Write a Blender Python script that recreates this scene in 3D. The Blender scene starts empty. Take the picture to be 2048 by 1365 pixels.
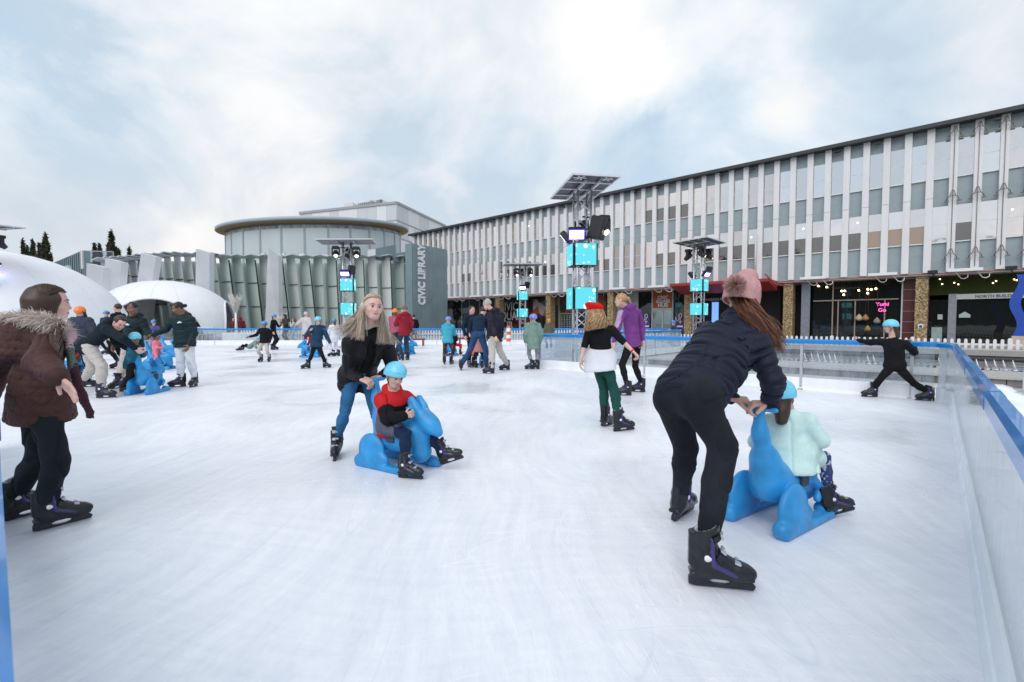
import bpy, bmesh, math, random
import numpy as np
from mathutils import Vector, Matrix
random.seed(7); rng = np.random.RandomState(7)
S = bpy.context.scene
col = bpy.context.scene.collection
R = math.radians
# ---------------------------------------------------------------- camera
FPX, HCAM = 940.0, 1.28          # focal length in photo pixels (2048 wide), camera height
PITCH = math.atan((682.5 - 645.0) / FPX)
cam_d = bpy.data.cameras.new('camera'); cam = bpy.data.objects.new('camera', cam_d); col.objects.link(cam)
cam_d.sensor_width = 36; cam_d.lens = FPX / 2048 * 36
cam.location = (0, 0, HCAM); cam.rotation_euler = (math.pi / 2 - PITCH, 0, 0)
cam_d.clip_start = 0.05; cam_d.clip_end = 4000
cam_d.dof.use_dof = True; cam_d.dof.focus_distance = 3.6; cam_d.dof.aperture_fstop = 5.6
S.camera = cam
# ---------------------------------------------------------------- sky
w = bpy.data.worlds.new('World'); S.world = w; w.use_nodes = True
nt = w.node_tree; nt.nodes.clear(); N = nt.nodes; L = nt.links
SUN_EL, SUN_AZ = R(42), R(200)
def wn(t, **k):
    n = N.new(t)
    for a, b in k.items(): setattr(n, a, b)
    return n
out = wn('ShaderNodeOutputWorld'); bg = wn('ShaderNodeBackground'); bg.inputs[1].default_value = 0.13
sky = wn('ShaderNodeTexSky', sky_type='NISHITA', sun_disc=False, sun_elevation=SUN_EL, sun_rotation=SUN_AZ)
tc = wn('ShaderNodeTexCoord'); sep = wn('ShaderNodeSeparateXYZ'); L.new(tc.outputs['Generated'], sep.inputs[0])
mz = wn('ShaderNodeMath', operation='MAXIMUM'); L.new(sep.outputs[2], mz.inputs[0]); mz.inputs[1].default_value = 0.0
az = wn('ShaderNodeMath', operation='ADD'); L.new(mz.outputs[0], az.inputs[0]); az.inputs[1].default_value = 0.75
dx = wn('ShaderNodeMath', operation='DIVIDE'); L.new(sep.outputs[0], dx.inputs[0]); L.new(az.outputs[0], dx.inputs[1])
dy = wn('ShaderNodeMath', operation='DIVIDE'); L.new(sep.outputs[1], dy.inputs[0]); L.new(az.outputs[0], dy.inputs[1])
cb = wn('ShaderNodeCombineXYZ'); L.new(dx.outputs[0], cb.inputs[0]); L.new(dy.outputs[0], cb.inputs[1])
def cloud(scale, detail, rough, dist, off):
    mp = wn('ShaderNodeMapping'); mp.inputs['Location'].default_value = off; L.new(cb.outputs[0], mp.inputs[0])
    n = wn('ShaderNodeTexNoise'); n.inputs['Scale'].default_value = scale; n.inputs['Detail'].default_value = detail
    n.inputs['Roughness'].default_value = rough; n.inputs['Distortion'].default_value = dist
    L.new(mp.outputs[0], n.inputs['Vector']); return n
def ramp(src, pts):
    r = wn('ShaderNodeValToRGB'); el = r.color_ramp.elements
    while len(el) < len(pts): el.new(0.5)
    for e, (p, c) in zip(el, pts): e.position = p; e.color = (*c, 1)
    L.new(src, r.inputs[0]); return r
n1 = cloud(2.9, 9, 0.56, 0.35, (3.1, 1.2, 0))
r1 = ramp(n1.outputs[0], [(0.38, (3.35, 4.15, 4.8)), (0.46, (3.95, 4.6, 5.1)), (0.53, (4.65, 5.05, 5.35)), (0.60, (5.4, 5.6, 5.7)), (0.68, (6.0, 5.95, 5.9))])
n2 = cloud(1.1, 3, 0.5, 0.2, (0.4, 7.7, 0))     # broad warm / cool tint
r2 = ramp(n2.outputs[0], [(0.35, (0.93, 0.98, 1.03)), (0.62, (1.07, 1.02, 1.0))])
mul = wn('ShaderNodeMix', data_type='RGBA', blend_type='MULTIPLY'); mul.inputs[0].default_value = 1
L.new(r1.outputs[0], mul.inputs[6]); L.new(r2.outputs[0], mul.inputs[7])
hz = wn('ShaderNodeMapRange'); hz.inputs[1].default_value = 0.02; hz.inputs[2].default_value = 0.30; hz.inputs[3].default_value = 0.72; hz.inputs[4].default_value = 0.0; L.new(sep.outputs[2], hz.inputs[0])
n3 = cloud(3.6, 6, 0.55, 0.3, (9.0, 2.0, 0)); r3 = ramp(n3.outputs[0], [(0.38, (4.05, 4.1, 4.35)), (0.62, (5.1, 4.85, 4.85))])
hmix = wn('ShaderNodeMix', data_type='RGBA'); L.new(hz.outputs[0], hmix.inputs[0]); L.new(mul.outputs[2], hmix.inputs[6]); L.new(r3.outputs[0], hmix.inputs[7])
def sky_dir(px, py):
    u, v = (px - 1024) / FPX, (682.5 - py) / FPX; return Vector((u, math.cos(PITCH) + v * math.sin(PITCH), -math.sin(PITCH) + v * math.cos(PITCH))).normalized()
last = hmix.outputs[2]      # brighter breaks in the overcast
for (px_, py_, rad, col_) in ((1215, 70, .12, (6.5, 6.35, 6.1)), (1290, 170, .08, (7.0, 6.75, 6.3)), (30, 90, .20, (6.5, 6.4, 6.3)), (1570, 215, .05, (5.9, 5.85, 5.7)), (350, 450, .07, (6.4, 6.2, 6.0)), (640, 20, .2, (6.0, 6.1, 6.15)), (900, 400, .10, (5.7, 5.4, 5.5))):
    d_ = sky_dir(px_, py_); dp = wn('ShaderNodeVectorMath', operation='DISTANCE'); nrm = wn('ShaderNodeVectorMath', operation='NORMALIZE'); L.new(tc.outputs['Generated'], nrm.inputs[0]); L.new(nrm.outputs[0], dp.inputs[0]); dp.inputs[1].default_value = d_
    mr_ = wn('ShaderNodeMapRange', interpolation_type='SMOOTHSTEP'); mr_.inputs[1].default_value = 0; mr_.inputs[2].default_value = rad * 1.5; mr_.inputs[3].default_value = 1.0; mr_.inputs[4].default_value = 0.0; L.new(dp.outputs['Value'], mr_.inputs[0])
    nr_ = wn('ShaderNodeMapRange'); nr_.inputs[1].default_value = .40; nr_.inputs[2].default_value = .60; L.new(n1.outputs[0], nr_.inputs[0])
    ml_ = wn('ShaderNodeMath', operation='MULTIPLY', use_clamp=True); L.new(mr_.outputs[0], ml_.inputs[0]); L.new(nr_.outputs[0], ml_.inputs[1])
    bx_ = wn('ShaderNodeMix', data_type='RGBA'); L.new(ml_.outputs[0], bx_.inputs[0]); L.new(last, bx_.inputs[6]); bx_.inputs[7].default_value = (*col_, 1); last = bx_.outputs[2]
mix = wn('ShaderNodeMix', data_type='RGBA'); mix.inputs[0].default_value = 0.94
L.new(sky.outputs[0], mix.inputs[6]); L.new(last, mix.inputs[7])
L.new(mix.outputs[2], bg.inputs[0]); L.new(bg.outputs[0], out.inputs[0])
# ---------------------------------------------------------------- sun (overcast)
sd = bpy.data.lights.new('sun', 'SUN'); sd.energy = 1.25; sd.angle = R(55); sd.color = (1.0, 0.96, 0.93)
so = bpy.data.objects.new('sun', sd); col.objects.link(so); so.location = (0, -10, 30)
# light comes from behind-left of the camera
so.rotation_euler = Vector((math.sin(SUN_AZ) * math.cos(SUN_EL), math.cos(SUN_AZ) * math.cos(SUN_EL), math.sin(SUN_EL))).to_track_quat('Z', 'Y').to_euler()
S.view_settings.view_transform = 'Standard'; S.view_settings.look = 'None'
S.view_settings.exposure = 0.40; S.view_settings.gamma = 1.0
S.render.film_transparent = False
S.cycles.max_bounces = 7; S.cycles.transparent_max_bounces = 24; S.cycles.caustics_reflective = False; S.cycles.caustics_refractive = False
# ---------------------------------------------------------------- pixel <-> world (photo pixels 2048 wide)
CP, SP_ = math.cos(PITCH), math.sin(PITCH)
def P(px, py, Y):
    "world point seen at photo pixel (px, py) whose distance ahead is Y metres"
    u, v = (px - 1024) / FPX, (682.5 - py) / FPX
    d = Vector((u, CP + v * SP_, -SP_ + v * CP))
    return Vector((0, 0, HCAM)) + d * (Y / d.y)
def G(px, py, z=0.0):
    u, v = (px - 1024) / FPX, (682.5 - py) / FPX
    d = Vector((u, CP + v * SP_, -SP_ + v * CP))
    return Vector((0, 0, HCAM)) + d * ((z - HCAM) / d.z)
# axes of the square: A1 runs along the long building (to the left, away), A2 is square to it
PHI = math.atan((1024 + 15) / FPX)
A1 = Vector((-math.sin(PHI), math.cos(PHI), 0)); A2 = Vector((math.cos(PHI), math.sin(PHI), 0))
def ST(s, t, z=0.0): return A1 * s + A2 * t + Vector((0, 0, z))
def st_at(px, t):
    "s coordinate on the vertical plane t seen in pixel column px"
    u = (px - 1024) / FPX; Y = t / (A2.x * u + A2.y); return (A1.x * u + A1.y) * Y
# ---------------------------------------------------------------- materials
MATS = {}
def srgb(r, g, b):
    f = lambda c: (c / 255 / 12.92) if c / 255 <= 0.04045 else ((c / 255 + 0.055) / 1.055) ** 2.4
    return (f(r), f(g), f(b))
def mat(name, c=(0.5, 0.5, 0.5), rough=0.6, metal=0.0, var=0.12, scale=6.0, bump=0.0, bscale=40.0, spec=0.5, emit=None, estr=0.0, coat=0.0, stretch=(1, 1, 1), sheen=0.0, alpha=1.0, trans=0.0, detail=5.0, dist=0.0):
    if name in MATS: return MATS[name]
    m = bpy.data.materials.new(name); m.use_nodes = True; MATS[name] = m
    t = m.node_tree; b = t.nodes['Principled BSDF']
    b.inputs['Base Color'].default_value = (*c, 1); b.inputs['Roughness'].default_value = rough; b.inputs['Metallic'].default_value = metal
    b.inputs['Specular IOR Level'].default_value = spec; b.inputs['Coat Weight'].default_value = coat
    b.inputs['Sheen Weight'].default_value = sheen; b.inputs['Alpha'].default_value = alpha; b.inputs['Transmission Weight'].default_value = trans
    if emit: b.inputs['Emission Color'].default_value = (*emit, 1); b.inputs['Emission Strength'].default_value = estr
    tc = t.nodes.new('ShaderNodeTexCoord'); mp = t.nodes.new('ShaderNodeMapping'); mp.inputs['Scale'].default_value = stretch
    t.links.new(tc.outputs['Object'], mp.inputs[0])
    if var > 0:
        n = t.nodes.new('ShaderNodeTexNoise'); n.inputs['Scale'].default_value = scale; n.inputs['Detail'].default_value = detail; n.inputs['Distortion'].default_value = dist
        t.links.new(mp.outputs[0], n.inputs['Vector'])
        r = t.nodes.new('ShaderNodeValToRGB'); e = r.color_ramp.elements
        e[0].position = 0.3; e[1].position = 0.7
        e[0].color = (*[x * (1 - var) for x in c], 1); e[1].color = (*[min(1, x * (1 + var)) for x in c], 1)
        t.links.new(n.outputs[0], r.inputs[0]); t.links.new(r.outputs[0], b.inputs['Base Color'])
    if bump > 0:
        n = t.nodes.new('ShaderNodeTexNoise'); n.inputs['Scale'].default_value = bscale; n.inputs['Detail'].default_value = 4
        t.links.new(mp.outputs[0], n.inputs['Vector'])
        bp = t.nodes.new('ShaderNodeBump'); bp.inputs['Strength'].default_value = bump; bp.inputs['Distance'].default_value = 0.02
        t.links.new(n.outputs[0], bp.inputs['Height']); t.links.new(bp.outputs[0], b.inputs['Normal'])
    return m
def glass_mat(name, tint=(0.9, 0.97, 1.0), refl=0.12, rough=0.02, haze=0.0, hazec=(0.8, 0.87, 0.95)):
    "thin clear sheet: mostly see-through, some mirror reflection, optional frosting"
    if name in MATS: return MATS[name]
    m = bpy.data.materials.new(name); m.use_nodes = True; MATS[name] = m
    t = m.node_tree; t.nodes.clear(); o = t.nodes.new('ShaderNodeOutputMaterial')
    tr = t.nodes.new('ShaderNodeBsdfTransparent'); tr.inputs[0].default_value = (*tint, 1)
    gl = t.nodes.new('ShaderNodeBsdfGlossy'); gl.inputs['Roughness'].default_value = rough; gl.inputs[0].default_value = (1, 1, 1, 1)
    lw = t.nodes.new('ShaderNodeFresnel'); lw.inputs[0].default_value = 1.25
    mm = t.nodes.new('ShaderNodeMath'); mm.operation = 'MULTIPLY'; mm.inputs[1].default_value = refl * 8; mm.use_clamp = True
    t.links.new(lw.outputs[0], mm.inputs[0])
    m1 = t.nodes.new('ShaderNodeMixShader'); t.links.new(mm.outputs[0], m1.inputs[0]); t.links.new(tr.outputs[0], m1.inputs[1]); t.links.new(gl.outputs[0], m1.inputs[2])
    last = m1
    if haze > 0:
        df = t.nodes.new('ShaderNodeBsdfDiffuse'); df.inputs[0].default_value = (*hazec, 1)
        tl = t.nodes.new('ShaderNodeBsdfTranslucent'); tl.inputs[0].default_value = (*hazec, 1)
        ad = t.nodes.new('ShaderNodeMixShader'); ad.inputs[0].default_value = 0.5
        t.links.new(df.outputs[0], ad.inputs[1]); t.links.new(tl.outputs[0], ad.inputs[2])
        tc = t.nodes.new('ShaderNodeTexCoord'); mp = t.nodes.new('ShaderNodeMapping'); mp.inputs['Scale'].default_value = (3, 3, 1.2)
        n = t.nodes.new('ShaderNodeTexNoise'); n.inputs['Scale'].default_value = 2.5; n.inputs['Detail'].default_value = 8; n.inputs['Roughness'].default_value = 0.65
        t.links.new(tc.outputs['Object'], mp.inputs[0]); t.links.new(mp.outputs[0], n.inputs['Vector'])
        mr = t.nodes.new('ShaderNodeMapRange'); mr.inputs[1].default_value = 0.35; mr.inputs[2].default_value = 0.75
        mr.inputs[3].default_value = haze * 0.35; mr.inputs[4].default_value = haze * 1.6; t.links.new(n.outputs[0], mr.inputs[0])
        m2 = t.nodes.new('ShaderNodeMixShader'); t.links.new(mr.outputs[0], m2.inputs[0]); t.links.new(m1.outputs[0], m2.inputs[1]); t.links.new(ad.outputs[0], m2.inputs[2]); last = m2
    t.links.new(last.outputs[0], o.inputs[0]); return m
def mirror_mat(name, c, rough=0.03, amount=0.6, base=(0.03, 0.03, 0.035), wob=0.0):
    "window pane seen from outside: dark room behind a reflecting sheet"
    if name in MATS: return MATS[name]
    m = bpy.data.materials.new(name); m.use_nodes = True; MATS[name] = m
    t = m.node_tree; t.nodes.clear(); o = t.nodes.new('ShaderNodeOutputMaterial')
    df = t.nodes.new('ShaderNodeBsdfDiffuse'); df.inputs[0].default_value = (*base, 1)
    gl = t.nodes.new('ShaderNodeBsdfGlossy'); gl.inputs[0].default_value = (*c, 1); gl.inputs['Roughness'].default_value = rough
    m1 = t.nodes.new('ShaderNodeMixShader'); m1.inputs[0].default_value = amount
    t.links.new(df.outputs[0], m1.inputs[1]); t.links.new(gl.outputs[0], m1.inputs[2])
    if wob:
        tc = t.nodes.new('ShaderNodeTexCoord'); n = t.nodes.new('ShaderNodeTexNoise'); n.inputs['Scale'].default_value = 0.8; n.inputs['Detail'].default_value = 2
        t.links.new(tc.outputs['Object'], n.inputs['Vector'])
        bp = t.nodes.new('ShaderNodeBump'); bp.inputs['Strength'].default_value = wob; bp.inputs['Distance'].default_value = 0.05
        t.links.new(n.outputs[0], bp.inputs['Height']); t.links.new(bp.outputs[0], gl.inputs['Normal'])
    t.links.new(m1.outputs[0], o.inputs[0]); return m
# ---------------------------------------------------------------- object helpers
def tag(o, label=None, cat=None, group=None, kind=None):
    if label: o['label'] = label
    if cat: o['category'] = cat
    if group: o['group'] = group
    if kind: o['kind'] = kind
    return o
def empty(name, loc, label=None, cat=None, group=None, rot=(0, 0, 0), scale=1):
    o = bpy.data.objects.new(name, None); col.objects.link(o); o.location = loc; o.rotation_euler = rot
    o.scale = (scale,) * 3; o.empty_display_size = 0.2
    return tag(o, label, cat, group)
def mesh_obj(name, verts, faces, mats, parent=None, smooth=False, midx=None, loc=None):
    "verts in world space; stored relative to the parent (an unrotated Empty) or to loc"
    org = Vector(loc) if loc is not None else (Vector(parent.location) if parent is not None and parent.get('_w') is None else Vector((0, 0, 0)))
    if parent is not None and parent.parent is not None: org = Vector(parent.get('_o', (0, 0, 0)))
    V = np.asarray(verts, dtype=float).reshape(-1, 3) - np.array(org)
    me = bpy.data.meshes.new(name); me.from_pydata(V.tolist(), [], faces if isinstance(faces, list) else faces.tolist())
    for m in (mats if isinstance(mats, (list, tuple)) else [mats]): me.materials.append(m)
    if midx is not None: me.polygons.foreach_set('material_index', np.asarray(midx, dtype=np.int32))
    if smooth is True: me.polygons.foreach_set('use_smooth', np.ones(len(me.polygons), dtype=bool))
    me.update()
    o = bpy.data.objects.new(name, me); col.objects.link(o)
    if parent is not None: o.parent = parent; o['_o'] = tuple(org)
    else: o.location = org; 
    return o
class MB:
    "collects simple solids and links them as ONE mesh object"
    def __init__(s, M=None): s.v = []; s.f = []; s.mi = []; s.M = M; s.cur = 0; s.sm = []
    def add(s, vs, fs, sm=False):
        b = len(s.v)
        for v in vs:
            v = Vector(v); s.v.append(tuple(s.M(v) if s.M else v))
        for f in fs: s.f.append([b + i for i in f]); s.mi.append(s.cur); s.sm.append(sm)
        return s
    def box(s, c, d, ax=None, taper=1.0):
        c = Vector(c); X, Y, Z = (Vector(a) for a in (ax or ((1, 0, 0), (0, 1, 0), (0, 0, 1)))); h = [q / 2 for q in d]; vs = []
        for k in (-1, 1):
            tp = taper if k == 1 else 1.0
            for j in (-1, 1):
                for i in (-1, 1): vs.append(c + X * h[0] * i * tp + Y * h[1] * j * tp + Z * h[2] * k)
        return s.add(vs, [(0, 2, 3, 1), (4, 5, 7, 6), (0, 1, 5, 4), (2, 6, 7, 3), (0, 4, 6, 2), (1, 3, 7, 5)])
    def rbox(s, c, d, ax=None, r=0.02):
        "box with chamfered edges"
        c = Vector(c); X, Y, Z = (Vector(a).normalized() for a in (ax or ((1, 0, 0), (0, 1, 0), (0, 0, 1))))
        bm = bmesh.new(); bmesh.ops.create_cube(bm, size=1)
        for v in bm.verts: v.co = Vector((v.co.x * d[0], v.co.y * d[1], v.co.z * d[2]))
        bmesh.ops.bevel(bm, geom=bm.edges[:], offset=r, segments=2, affect='EDGES')
        bm.verts.index_update()
        vs = [c + X * v.co.x + Y * v.co.y + Z * v.co.z for v in bm.verts]; fs = [[v.index for v in f.verts] for f in bm.faces]; bm.free()
        return s.add(vs, fs)
    def bar(s, a, b, w, h, up=(0, 0, 1)):
        a, b = Vector(a), Vector(b); Z = (b - a); ln = Z.length; Z.normalize(); X = Z.cross(Vector(up))
        if X.length < 1e-4: X = Vector((1, 0, 0))
        X.normalize(); Y = X.cross(Z)
        return s.box((a + b) / 2, (w, h, ln), (X, Y, Z))
    def tube(s, a, b, r, n=8, r2=None, caps=True):
        a, b = Vector(a), Vector(b); Z = (b - a).normalized(); X = Z.orthogonal().normalized(); Y = Z.cross(X); r2 = r if r2 is None else r2; vs = []
        for p, q in ((a, r), (b, r2)):
            for i in range(n): t = 2 * math.pi * i / n; vs.append(p + (X * math.cos(t) + Y * math.sin(t)) * q)
        fs = [(i, (i + 1) % n, n + (i + 1) % n, n + i) for i in range(n)]
        if caps: fs += [tuple(range(n - 1, -1, -1)), tuple(range(n, 2 * n))]
        return s.add(vs, fs, True)
    def path(s, pts, r, n=6, r_end=None):
        pts = [Vector(p) for p in pts]; m = len(pts); vs = []; Xp = None
        for i, p in enumerate(pts):
            Z = (pts[min(i + 1, m - 1)] - pts[max(i - 1, 0)]).normalized()
            X = (Z.orthogonal() if Xp is None else (Xp - Z * Xp.dot(Z))).normalized(); Xp = X; Y = Z.cross(X)
            q = r if r_end is None else r + (r_end - r) * i / (m - 1)
            for k in range(n): t = 2 * math.pi * k / n; vs.append(p + (X * math.cos(t) + Y * math.sin(t)) * q)
        fs = [(i * n + k, i * n + (k + 1) % n, (i + 1) * n + (k + 1) % n, (i + 1) * n + k) for i in range(m - 1) for k in range(n)]
        fs += [tuple(range(n - 1, -1, -1)), tuple(range((m - 1) * n, m * n))]
        return s.add(vs, fs, True)
    def prism(s, poly, ext):
        poly = [Vector(p) for p in poly]; ext = Vector(ext); n = len(poly)
        return s.add(poly + [p + ext for p in poly], [tuple(range(n - 1, -1, -1)), tuple(range(n, 2 * n))] + [(i, (i + 1) % n, n + (i + 1) % n, n + i) for i in range(n)])
    def quad(s, a, b, c, d): return s.add([a, b, c, d], [(0, 1, 2, 3)])
    def lathe(s, c, prof, n=24, ax=(0, 0, 1)):
        c = Vector(c); Z = Vector(ax).normalized(); X = Z.orthogonal().normalized(); Y = Z.cross(X); vs = []
        for (r, z) in prof:
            for i in range(n): t = 2 * math.pi * i / n; vs.append(c + Z * z + (X * math.cos(t) + Y * math.sin(t)) * r)
        m = len(prof)
        return s.add(vs, [(k * n + i, k * n + (i + 1) % n, (k + 1) * n + (i + 1) % n, (k + 1) * n + i) for k in range(m - 1) for i in range(n)], True)
    def build(s, name, mats, parent=None, loc=None):
        o = mesh_obj(name, s.v, s.f, mats, parent, False, s.mi, loc)
        o.data.polygons.foreach_set('use_smooth', np.array(s.sm, dtype=bool)); return o
def text_mesh(name, txt, size, origin, X, Y, m, parent=None, depth=0.01, align='CENTER', bold=0.0, squash=1.0):
    "raised lettering: X runs along the line of writing, Y up the letters"
    cu = bpy.data.curves.new('t', 'FONT'); cu.body = txt; cu.size = size; cu.extrude = depth; cu.align_x = align; cu.align_y = 'CENTER'; cu.offset = bold
    o = bpy.data.objects.new('t', cu); col.objects.link(o); dg = bpy.context.evaluated_depsgraph_get()
    me = bpy.data.meshes.new_from_object(o.evaluated_get(dg)); bpy.data.objects.remove(o)
    X, Y = Vector(X).normalized(), Vector(Y).normalized(); Z = X.cross(Y); origin = Vector(origin)
    V = [origin + X * v.co.x * squash + Y * v.co.y + Z * v.co.z for v in me.vertices]; F = [list(p.vertices) for p in me.polygons]
    bpy.data.meshes.remove(me)
    return mesh_obj(name, V, F, m, parent)
def copy_tree(o, parent=None):
    c = o.copy(); col.objects.link(c); c.parent = parent
    for ch in list(o.children): copy_tree(ch, c)
    return c
# ================================================================ MATERIALS OF THE SETTING
def ice_material():
    m = bpy.data.materials.new('rink_ice'); m.use_nodes = True; t = m.node_tree; b = t.nodes['Principled BSDF']
    tc = t.nodes.new('ShaderNodeTexCoord'); warp = None
    wn_ = t.nodes.new('ShaderNodeTexNoise'); wn_.inputs['Scale'].default_value = .32; wn_.inputs['Detail'].default_value = 1; t.links.new(tc.outputs['Object'], wn_.inputs['Vector'])
    w1_ = t.nodes.new('ShaderNodeVectorMath'); w1_.operation = 'MULTIPLY_ADD'; t.links.new(wn_.outputs['Color'], w1_.inputs[0]); w1_.inputs[1].default_value = (1.7, 1.7, 0); t.links.new(tc.outputs['Object'], w1_.inputs[2]); warp = w1_
    def noise(sc, st=(1, 1, 1), rot=0, det=5, dist=0.0):
        mp = t.nodes.new('ShaderNodeMapping'); mp.inputs['Scale'].default_value = st; mp.inputs['Rotation'].default_value = (0, 0, rot)
        t.links.new(warp.outputs[0] if warp else tc.outputs['Object'], mp.inputs[0]); n = t.nodes.new('ShaderNodeTexNoise')
        n.inputs['Scale'].default_value = sc; n.inputs['Detail'].default_value = det; n.inputs['Distortion'].default_value = dist
        t.links.new(mp.outputs[0], n.inputs['Vector']); return n.outputs[0]
    def math_(op, a, b_=None, clamp=False):
        n = t.nodes.new('ShaderNodeMath'); n.operation = op; n.use_clamp = clamp
        if hasattr(a, 'links'): t.links.new(a, n.inputs[0])
        else: n.inputs[0].default_value = a
        if b_ is not None:
            if hasattr(b_, 'links'): t.links.new(b_, n.inputs[1])
            else: n.inputs[1].default_value = b_
        return n.outputs[0]
    def lines(src, width):      # thin iso-lines of a noise field = curved skate cuts
        d = math_('ABSOLUTE', math_('SUBTRACT', src, 0.5)); return math_('SUBTRACT', 1.0, math_('DIVIDE', d, width), True)
    cuts = None
    for (sc, st, rot, wd, dist) in ((2.2, (1, .10, 1), 0.4, .0022, .12), (2.5, (1, .09, 1), 1.25, .0024, .1), (2.4, (.09, 1, 1), 0.15, .0024, .15), (4.2, (.12, 1, 1), -0.7, .0045, .1), (5.6, (1, .12, 1), -0.35, .006, .08), (7.4, (1, .12, 1), .9, .008, .08), (9.5, (1, .14, 1), 2.0, .011, .1), (8.0, (1, .12, 1), 0.1, .010, .1)):
        l_ = lines(noise(sc, st, rot, 1.0, dist), wd)
        l_ = math_('MULTIPLY', l_, math_('MULTIPLY', math_('SUBTRACT', noise(2.3, (1, 1, 1), rot, 2), .42), 5.0, True), True)
        cuts = l_ if cuts is None else math_('MAXIMUM', cuts, l_)
    cloudy = noise(0.55, (1, 1, 1), 0, 7, 0.6); fine = math_('ADD', math_('MULTIPLY', noise(16, (1, .16, 1), .3, 9), .36), math_('ADD', math_('MULTIPLY', noise(18, (.16, 1, 1), .35, 9), .36), math_('MULTIPLY', noise(45, (1, .5, 1), .8, 6), .28))); streak = noise(9, (1, .18, 1), 2.4, 8)
    f = math_('ADD', math_('MULTIPLY', cloudy, 0.22), math_('ADD', math_('MULTIPLY', fine, 0.50), math_('MULTIPLY', streak, 0.28)))
    r = t.nodes.new('ShaderNodeValToRGB'); e = r.color_ramp.elements; e[0].position = .38; e[1].position = .60
    e[0].color = (.705, .735, .80, 1); e[1].color = (.865, .88, .92, 1); t.links.new(f, r.inputs[0])
    mx = t.nodes.new('ShaderNodeMix'); mx.data_type = 'RGBA'; t.links.new(math_('MULTIPLY', cuts, 0.42), mx.inputs[0])
    t.links.new(r.outputs[0], mx.inputs[6]); mx.inputs[7].default_value = (.90, .93, .97, 1)
    dk = lines(noise(1.7, (1, .09, 1), 2.2, 1.0, .12), .002)
    mx2 = t.nodes.new('ShaderNodeMix'); mx2.data_type = 'RGBA'; t.links.new(math_('MULTIPLY', dk, 0.30), mx2.inputs[0])
    t.links.new(mx.outputs[2], mx2.inputs[6]); mx2.inputs[7].default_value = (.55, .62, .74, 1)
    t.links.new(mx2.outputs[2], b.inputs['Base Color'])
    b.inputs['Roughness'].default_value = .42; b.inputs['Specular IOR Level'].default_value = .42
    rr = t.nodes.new('ShaderNodeMapRange'); rr.inputs[1].default_value = .35; rr.inputs[2].default_value = .65; rr.inputs[3].default_value = .22; rr.inputs[4].default_value = .6
    t.links.new(cloudy, rr.inputs[0]); t.links.new(rr.outputs[0], b.inputs['Roughness'])
    bp = t.nodes.new('ShaderNodeBump'); bp.inputs['Strength'].default_value = .35; bp.inputs['Distance'].default_value = .006
    t.links.new(math_('ADD', math_('MULTIPLY', cuts, .6), fine), bp.inputs['Height']); t.links.new(bp.outputs[0], b.inputs['Normal'])
    return m
M_ICE = ice_material()
M_PAVE = mat('pavement', (.30, .29, .28), .8, var=.15, scale=1.2, bump=.2)
M_RAIL = mat('rail_blue', srgb(20, 128, 205), .32, var=.10, scale=9, coat=.5)
M_STEEL = mat('galvanised', (.52, .54, .57), .38, metal=.6, var=.1, scale=20)
M_ALU = mat('aluminium_truss', (.72, .73, .78), .3, metal=.7, var=.06, scale=15)
M_WHITE = mat('white_paint', (.80, .81, .83), .45, var=.05, scale=8)
M_BLACK = mat('black_plastic', (.016, .017, .022), .42, var=.2, scale=14)
M_GLASSB = glass_mat('barrier_acrylic', (.93, .965, .985), .10, .03, haze=.16)
M_GLASSN = glass_mat('barrier_acrylic_frosted', (.93, .965, .985), .10, .05, haze=.15, hazec=(.9, .93, .97))
M_KICK = mat('kick_board', (.82, .85, .89), .45, var=.08, scale=3, stretch=(1, 1, .3))

# ================================================================ GROUND AND ICE
g = MB(); g.box((0, 300, -.53), (1600, 1400, 1)); o = g.build('ground', M_PAVE, loc=(0, 0, 0)); tag(o, kind='structure')
ipts = [ST(-4.5, -3.2), ST(-4.5, 12.0), ST(8.3, 12.0), ST(8.3, 20.6), Vector((8.6, 27.9, 0)), Vector((-34, 27.0, 0)), Vector((-34, -3.0, 0))]
me_v = [(p.x, p.y, 0) for p in ipts]
g = MB(); g.prism([(x, y, -.02) for x, y, _ in me_v], (0, 0, .022)); o = g.build('ice', M_ICE, loc=(0, 0, 0)); tag(o, kind='structure')

# wooded hills behind the photographer: out of the picture, mirrored in the windows
hv = []; hf = []; hr = random.Random(14); hh_ = 16
for i in range(121):
    a = R(165 + 130 * i / 120); hh_ += hr.gauss(0, 1.6); hh_ = min(30, max(11, hh_)); rr_ = 150 + hr.uniform(-4, 4)
    for q, z_ in ((0.9, -.02), (1.0, hh_ * .8 + hr.uniform(-1.5, 1.5)), (1.04, hh_ + hr.uniform(-1.5, 1.5)), (1.3, -.02)): hv.append((math.cos(a) * rr_ * q, math.sin(a) * rr_ * q, z_))
    if i: b_ = 4 * i; hf += [(b_ - 4 + j, b_ + j, b_ + j + 1, b_ - 3 + j) for j in range(3)]
o = mesh_obj('hills', hv, hf, mat('hill_woods', (.030, .035, .025), .9, var=.5, scale=.15), None, False, loc=(0, 0, 0)); tag(o, kind='structure')
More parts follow.
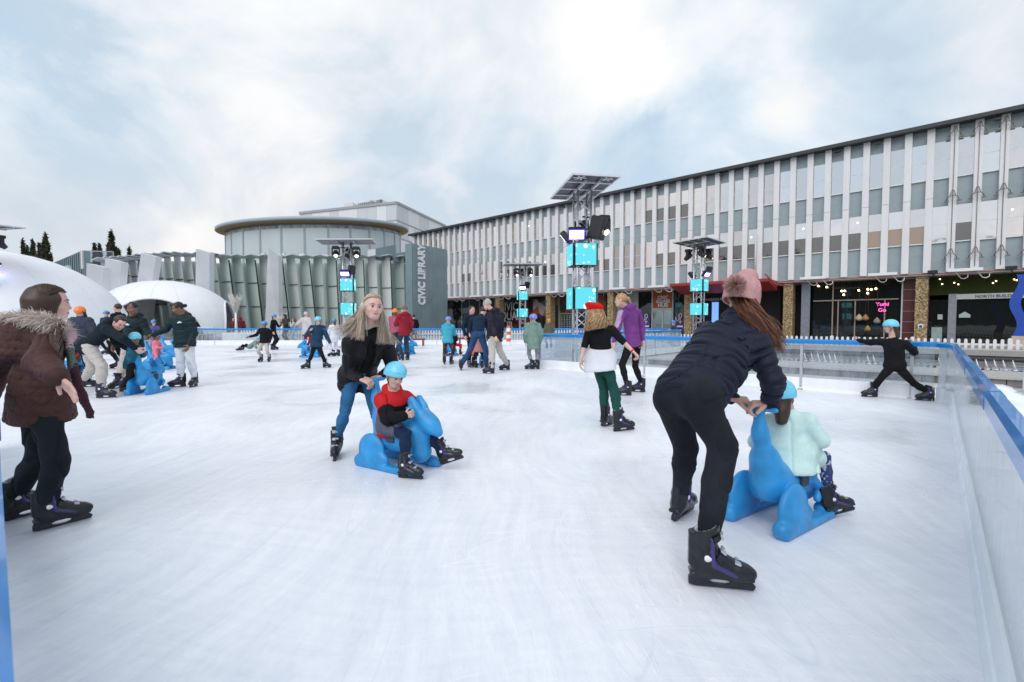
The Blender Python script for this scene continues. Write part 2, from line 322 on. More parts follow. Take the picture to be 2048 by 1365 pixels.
# ================================================================ RINK BARRIERS
def barrier(pts, label, near=False, h=.93, post_step=2.0, posts=True, group='clear rink barriers with blue rails', kick=.24, rail_w=.09, top=None, post_mat=None, seam=True):
    root = empty('rink_barrier', (pts[0][0], pts[0][1], 0), label, 'rink barrier', group)
    rail = MB(); gl = MB(); kb = MB()
    for a, b in zip(pts[:-1], pts[1:]):
        a = Vector((a[0], a[1], 0)); b = Vector((b[0], b[1], 0)); d = (b - a).normalized(); nn = Vector((-d.y, d.x, 0)); zz = Vector((0, 0, 1)); ln = (b - a).length
        prof = [(-rail_w / 2, -.05), (-rail_w / 2, .012), (-rail_w * .28, .034), (rail_w * .28, .034), (rail_w / 2, .012), (rail_w / 2, -.05)]
        k = 0.0
        while k < ln - 1e-6:
            q = min(ln, k + 2.0); p0 = a + d * (k - (.0 if k else .03)); p1 = a + d * (q - .012 if q < ln - .01 else q + .03)
            rail.prism([p0 + nn * x + zz * (h + z) for x, z in prof], p1 - p0)
            if q < ln - .01: rail.prism([p1 - d * .03 + nn * x * 1.06 + zz * (h + z * 1.08) for x, z in prof], d * .09)
            k = q
        gl.prism([a + zz * kick + nn * .006, b + zz * kick + nn * .006, b + zz * (h - .04) + nn * .006, a + zz * (h - .04) + nn * .006], nn * -.012)
        kb.prism([a + zz * .003 + nn * .02, b + zz * .003 + nn * .02, b + zz * kick + nn * .02, a + zz * kick + nn * .02], nn * -.04)
        kb.prism([a + zz * .003 + nn * .045, b + zz * .003 + nn * .045, b + zz * .05 + nn * .03, a + zz * .05 + nn * .03], nn * -.03)
    rail.build('rail', M_RAIL, root); gl.build('clear_panel', M_GLASSN if near else M_GLASSB, root); kb.build('kick_board', M_KICK if not near else M_GLASSN2, root)
    if posts:
        for a, b in zip(pts[:-1], pts[1:]):
            a = Vector((a[0], a[1], 0)); b = Vector((b[0], b[1], 0)); d = (b - a).normalized(); ln = (b - a).length; n = max(1, round(ln / post_step))
            if ln < 1.0: continue
            for i in range(n + 1):
                p = a + d * (ln * i / n); m = MB(); m.box(p + Vector((0, 0, h / 2 - .02)), (.045, .045, h - .06), (d, Vector((-d.y, d.x, 0)), (0, 0, 1)))
                m.box(p + Vector((0, 0, .02)), (.09, .09, .03), (d, Vector((-d.y, d.x, 0)), (0, 0, 1)))
                m.build('post', post_mat or M_STEEL, root)
    return root
M_GLASSN2 = mat('kick_board_frosted', (.82, .86, .91), .35, var=.06, scale=2.5, stretch=(1, 1, .4))
cA = [ST(-.05, 10.12), ST(.28, 10.26)]
barrier([ST(-.205, -.9), ST(-.20, 9.55), ST(-.12, 9.95), ST(-.03, 10.14)], 'frosted clear barrier with a wide wet blue rail along the right edge of the ice', near=True, posts=False, rail_w=.07)
barrier([ST(.02, 10.18), ST(.3, 10.26), ST(8.26, 10.26)], 'clear barrier between ice and stone pool, behind the child with both arms spread', post_step=1.62)
barrier([ST(8.26, 10.30), ST(8.26, 20.0)], 'clear barrier running away from the tallest light tower to the boy in navy', post_step=2.4)
barrier([ST(8.30, 20.05), Vector((8.4, 27.6, 0))], 'short far barrier behind the purple jacket skater', post_step=2.4)
barrier([Vector((8.35, 27.7, 0)), Vector((-33, 26.6, 0))], 'long low barrier with a thin blue rail along the far edge of the ice', h=.89, post_step=3.2)
barrier([ST(.4, -.081), ST(7.0, -.081)], 'blurred blue-railed barrier in the bottom left corner beside the brown parka girl', near=True, posts=False, rail_w=.17)
# snow scraped against the foot of barriers: part of the ice, lies as low drifts
def drift(a, b, w0, h0, label):
    a, b = Vector(a), Vector(b); d = (b - a).normalized(); nn = Vector((-d.y, d.x, 0)); ln = (b - a).length; n = int(ln / .12); vs = []; fs = []
    for i in range(n + 1):
        p = a + d * (ln * i / n); k = (0.55 + .45 * math.sin(i * .9 + 3 * math.sin(i * .31)) * .6 + .25 * random.random()) * min(1, i / 4, (n - i) / 4 + .05)
        for j in range(6):
            q = j / 5; vs.append(p + nn * (q - .5) * w0 * (.5 + .5 * k) + Vector((0, 0, .002 + h0 * k * math.sin(math.pi * q) ** 1.3)))
    for i in range(n):
        for j in range(5): fs.append([i * 6 + j, (i + 1) * 6 + j, (i + 1) * 6 + j + 1, i * 6 + j + 1])
    o = mesh_obj('snow', vs, fs, M_SNOW, None, True, loc=(a.x, a.y, 0)); tag(o, label, 'snow', kind='stuff'); return o
M_SNOW = mat('snow', (.82, .86, .92), .7, var=.04, scale=8, bump=.5, bscale=30)
drift(ST(.2, 10.6), ST(8.0, 10.7), .5, .06, 'scraped snow piled outside the barrier below the stone pool')
drift(ST(-.75, 9.0), ST(-.9, 13.4), .7, .12, 'snow bank outside the right barrier near the corner')

# ================================================================ STONE POOL
M_GRAN = mat('granite_coping', (.40, .38, .37), .55, var=.35, scale=55, bump=.15, bscale=60)
M_GRAND = mat('granite_dark', (.16, .165, .18), .5, var=.3, scale=30, bump=.1)
M_WATER = mirror_mat('pool_water', (.85, .9, .95), .03, .62, (.02, .025, .03), .5)
pool = empty('stone_pool', ST(-4, 14), 'low granite-walled pool of still dark water between the rink and the long office building', 'pool')
S0, S1 = 6.2, -16.0
def stp(m, s0, s1, t0, t1, z0, z1): 
    m.prism([ST(s0, t0, z0), ST(s1, t0, z0), ST(s1, t1, z0), ST(s0, t1, z0)], (0, 0, z1 - z0))
def brick_wall_mat():
    m = bpy.data.materials.new('pool_wall_blocks'); m.use_nodes = True; t = m.node_tree; b = t.nodes['Principled BSDF']
    tc = t.nodes.new('ShaderNodeTexCoord'); mp = t.nodes.new('ShaderNodeMapping'); mp.inputs['Rotation'].default_value = (math.pi / 2, 0, 0)
    n = t.nodes.new('ShaderNodeTexNoise'); n.inputs['Scale'].default_value = 5; n.inputs['Detail'].default_value = 6
    t.links.new(tc.outputs['Object'], n.inputs['Vector'])
    r = t.nodes.new('ShaderNodeValToRGB'); r.color_ramp.elements[0].color = (.10, .095, .09, 1); r.color_ramp.elements[1].color = (.24, .22, .21, 1); r.color_ramp.elements[0].position = .3; r.color_ramp.elements[1].position = .7
    t.links.new(n.outputs[0], r.inputs[0]); t.links.new(r.outputs[0], b.inputs['Base Color']); b.inputs['Roughness'].default_value = .7
    return m
M_BLK = brick_wall_mat()
m = MB(); stp(m, S0 + .5, S1, 12.0, 12.75, .002, .055)
m.build('ledge', mat('granite_ledge', (.50, .50, .50), .55, var=.3, scale=50), pool)
m = MB(); k = S0
while k > S1: stp(m, k, k - .585, 12.75, 12.93, .0, .205); k -= .6
stp(m, S0, S0 - .2, 13.2, 21.0, .0, .205); m.build('wall', M_BLK, pool)
m = MB(); stp(m, S0 + .06, S1, 12.70, 14.3, .207, .25); stp(m, S0 + .06, S0 - .5, 14.3, 21.5, .207, .25); m.build('near_coping', M_GRAN, pool)
m = MB(); stp(m, S0 - .4, S1, 14.2, 21.6, .0, .10); m.build('water', M_WATER, pool)
m = MB(); stp(m, S0 + .06, S1, 21.7, 22.0, .0, .19); m.build('far_wall', M_GRAND, pool)
m = MB(); stp(m, S0 + .06, S1, 21.62, 22.9, .192, .37); m.build('far_coping', M_GRAN, pool)
# white cones added in the water stand in for reflected fence pickets
def reflection_cone(s, t):
    m = MB(); m.tube(ST(s, t, .10), ST(s, t, .13), .045, 8); m.tube(ST(s, t, .13), ST(s + .05, t, .36), .03, 8, .006); o = m.build('picket_reflection', M_WHITE, None, loc=ST(s, t, .1))
    tag(o, 'white cone in the pool water standing in for a reflected fence picket', 'picket reflection', 'picket reflections in the stone pool')
for px in (1613, 1627, 1640, 1652, 1663, 1674, 1740, 1752, 1884, 1900, 1960, 1978, 1996, 2014, 2034): reflection_cone(st_at(px, 16.5), 16.5)
# foam roll outside the corner
a = ST(-1.7, 12.1, .17); m = MB(); m.lathe(a, [(0, -.55), (.15, -.55), (.17, -.5), (.17, .5), (.15, .55), (0, .55)], 24, ax=A1); m.lathe(a, [(0, -.556), (.05, -.556), (.051, -.552)], 12, ax=A1)
o = m.build('foam_roll', M_SNOW, None, loc=ST(-1.7, 12.1, 0)); tag(o, 'white foam roll lying outside the rink corner beside the pool wall', 'foam roll')

# ================================================================ PICKET FENCES
def picket_fence(a, b, z0, h, step, label, wid=.085, postn=14):
    a, b = Vector(a), Vector(b); d = (b - a).normalized(); nn = Vector((-d.y, d.x, 0)); ln = (b - a).length
    root = empty('picket_fence', (a.x, a.y, z0), label, 'fence', 'white picket fences around the rink'); pk = MB(); rl = MB(); n = int(ln / step)
    for i in range(n):
        p = a + d * (i * step); big = (i % postn == 4); w_, t_, hh = (wid * 1.35, .06, h * 1.06) if big else (wid, .022, h)
        X = d * w_ / 2; q = p - nn * (.03)
        arc = [q + X * math.cos(k * math.pi / 6) + Vector((0, 0, z0 + hh - .05 + .05 * math.sin(k * math.pi / 6))) for k in range(7)]
        pl = [q - X + Vector((0, 0, z0 + .03)), q + X + Vector((0, 0, z0 + .03))] + arc
        pk.prism(pl, nn * -t_)
    for f in (.25, .72): rl.box((a + b) / 2 + Vector((0, 0, z0 + h * f)), (ln, .035, .07), (d, nn, (0, 0, 1)))
    pk.build('pickets', M_WHITE, root); rl.build('fence_rail', M_WHITE, root); return root
picket_fence(ST(14.0, 23.15), ST(-14.5, 23.15), 0.0, .70, .18, 'white picket fence running along the far side of the stone pool')
picket_fence((9.0, 29.0, 0), (-16.5, 28.3, 0), 0.0, .80, .17, 'white picket fence behind the far rink barrier')

# ================================================================ LONG OFFICE BUILDING
T0 = 37.0; BAY = 1.0
M_SPAN = mat('spandrel_grey_green', srgb(150, 164, 169), .5, var=.05, scale=1.5, stretch=(1, 1, 3))
M_PIL = mat('white_precast_pilaster', (.75, .75, .77), .55, var=.05, scale=2, stretch=(1, 1, .2))
M_SILL = mat('window_sill_white', (.8, .81, .82), .4, var=.03)
M_ROOFE = mat('roof_edge_dark', (.035, .04, .045), .5, var=.1)
M_SOFF = mat('soffit_plaster', (.42, .38, .38), .8, var=.08, scale=1)
M_MOSA = None
def mosaic():
    m = bpy.data.materials.new('gold_mosaic_tile'); m.use_nodes = True; t = m.node_tree; b = t.nodes['Principled BSDF']
    tc = t.nodes.new('ShaderNodeTexCoord'); v = t.nodes.new('ShaderNodeTexVoronoi'); v.inputs['Scale'].default_value = 14
    t.links.new(tc.outputs['Object'], v.inputs['Vector']); r = t.nodes.new('ShaderNodeValToRGB'); e = r.color_ramp.elements
    e[0].color = (.13, .075, .025, 1); e[1].color = (.52, .42, .26, 1); e.new(.5).color = (.30, .20, .09, 1)
    sp = t.nodes.new('ShaderNodeSeparateColor'); t.links.new(v.outputs['Color'], sp.inputs[0]); t.links.new(sp.outputs[0], r.inputs[0])
    t.links.new(r.outputs[0], b.inputs['Base Color']); b.inputs['Roughness'].default_value = .4; return m
M_MOSA = mosaic()
M_WIN = [mirror_mat('pane_sky', (.93, .88, .86), .03, .80, (.26, .23, .21), .25),
         mirror_mat('pane_sky_pale', (.96, .92, .91), .05, .86, (.32, .29, .27), .25),
         mirror_mat('pane_tinted', (.88, .80, .77), .03, .76, (.22, .18, .16), .3)]
M_DARKP = mirror_mat('pane_dark_reflection', (.6, .56, .54), .04, .34, (.05, .042, .04), .2)  # dark reflected shapes put into the pane colour
M_CURTREFL = mirror_mat('pane_curtain_reflection', (.7, .66, .64), .06, .45, (.20, .18, .165), .1)  # curtain brown, also standing in for dark reflections
M_WARM = mirror_mat('pane_warm_brown', (.7, .6, .52), .06, .4, (.30, .19, .12), .1)
s_anchor = st_at(1895.4, T0)     # centre of one pilaster
s_left = st_at(832, T0)
nleft = int(round((s_left - s_anchor) / BAY)); nright = -13
BL = s_anchor + nleft * BAY; BR = s_anchor + nright * BAY
bld = empty('office_building', ST((BL + BR) / 2, T0), 'long three-storey office building with closely spaced white vertical pilasters and grey-green panels', 'building')
def bx(m, s0, s1, t0, t1, z0, z1): m.prism([ST(s0, t0, z0), ST(s1, t0, z0), ST(s1, t1, z0), ST(s0, t1, z0)], (0, 0, z1 - z0))
ZB, ZT = 4.20, 12.45
m = MB(); bx(m, BL, BR, T0 + .12, T0 + 12, ZB, ZT); m.build('wall', M_SPAN, bld)
m = MB(); bx(m, BL + .6, BR - .6, T0 - .55, T0 + 12.6, ZT + .002, ZT + .22); m.build('roof', M_ROOFE, bld)
m = MB(); bx(m, BL, BR, T0 - .02, T0 + 7, ZB - .18, ZB - .003); m.build('soffit', M_SOFF, bld)
m = MB(); bx(m, BL, BR, T0 - .06, T0 - .021, ZB - .10, ZB - .06); m.build('drip_edge', mat('red_edge', (.38, .12, .09), .5), bld)
for i in range(nright, nleft + 1):
    s = s_anchor + i * BAY; m = MB(); bx(m, s - .165, s + .165, T0 - .13, T0 + .125, ZB - .02, 8.45); bx(m, s - .165, s + .165, T0 - .13, T0 + .125, 8.47, ZT + .001)
    bx(m, s + .168, s + .18, T0 - .128, T0 + .12, ZB, ZT - .01); m.build('pilaster', M_PIL, bld)
rw = random.Random(11)
for row, (z0, z1) in enumerate(((5.87, 7.97), (9.55, 11.67))):
    for i in range(nright, nleft):
        s = s_anchor + (i + .5) * BAY; hw = .332; m = MB(); zm = (z0 + z1) / 2 + .02
        m.cur = 0; bx(m, s - hw, s + hw, T0 + .05, T0 + .118, z0 + .06, zm - .012)
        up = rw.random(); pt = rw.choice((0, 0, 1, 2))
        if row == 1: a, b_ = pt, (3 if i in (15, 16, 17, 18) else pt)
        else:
            a = pt; b_ = 3 if (4 <= i <= 13 or i in (16, 17, 22, 23, 28, 29, 30, 31, 40, 41)) else (5 if i in (1, 2, 3) else (3 if i in (-1, -4, -5) else pt))  # dark and brown panes here imitate reflections through their own colour
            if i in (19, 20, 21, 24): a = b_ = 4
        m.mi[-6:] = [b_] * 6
        m.cur = a; bx(m, s - hw, s + hw, T0 + .05, T0 + .118, zm + .012, z1)
        m.cur = 6; bx(m, s - hw, s + hw, T0 + .02, T0 + .117, z0, z0 + .055); bx(m, s - hw, s + hw, T0 + .035, T0 + .117, zm - .011, zm + .011)
        # a lit ceiling lamp seen through some panes
        if random.random() < .07:
            m.cur = 7; c = ST(s + random.uniform(-.15, .15), T0 + .045, z1 - random.uniform(.3, .7)); m.lathe(c, [(0, -.004), (.045, -.003), (.05, 0), (0, .004)], 10, ax=A2)
        m.build('window', [M_WIN[0], M_WIN[1], M_WIN[2], M_DARKP, M_CURTREFL, M_WARM, M_SILL, mat('lit_lamp', (1, .9, .8), emit=(1, .88, .75), estr=3)], bld)
# metal floodlights and bracket ornaments on the right pilasters
M_BRZ = mat('bronze_bracket', (.20, .18, .16), .5, metal=.4, var=.2)
for i in (0, -1, -2, -3, -4, -5):
    s = s_anchor + i * BAY; m = MB()
    for z in (5.05, 8.35, 11.9):
        for sg in (-1, 1):
            m.path([ST(s + sg * .27, T0 - .2, z - .16), ST(s + sg * .24, T0 - .28, z - .02), ST(s + sg * .12, T0 - .32, z + .10), ST(s + sg * .03, T0 - .28, z + .42)], .022, 6)
            m.box(ST(s + sg * .27, T0 - .2, z - .18), (.2, .12, .06), (A1, A2, (0, 0, 1)))
        m.tube(ST(s, T0 - .3, z - .35), ST(s, T0 - .3, z + .42), .014, 6); m.tube(ST(s - .07, T0 - .3, z + .12), ST(s + .07, T0 - .3, z + .12), .014, 6)
    m.tube(ST(s, T0 - .16, 4.4), ST(s, T0 - .16, ZT - .2), .015, 6)
    o = m.build('ornament', M_BRZ, bld)
for px in (1225 + 46, 1200 + 115, 1200 + 240, 1200 + 300, 1200 + 468, 1665, 1745, 1978, 880, 920, 985, 1020, 1130, 1165):
    s = st_at(px, T0); m = MB(); m.rbox(ST(s, T0 - .28, ZT - .22), (.26, .2, .14), (A1, A2, (0, 0, 1)), .02); m.tube(ST(s, T0 - .2, ZT - .1), ST(s, T0 - .2, ZT + .02), .02, 6); m.build('floodlight', M_BLACK, bld)
# columns every 7 bays
col_s = [st_at(px, T0 + .3) for px in (1841,)][0]
COLS = [col_s + 7.0 * k for k in range(-2, 6)]
for s in COLS:
    m = MB(); bx(m, s - .29, s + .29, T0 + .12, T0 + .9, 0, ZB - .19); m.build('column', M_MOSA, bld)
# ---- shop fronts
TS = T0 + 2.3
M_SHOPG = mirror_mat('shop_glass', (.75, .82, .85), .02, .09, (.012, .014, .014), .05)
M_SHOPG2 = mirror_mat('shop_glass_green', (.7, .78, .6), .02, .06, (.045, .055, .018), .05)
M_FRAME = mat('shop_frame_dark', (.045, .045, .05), .5, var=.1)
M_FRAMEL = mat('shop_frame_light', (.55, .57, .58), .45, var=.08)
M_ORNG = mat('orange_panel', (.42, .085, .022), .6, var=.25, scale=3)
M_MURAL = None
def mural(name, cols_, sc):
    m = bpy.data.materials.new(name); m.use_nodes = True; t = m.node_tree; b = t.nodes['Principled BSDF']
    tc = t.nodes.new('ShaderNodeTexCoord'); v = t.nodes.new('ShaderNodeTexVoronoi'); v.inputs['Scale'].default_value = sc; v.inputs['Randomness'].default_value = 1
    n = t.nodes.new('ShaderNodeTexNoise'); n.inputs['Scale'].default_value = 1.5; mxx = t.nodes.new('ShaderNodeMix'); mxx.data_type = 'RGBA'; mxx.inputs[0].default_value = .25
    t.links.new(tc.outputs['Object'], n.inputs['Vector']); t.links.new(tc.outputs['Object'], mxx.inputs[6]); t.links.new(n.outputs['Color'], mxx.inputs[7])
    t.links.new(mxx.outputs[2], v.inputs['Vector']); sp = t.nodes.new('ShaderNodeSeparateColor'); t.links.new(v.outputs['Color'], sp.inputs[0])
    r = t.nodes.new('ShaderNodeValToRGB'); r.color_ramp.interpolation = 'CONSTANT'; e = r.color_ramp.elements
    while len(e) < len(cols_): e.new(.5)
    for k, (x, c) in enumerate(zip(e, cols_)): x.position = k / len(cols_); x.color = (*c, 1)
    t.links.new(sp.outputs[0], r.inputs[0]); t.links.new(r.outputs[0], b.inputs['Base Color']); b.inputs['Roughness'].default_value = .5; return m
M_MURAL = mural('window_mural', [(.03, .015, .02), (.30, .05, .03), (.02, .02, .03), (.25, .10, .02), (.04, .12, .20), (.35, .30, .28), (.10, .02, .03), (.02, .02, .02)], 1.6)
M_MURALR = mural('red_mural', [(.035, .02, .02), (.05, .012, .01), (.20, .02, .02), (.03, .02, .02), (.08, .02, .015)], .8)
M_POST = mural('poster_purple', [(.05, .03, .20), (.03, .06, .30), (.20, .03, .10), (.06, .02, .15), (.02, .02, .08)], 5)
M_TILE = mat('maroon_tile', (.12, .032, .028), .35, var=.12, scale=3)
def span(a, b, name, mt, z0=0.0, z1=4.0, t=TS): m = MB(); bx(m, a, b, t, t + .1, z0, z1); return m.build(name, mt, bld)
# back wall behind everything
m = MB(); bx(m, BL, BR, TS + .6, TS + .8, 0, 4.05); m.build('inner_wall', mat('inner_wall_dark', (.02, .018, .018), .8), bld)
m = MB(); bx(m, BL - .02, BL - .3, T0 + .12, T0 + 12, 0, ZB - .2); m.build('end_wall', M_TILE, bld)
def sp_(px, t=TS): return st_at(px, t)
def panel(px0, px1, z0, z1, name, mt, t=TS - .02, th=.04):
    m = MB(); bx(m, sp_(px0, t), sp_(px1, t), t, t + th, z0, z1); return m.build(name, mt, bld)
def mull(px, z0, z1, mt, t=TS - .05, w_=.06, name='mullion'):
    s = sp_(px, t); m = MB(); bx(m, s - w_ / 2, s + w_ / 2, t - .03, t + .03, z0, z1); return m.build(name, mt, bld)
# far left span: dark windows with red and green panels
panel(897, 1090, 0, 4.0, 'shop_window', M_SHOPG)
panel(924, 938, .6, 2.4, 'red_panel', mat('red_panel', (.30, .012, .02), .5)); panel(924, 938, 0, .59, 'green_panel', mat('green_panel', (.03, .20, .12), .5))
panel(946, 988, 2.0, 3.2, 'red_shelf_display', M_MURALR); 
for px in (924, 939, 960, 989): mull(px, 0, 4.0, M_FRAMEL, w_=.05)
# big orange hub sign wall
panel(1003, 1100, 0, 2.36, 'orange_wall', M_ORNG); panel(1003, 1100, 2.40, 4.0, 'dark_red_wall', M_MURALR, t=TS - .02)
for txt, z, pxc, ss in (('CIVIC', 3.0, 1017, 1.35), ('SQUARE', 1.95, 1022, 1.35), ('HUB', .85, 1010, 1.35)):
    text_mesh('lettering', txt, ss, ST(sp_(pxc, TS - .06), TS - .06, z), -A1, (0, 0, 1), mat('letter_grey', (.42, .44, .46), .5), bld, .012, bold=.02, squash=.85)
for px in (1021, 1050, 1066): mull(px, 0, 4.0, M_FRAME, w_=.05)
panel(1066, 1092, 2.0, 3.7, 'mural_window', M_MURAL, t=TS - .08); panel(1066, 1092, 0, 1.9, 'dark_window', M_SHOPG, t=TS - .08)
# span with mural and chalkboard menu
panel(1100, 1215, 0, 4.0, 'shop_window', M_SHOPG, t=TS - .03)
panel(1104, 1117, 2.6, 3.7, 'mural_window', M_MURAL, t=TS - .08); panel(1119, 1212, 2.35, 3.8, 'mural_window', M_MURAL, t=TS - .08)
panel(1118.5, 1150, .2, 2.25, 'menu_frame', mat('menu_wood', (.35, .26, .13), .6), t=TS - .12)
cm = MB(); cm.cur = 0; t_ = TS - .14; bx(cm, sp_(1121, t_), sp_(1148, t_), t_, t_ + .04, .3, 2.1); cm.cur = 1
for r_ in range(9):
    for c_ in range(5):
        pxx = 1122.3 + c_ * 5.2; cm.M = None; t_ = TS - .16; s0 = sp_(pxx, t_); s1 = sp_(pxx + 3.2 - random.random(), t_); bx(cm, s0, s1, t_, t_ + .01, .45 + r_ * .18, .52 + r_ * .18)
cm.build('menu_board', [mat('menu_board', (.02, .04, .045), .5), mat('chalk', (.45, .5, .52), .8)], bld)
for px in (1103, 1118, 1207): mull(px, 0, 4.0, M_FRAMEL, w_=.06)
# hub entrance: white wall, doors, signs and posters
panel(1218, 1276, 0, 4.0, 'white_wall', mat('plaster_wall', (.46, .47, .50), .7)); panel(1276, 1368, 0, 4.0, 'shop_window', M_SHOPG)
panel(1304, 1345, 2.5, 4.0, 'hub_sign_board', M_ORNG, t=TS - .06)
for txt, z, sz in (('CIVIC', 3.42, .42), ('SQUARE', 3.10, .36), ('HUB', 2.76, .50)):
    text_mesh('lettering', txt, sz, ST(sp_(1325, TS - .09), TS - .09, z), -A1, (0, 0, 1), M_WHITE, bld, .008, bold=.012, squash=.92)
panel(1306, 1323, 0, 2.35, 'door', mirror_mat('door_glass', (.8, .9, .92), .03, .35, (.10, .13, .14)), t=TS - .07); panel(1325.5, 1343, 0, 2.35, 'door', MATS['door_glass'], t=TS - .07)
for px, ww in ((1304, .09), (1324.5, .09), (1345, .09)): mull(px, 0, 4.0 if px != 1324.5 else 2.4, M_FRAMEL, w_=ww, t=TS - .1)
m = MB(); bx(m, sp_(1304), sp_(1345), TS - .13, TS - .08, 2.38, 2.5); m.build('door_header', M_FRAMEL, bld)
for p0, p1 in ((1280, 1300), (1348, 1368)):
    pm = MB(); t_ = TS - .1; s0, s1 = sp_(p0, t_), sp_(p1, t_); c = (s0 + s1) / 2; hw = abs(s1 - s0) / 2; arc = [ST(c - hw * math.cos(k * math.pi / 10), t_, 1.45 + hw * math.sin(k * math.pi / 10)) for k in range(11)]
    pm.prism([ST(s0 if s0 < s1 else s1, t_, .2)] + arc + [ST(s0 if s0 > s1 else s1, t_, .2)], A2 * .02); pm.build('poster', M_POST, bld)
    lm = MB(); q = lambda x, z: ST(c - x, t_ - .02, z); lm.path([q(-.28, 1.75), q(-.27, 1.5), q(-.12, 1.42), q(0, 1.55), q(0, 1.95), q(.12, 2.02), q(.24, 1.95), q(.22, 1.75), q(.1, 1.6), q(.1, 1.35)], .035, 6); lm.path([q(-.05, 1.33), q(.25, 1.33)], .03, 6); lm.path([q(.1, 1.33), q(.1, 1.12)], .035, 6)
    bx(lm, c - hw * .8, c + hw * .8, t_ - .03, t_ - .01, .86, 1.0); lm.build('poster_emblem', M_WHITE, bld)
# centre span under the red canopy
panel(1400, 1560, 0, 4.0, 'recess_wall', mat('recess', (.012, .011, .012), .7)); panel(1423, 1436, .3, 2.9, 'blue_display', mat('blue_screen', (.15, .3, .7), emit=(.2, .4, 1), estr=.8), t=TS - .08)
text_mesh('lettering', 'CANBERRA', .3, ST(sp_(1424), TS - .1, 3.12), -A1, (0, 0, 1), M_WHITE, bld, .006)
m = MB(); c0, c1 = st_at(1338, T0 - 2.2), st_at(1535, T0 - 2.2)
m.prism([ST(c0, T0 - 2.2, 4.02), ST(c0, T0 - 2.2, 4.22), ST(c0, T0 + .1, 4.15), ST(c0, T0 + .1, 3.5)], A1 * (c1 - c0)); m.build('canopy', mat('red_canopy', (.32, .03, .028), .5, var=.15, scale=2), bld)
m = MB(); q = ST(c1, T0 - 2.2, 0); m.path([ST(c1 + .2, T0 - 2.25, 4.5), ST(c1 - .1, T0 - 2.25, 4.15), ST(c1 - .5, T0 - 2.25, 3.75), ST(c1 - 1.2, T0 - 2.25, 3.62)], .05, 6); m.build('canopy_arm', MATS['red_canopy'], bld)
m = MB(); s = st_at(1508, T0 - .2); m.tube(ST(s, T0 - .22, 4.1), ST(s, T0 - .22, 7.6), .07, 10); m.build('downpipe', M_FRAMEL, bld)
# cafe span
panel(1625, 1806, 0, 4.0, 'cafe_window', M_SHOPG, t=TS - 1.2)
mull(1610, 0, 4.0, mat('steel_pier', (.30, .32, .38), .35, metal=.5), t=T0 + .8, w_=.52, name='steel_pier')
for px in (1664, 1675, 1709, 1768): mull(px, 0, 4.0 if px == 1664 else 2.75, mat('bronze_frame', (.32, .24, .20), .5), t=TS - 1.25, w_=.07)
m = MB(); bx(m, sp_(1625, TS - 1.3), sp_(1795, TS - 1.3), TS - 1.32, TS - 1.26, 2.70, 2.78); m.build('transom', MATS['bronze_frame'], bld)
text_mesh('neon_lettering', 'Yumi', .32, ST(sp_(1763, TS - 1.35), TS - 1.35, 2.42), -A1, (0, 0, 1), mat('pink_neon', (.9, .1, .5), emit=(1, .12, .55), estr=1.1), bld, .01, bold=.004)
text_mesh('neon_lettering', 'Go', .32, ST(sp_(1763, TS - 1.35), TS - 1.35, 2.05), -A1, (0, 0, 1), MATS['pink_neon'], bld, .01, bold=.004)
# hanging baskets, lamps inside the cafe window
M_BASK = mat('wicker', (.36, .20, .08), .6, var=.4, scale=20); M_BULB = mat('warm_bulb', (1, .8, .5), emit=(1, .72, .4), estr=5)
TL = TS - 1.45
for px, z, r_, mt in ((1717, 1.55, .22, mat('wicker_pale', (.5, .38, .26), .6, var=.3, scale=20)), (1730, 1.55, .20, M_BASK), (1735, .85, .19, M_BASK), (1753, 1.35, .20, mat('wicker_grey', (.25, .24, .23), .6, var=.3, scale=20))):
    s = st_at(px, TL); r = empty('hanging_lamp_shade', ST(s, TL, z - r_), {1717: 'round pale wicker lamp shade hanging in the cafe window', 1730: 'round tan wicker lamp shade hanging in the cafe window', 1735: 'pear-shaped gold wicker lamp shade hung lowest in the cafe window', 1753: 'grey wire lamp shade hanging in the cafe window under the pink neon'}[px], 'lamp')
    a = MB(); a.lathe(ST(s, TL, z), [(.02, r_ * 1.25), (r_ * .5, r_ * .75), (r_, 0), (r_ * .8, -r_ * .6), (0, -r_ * .8)], 14); a.build('shade', mt, r)
    a = MB(); a.tube(ST(s, TL, z + r_), ST(s, TL, 3.95), .012, 5); a.build('cord', M_FRAME, r)
for k, (px, z) in enumerate(((1681, 3.35), (1687, 3.35), (1685, 3.1), (1715, 3.35), (1733, 3.4), (1733, 3.15), (1740, 3.38), (1749, 3.42), (1634, 3.75), (1651, 3.65))):
    s = st_at(px, TL); r = empty('pendant_lamp', ST(s, TL, z), 'small warm glowing pendant bulb hanging in the cafe window', 'lamp', 'pendant bulbs in the cafe'); 
    a = MB(); a.lathe(ST(s, TL, z), [(0, .07), (.05, .04), (.06, 0), (.04, -.05), (0, -.06)], 10); a.build('bulb', M_BULB, r); a = MB(); a.tube(ST(s, TL, z + .06), ST(s, TL, 4.0), .008, 5); a.build('cord', M_FRAME, r)
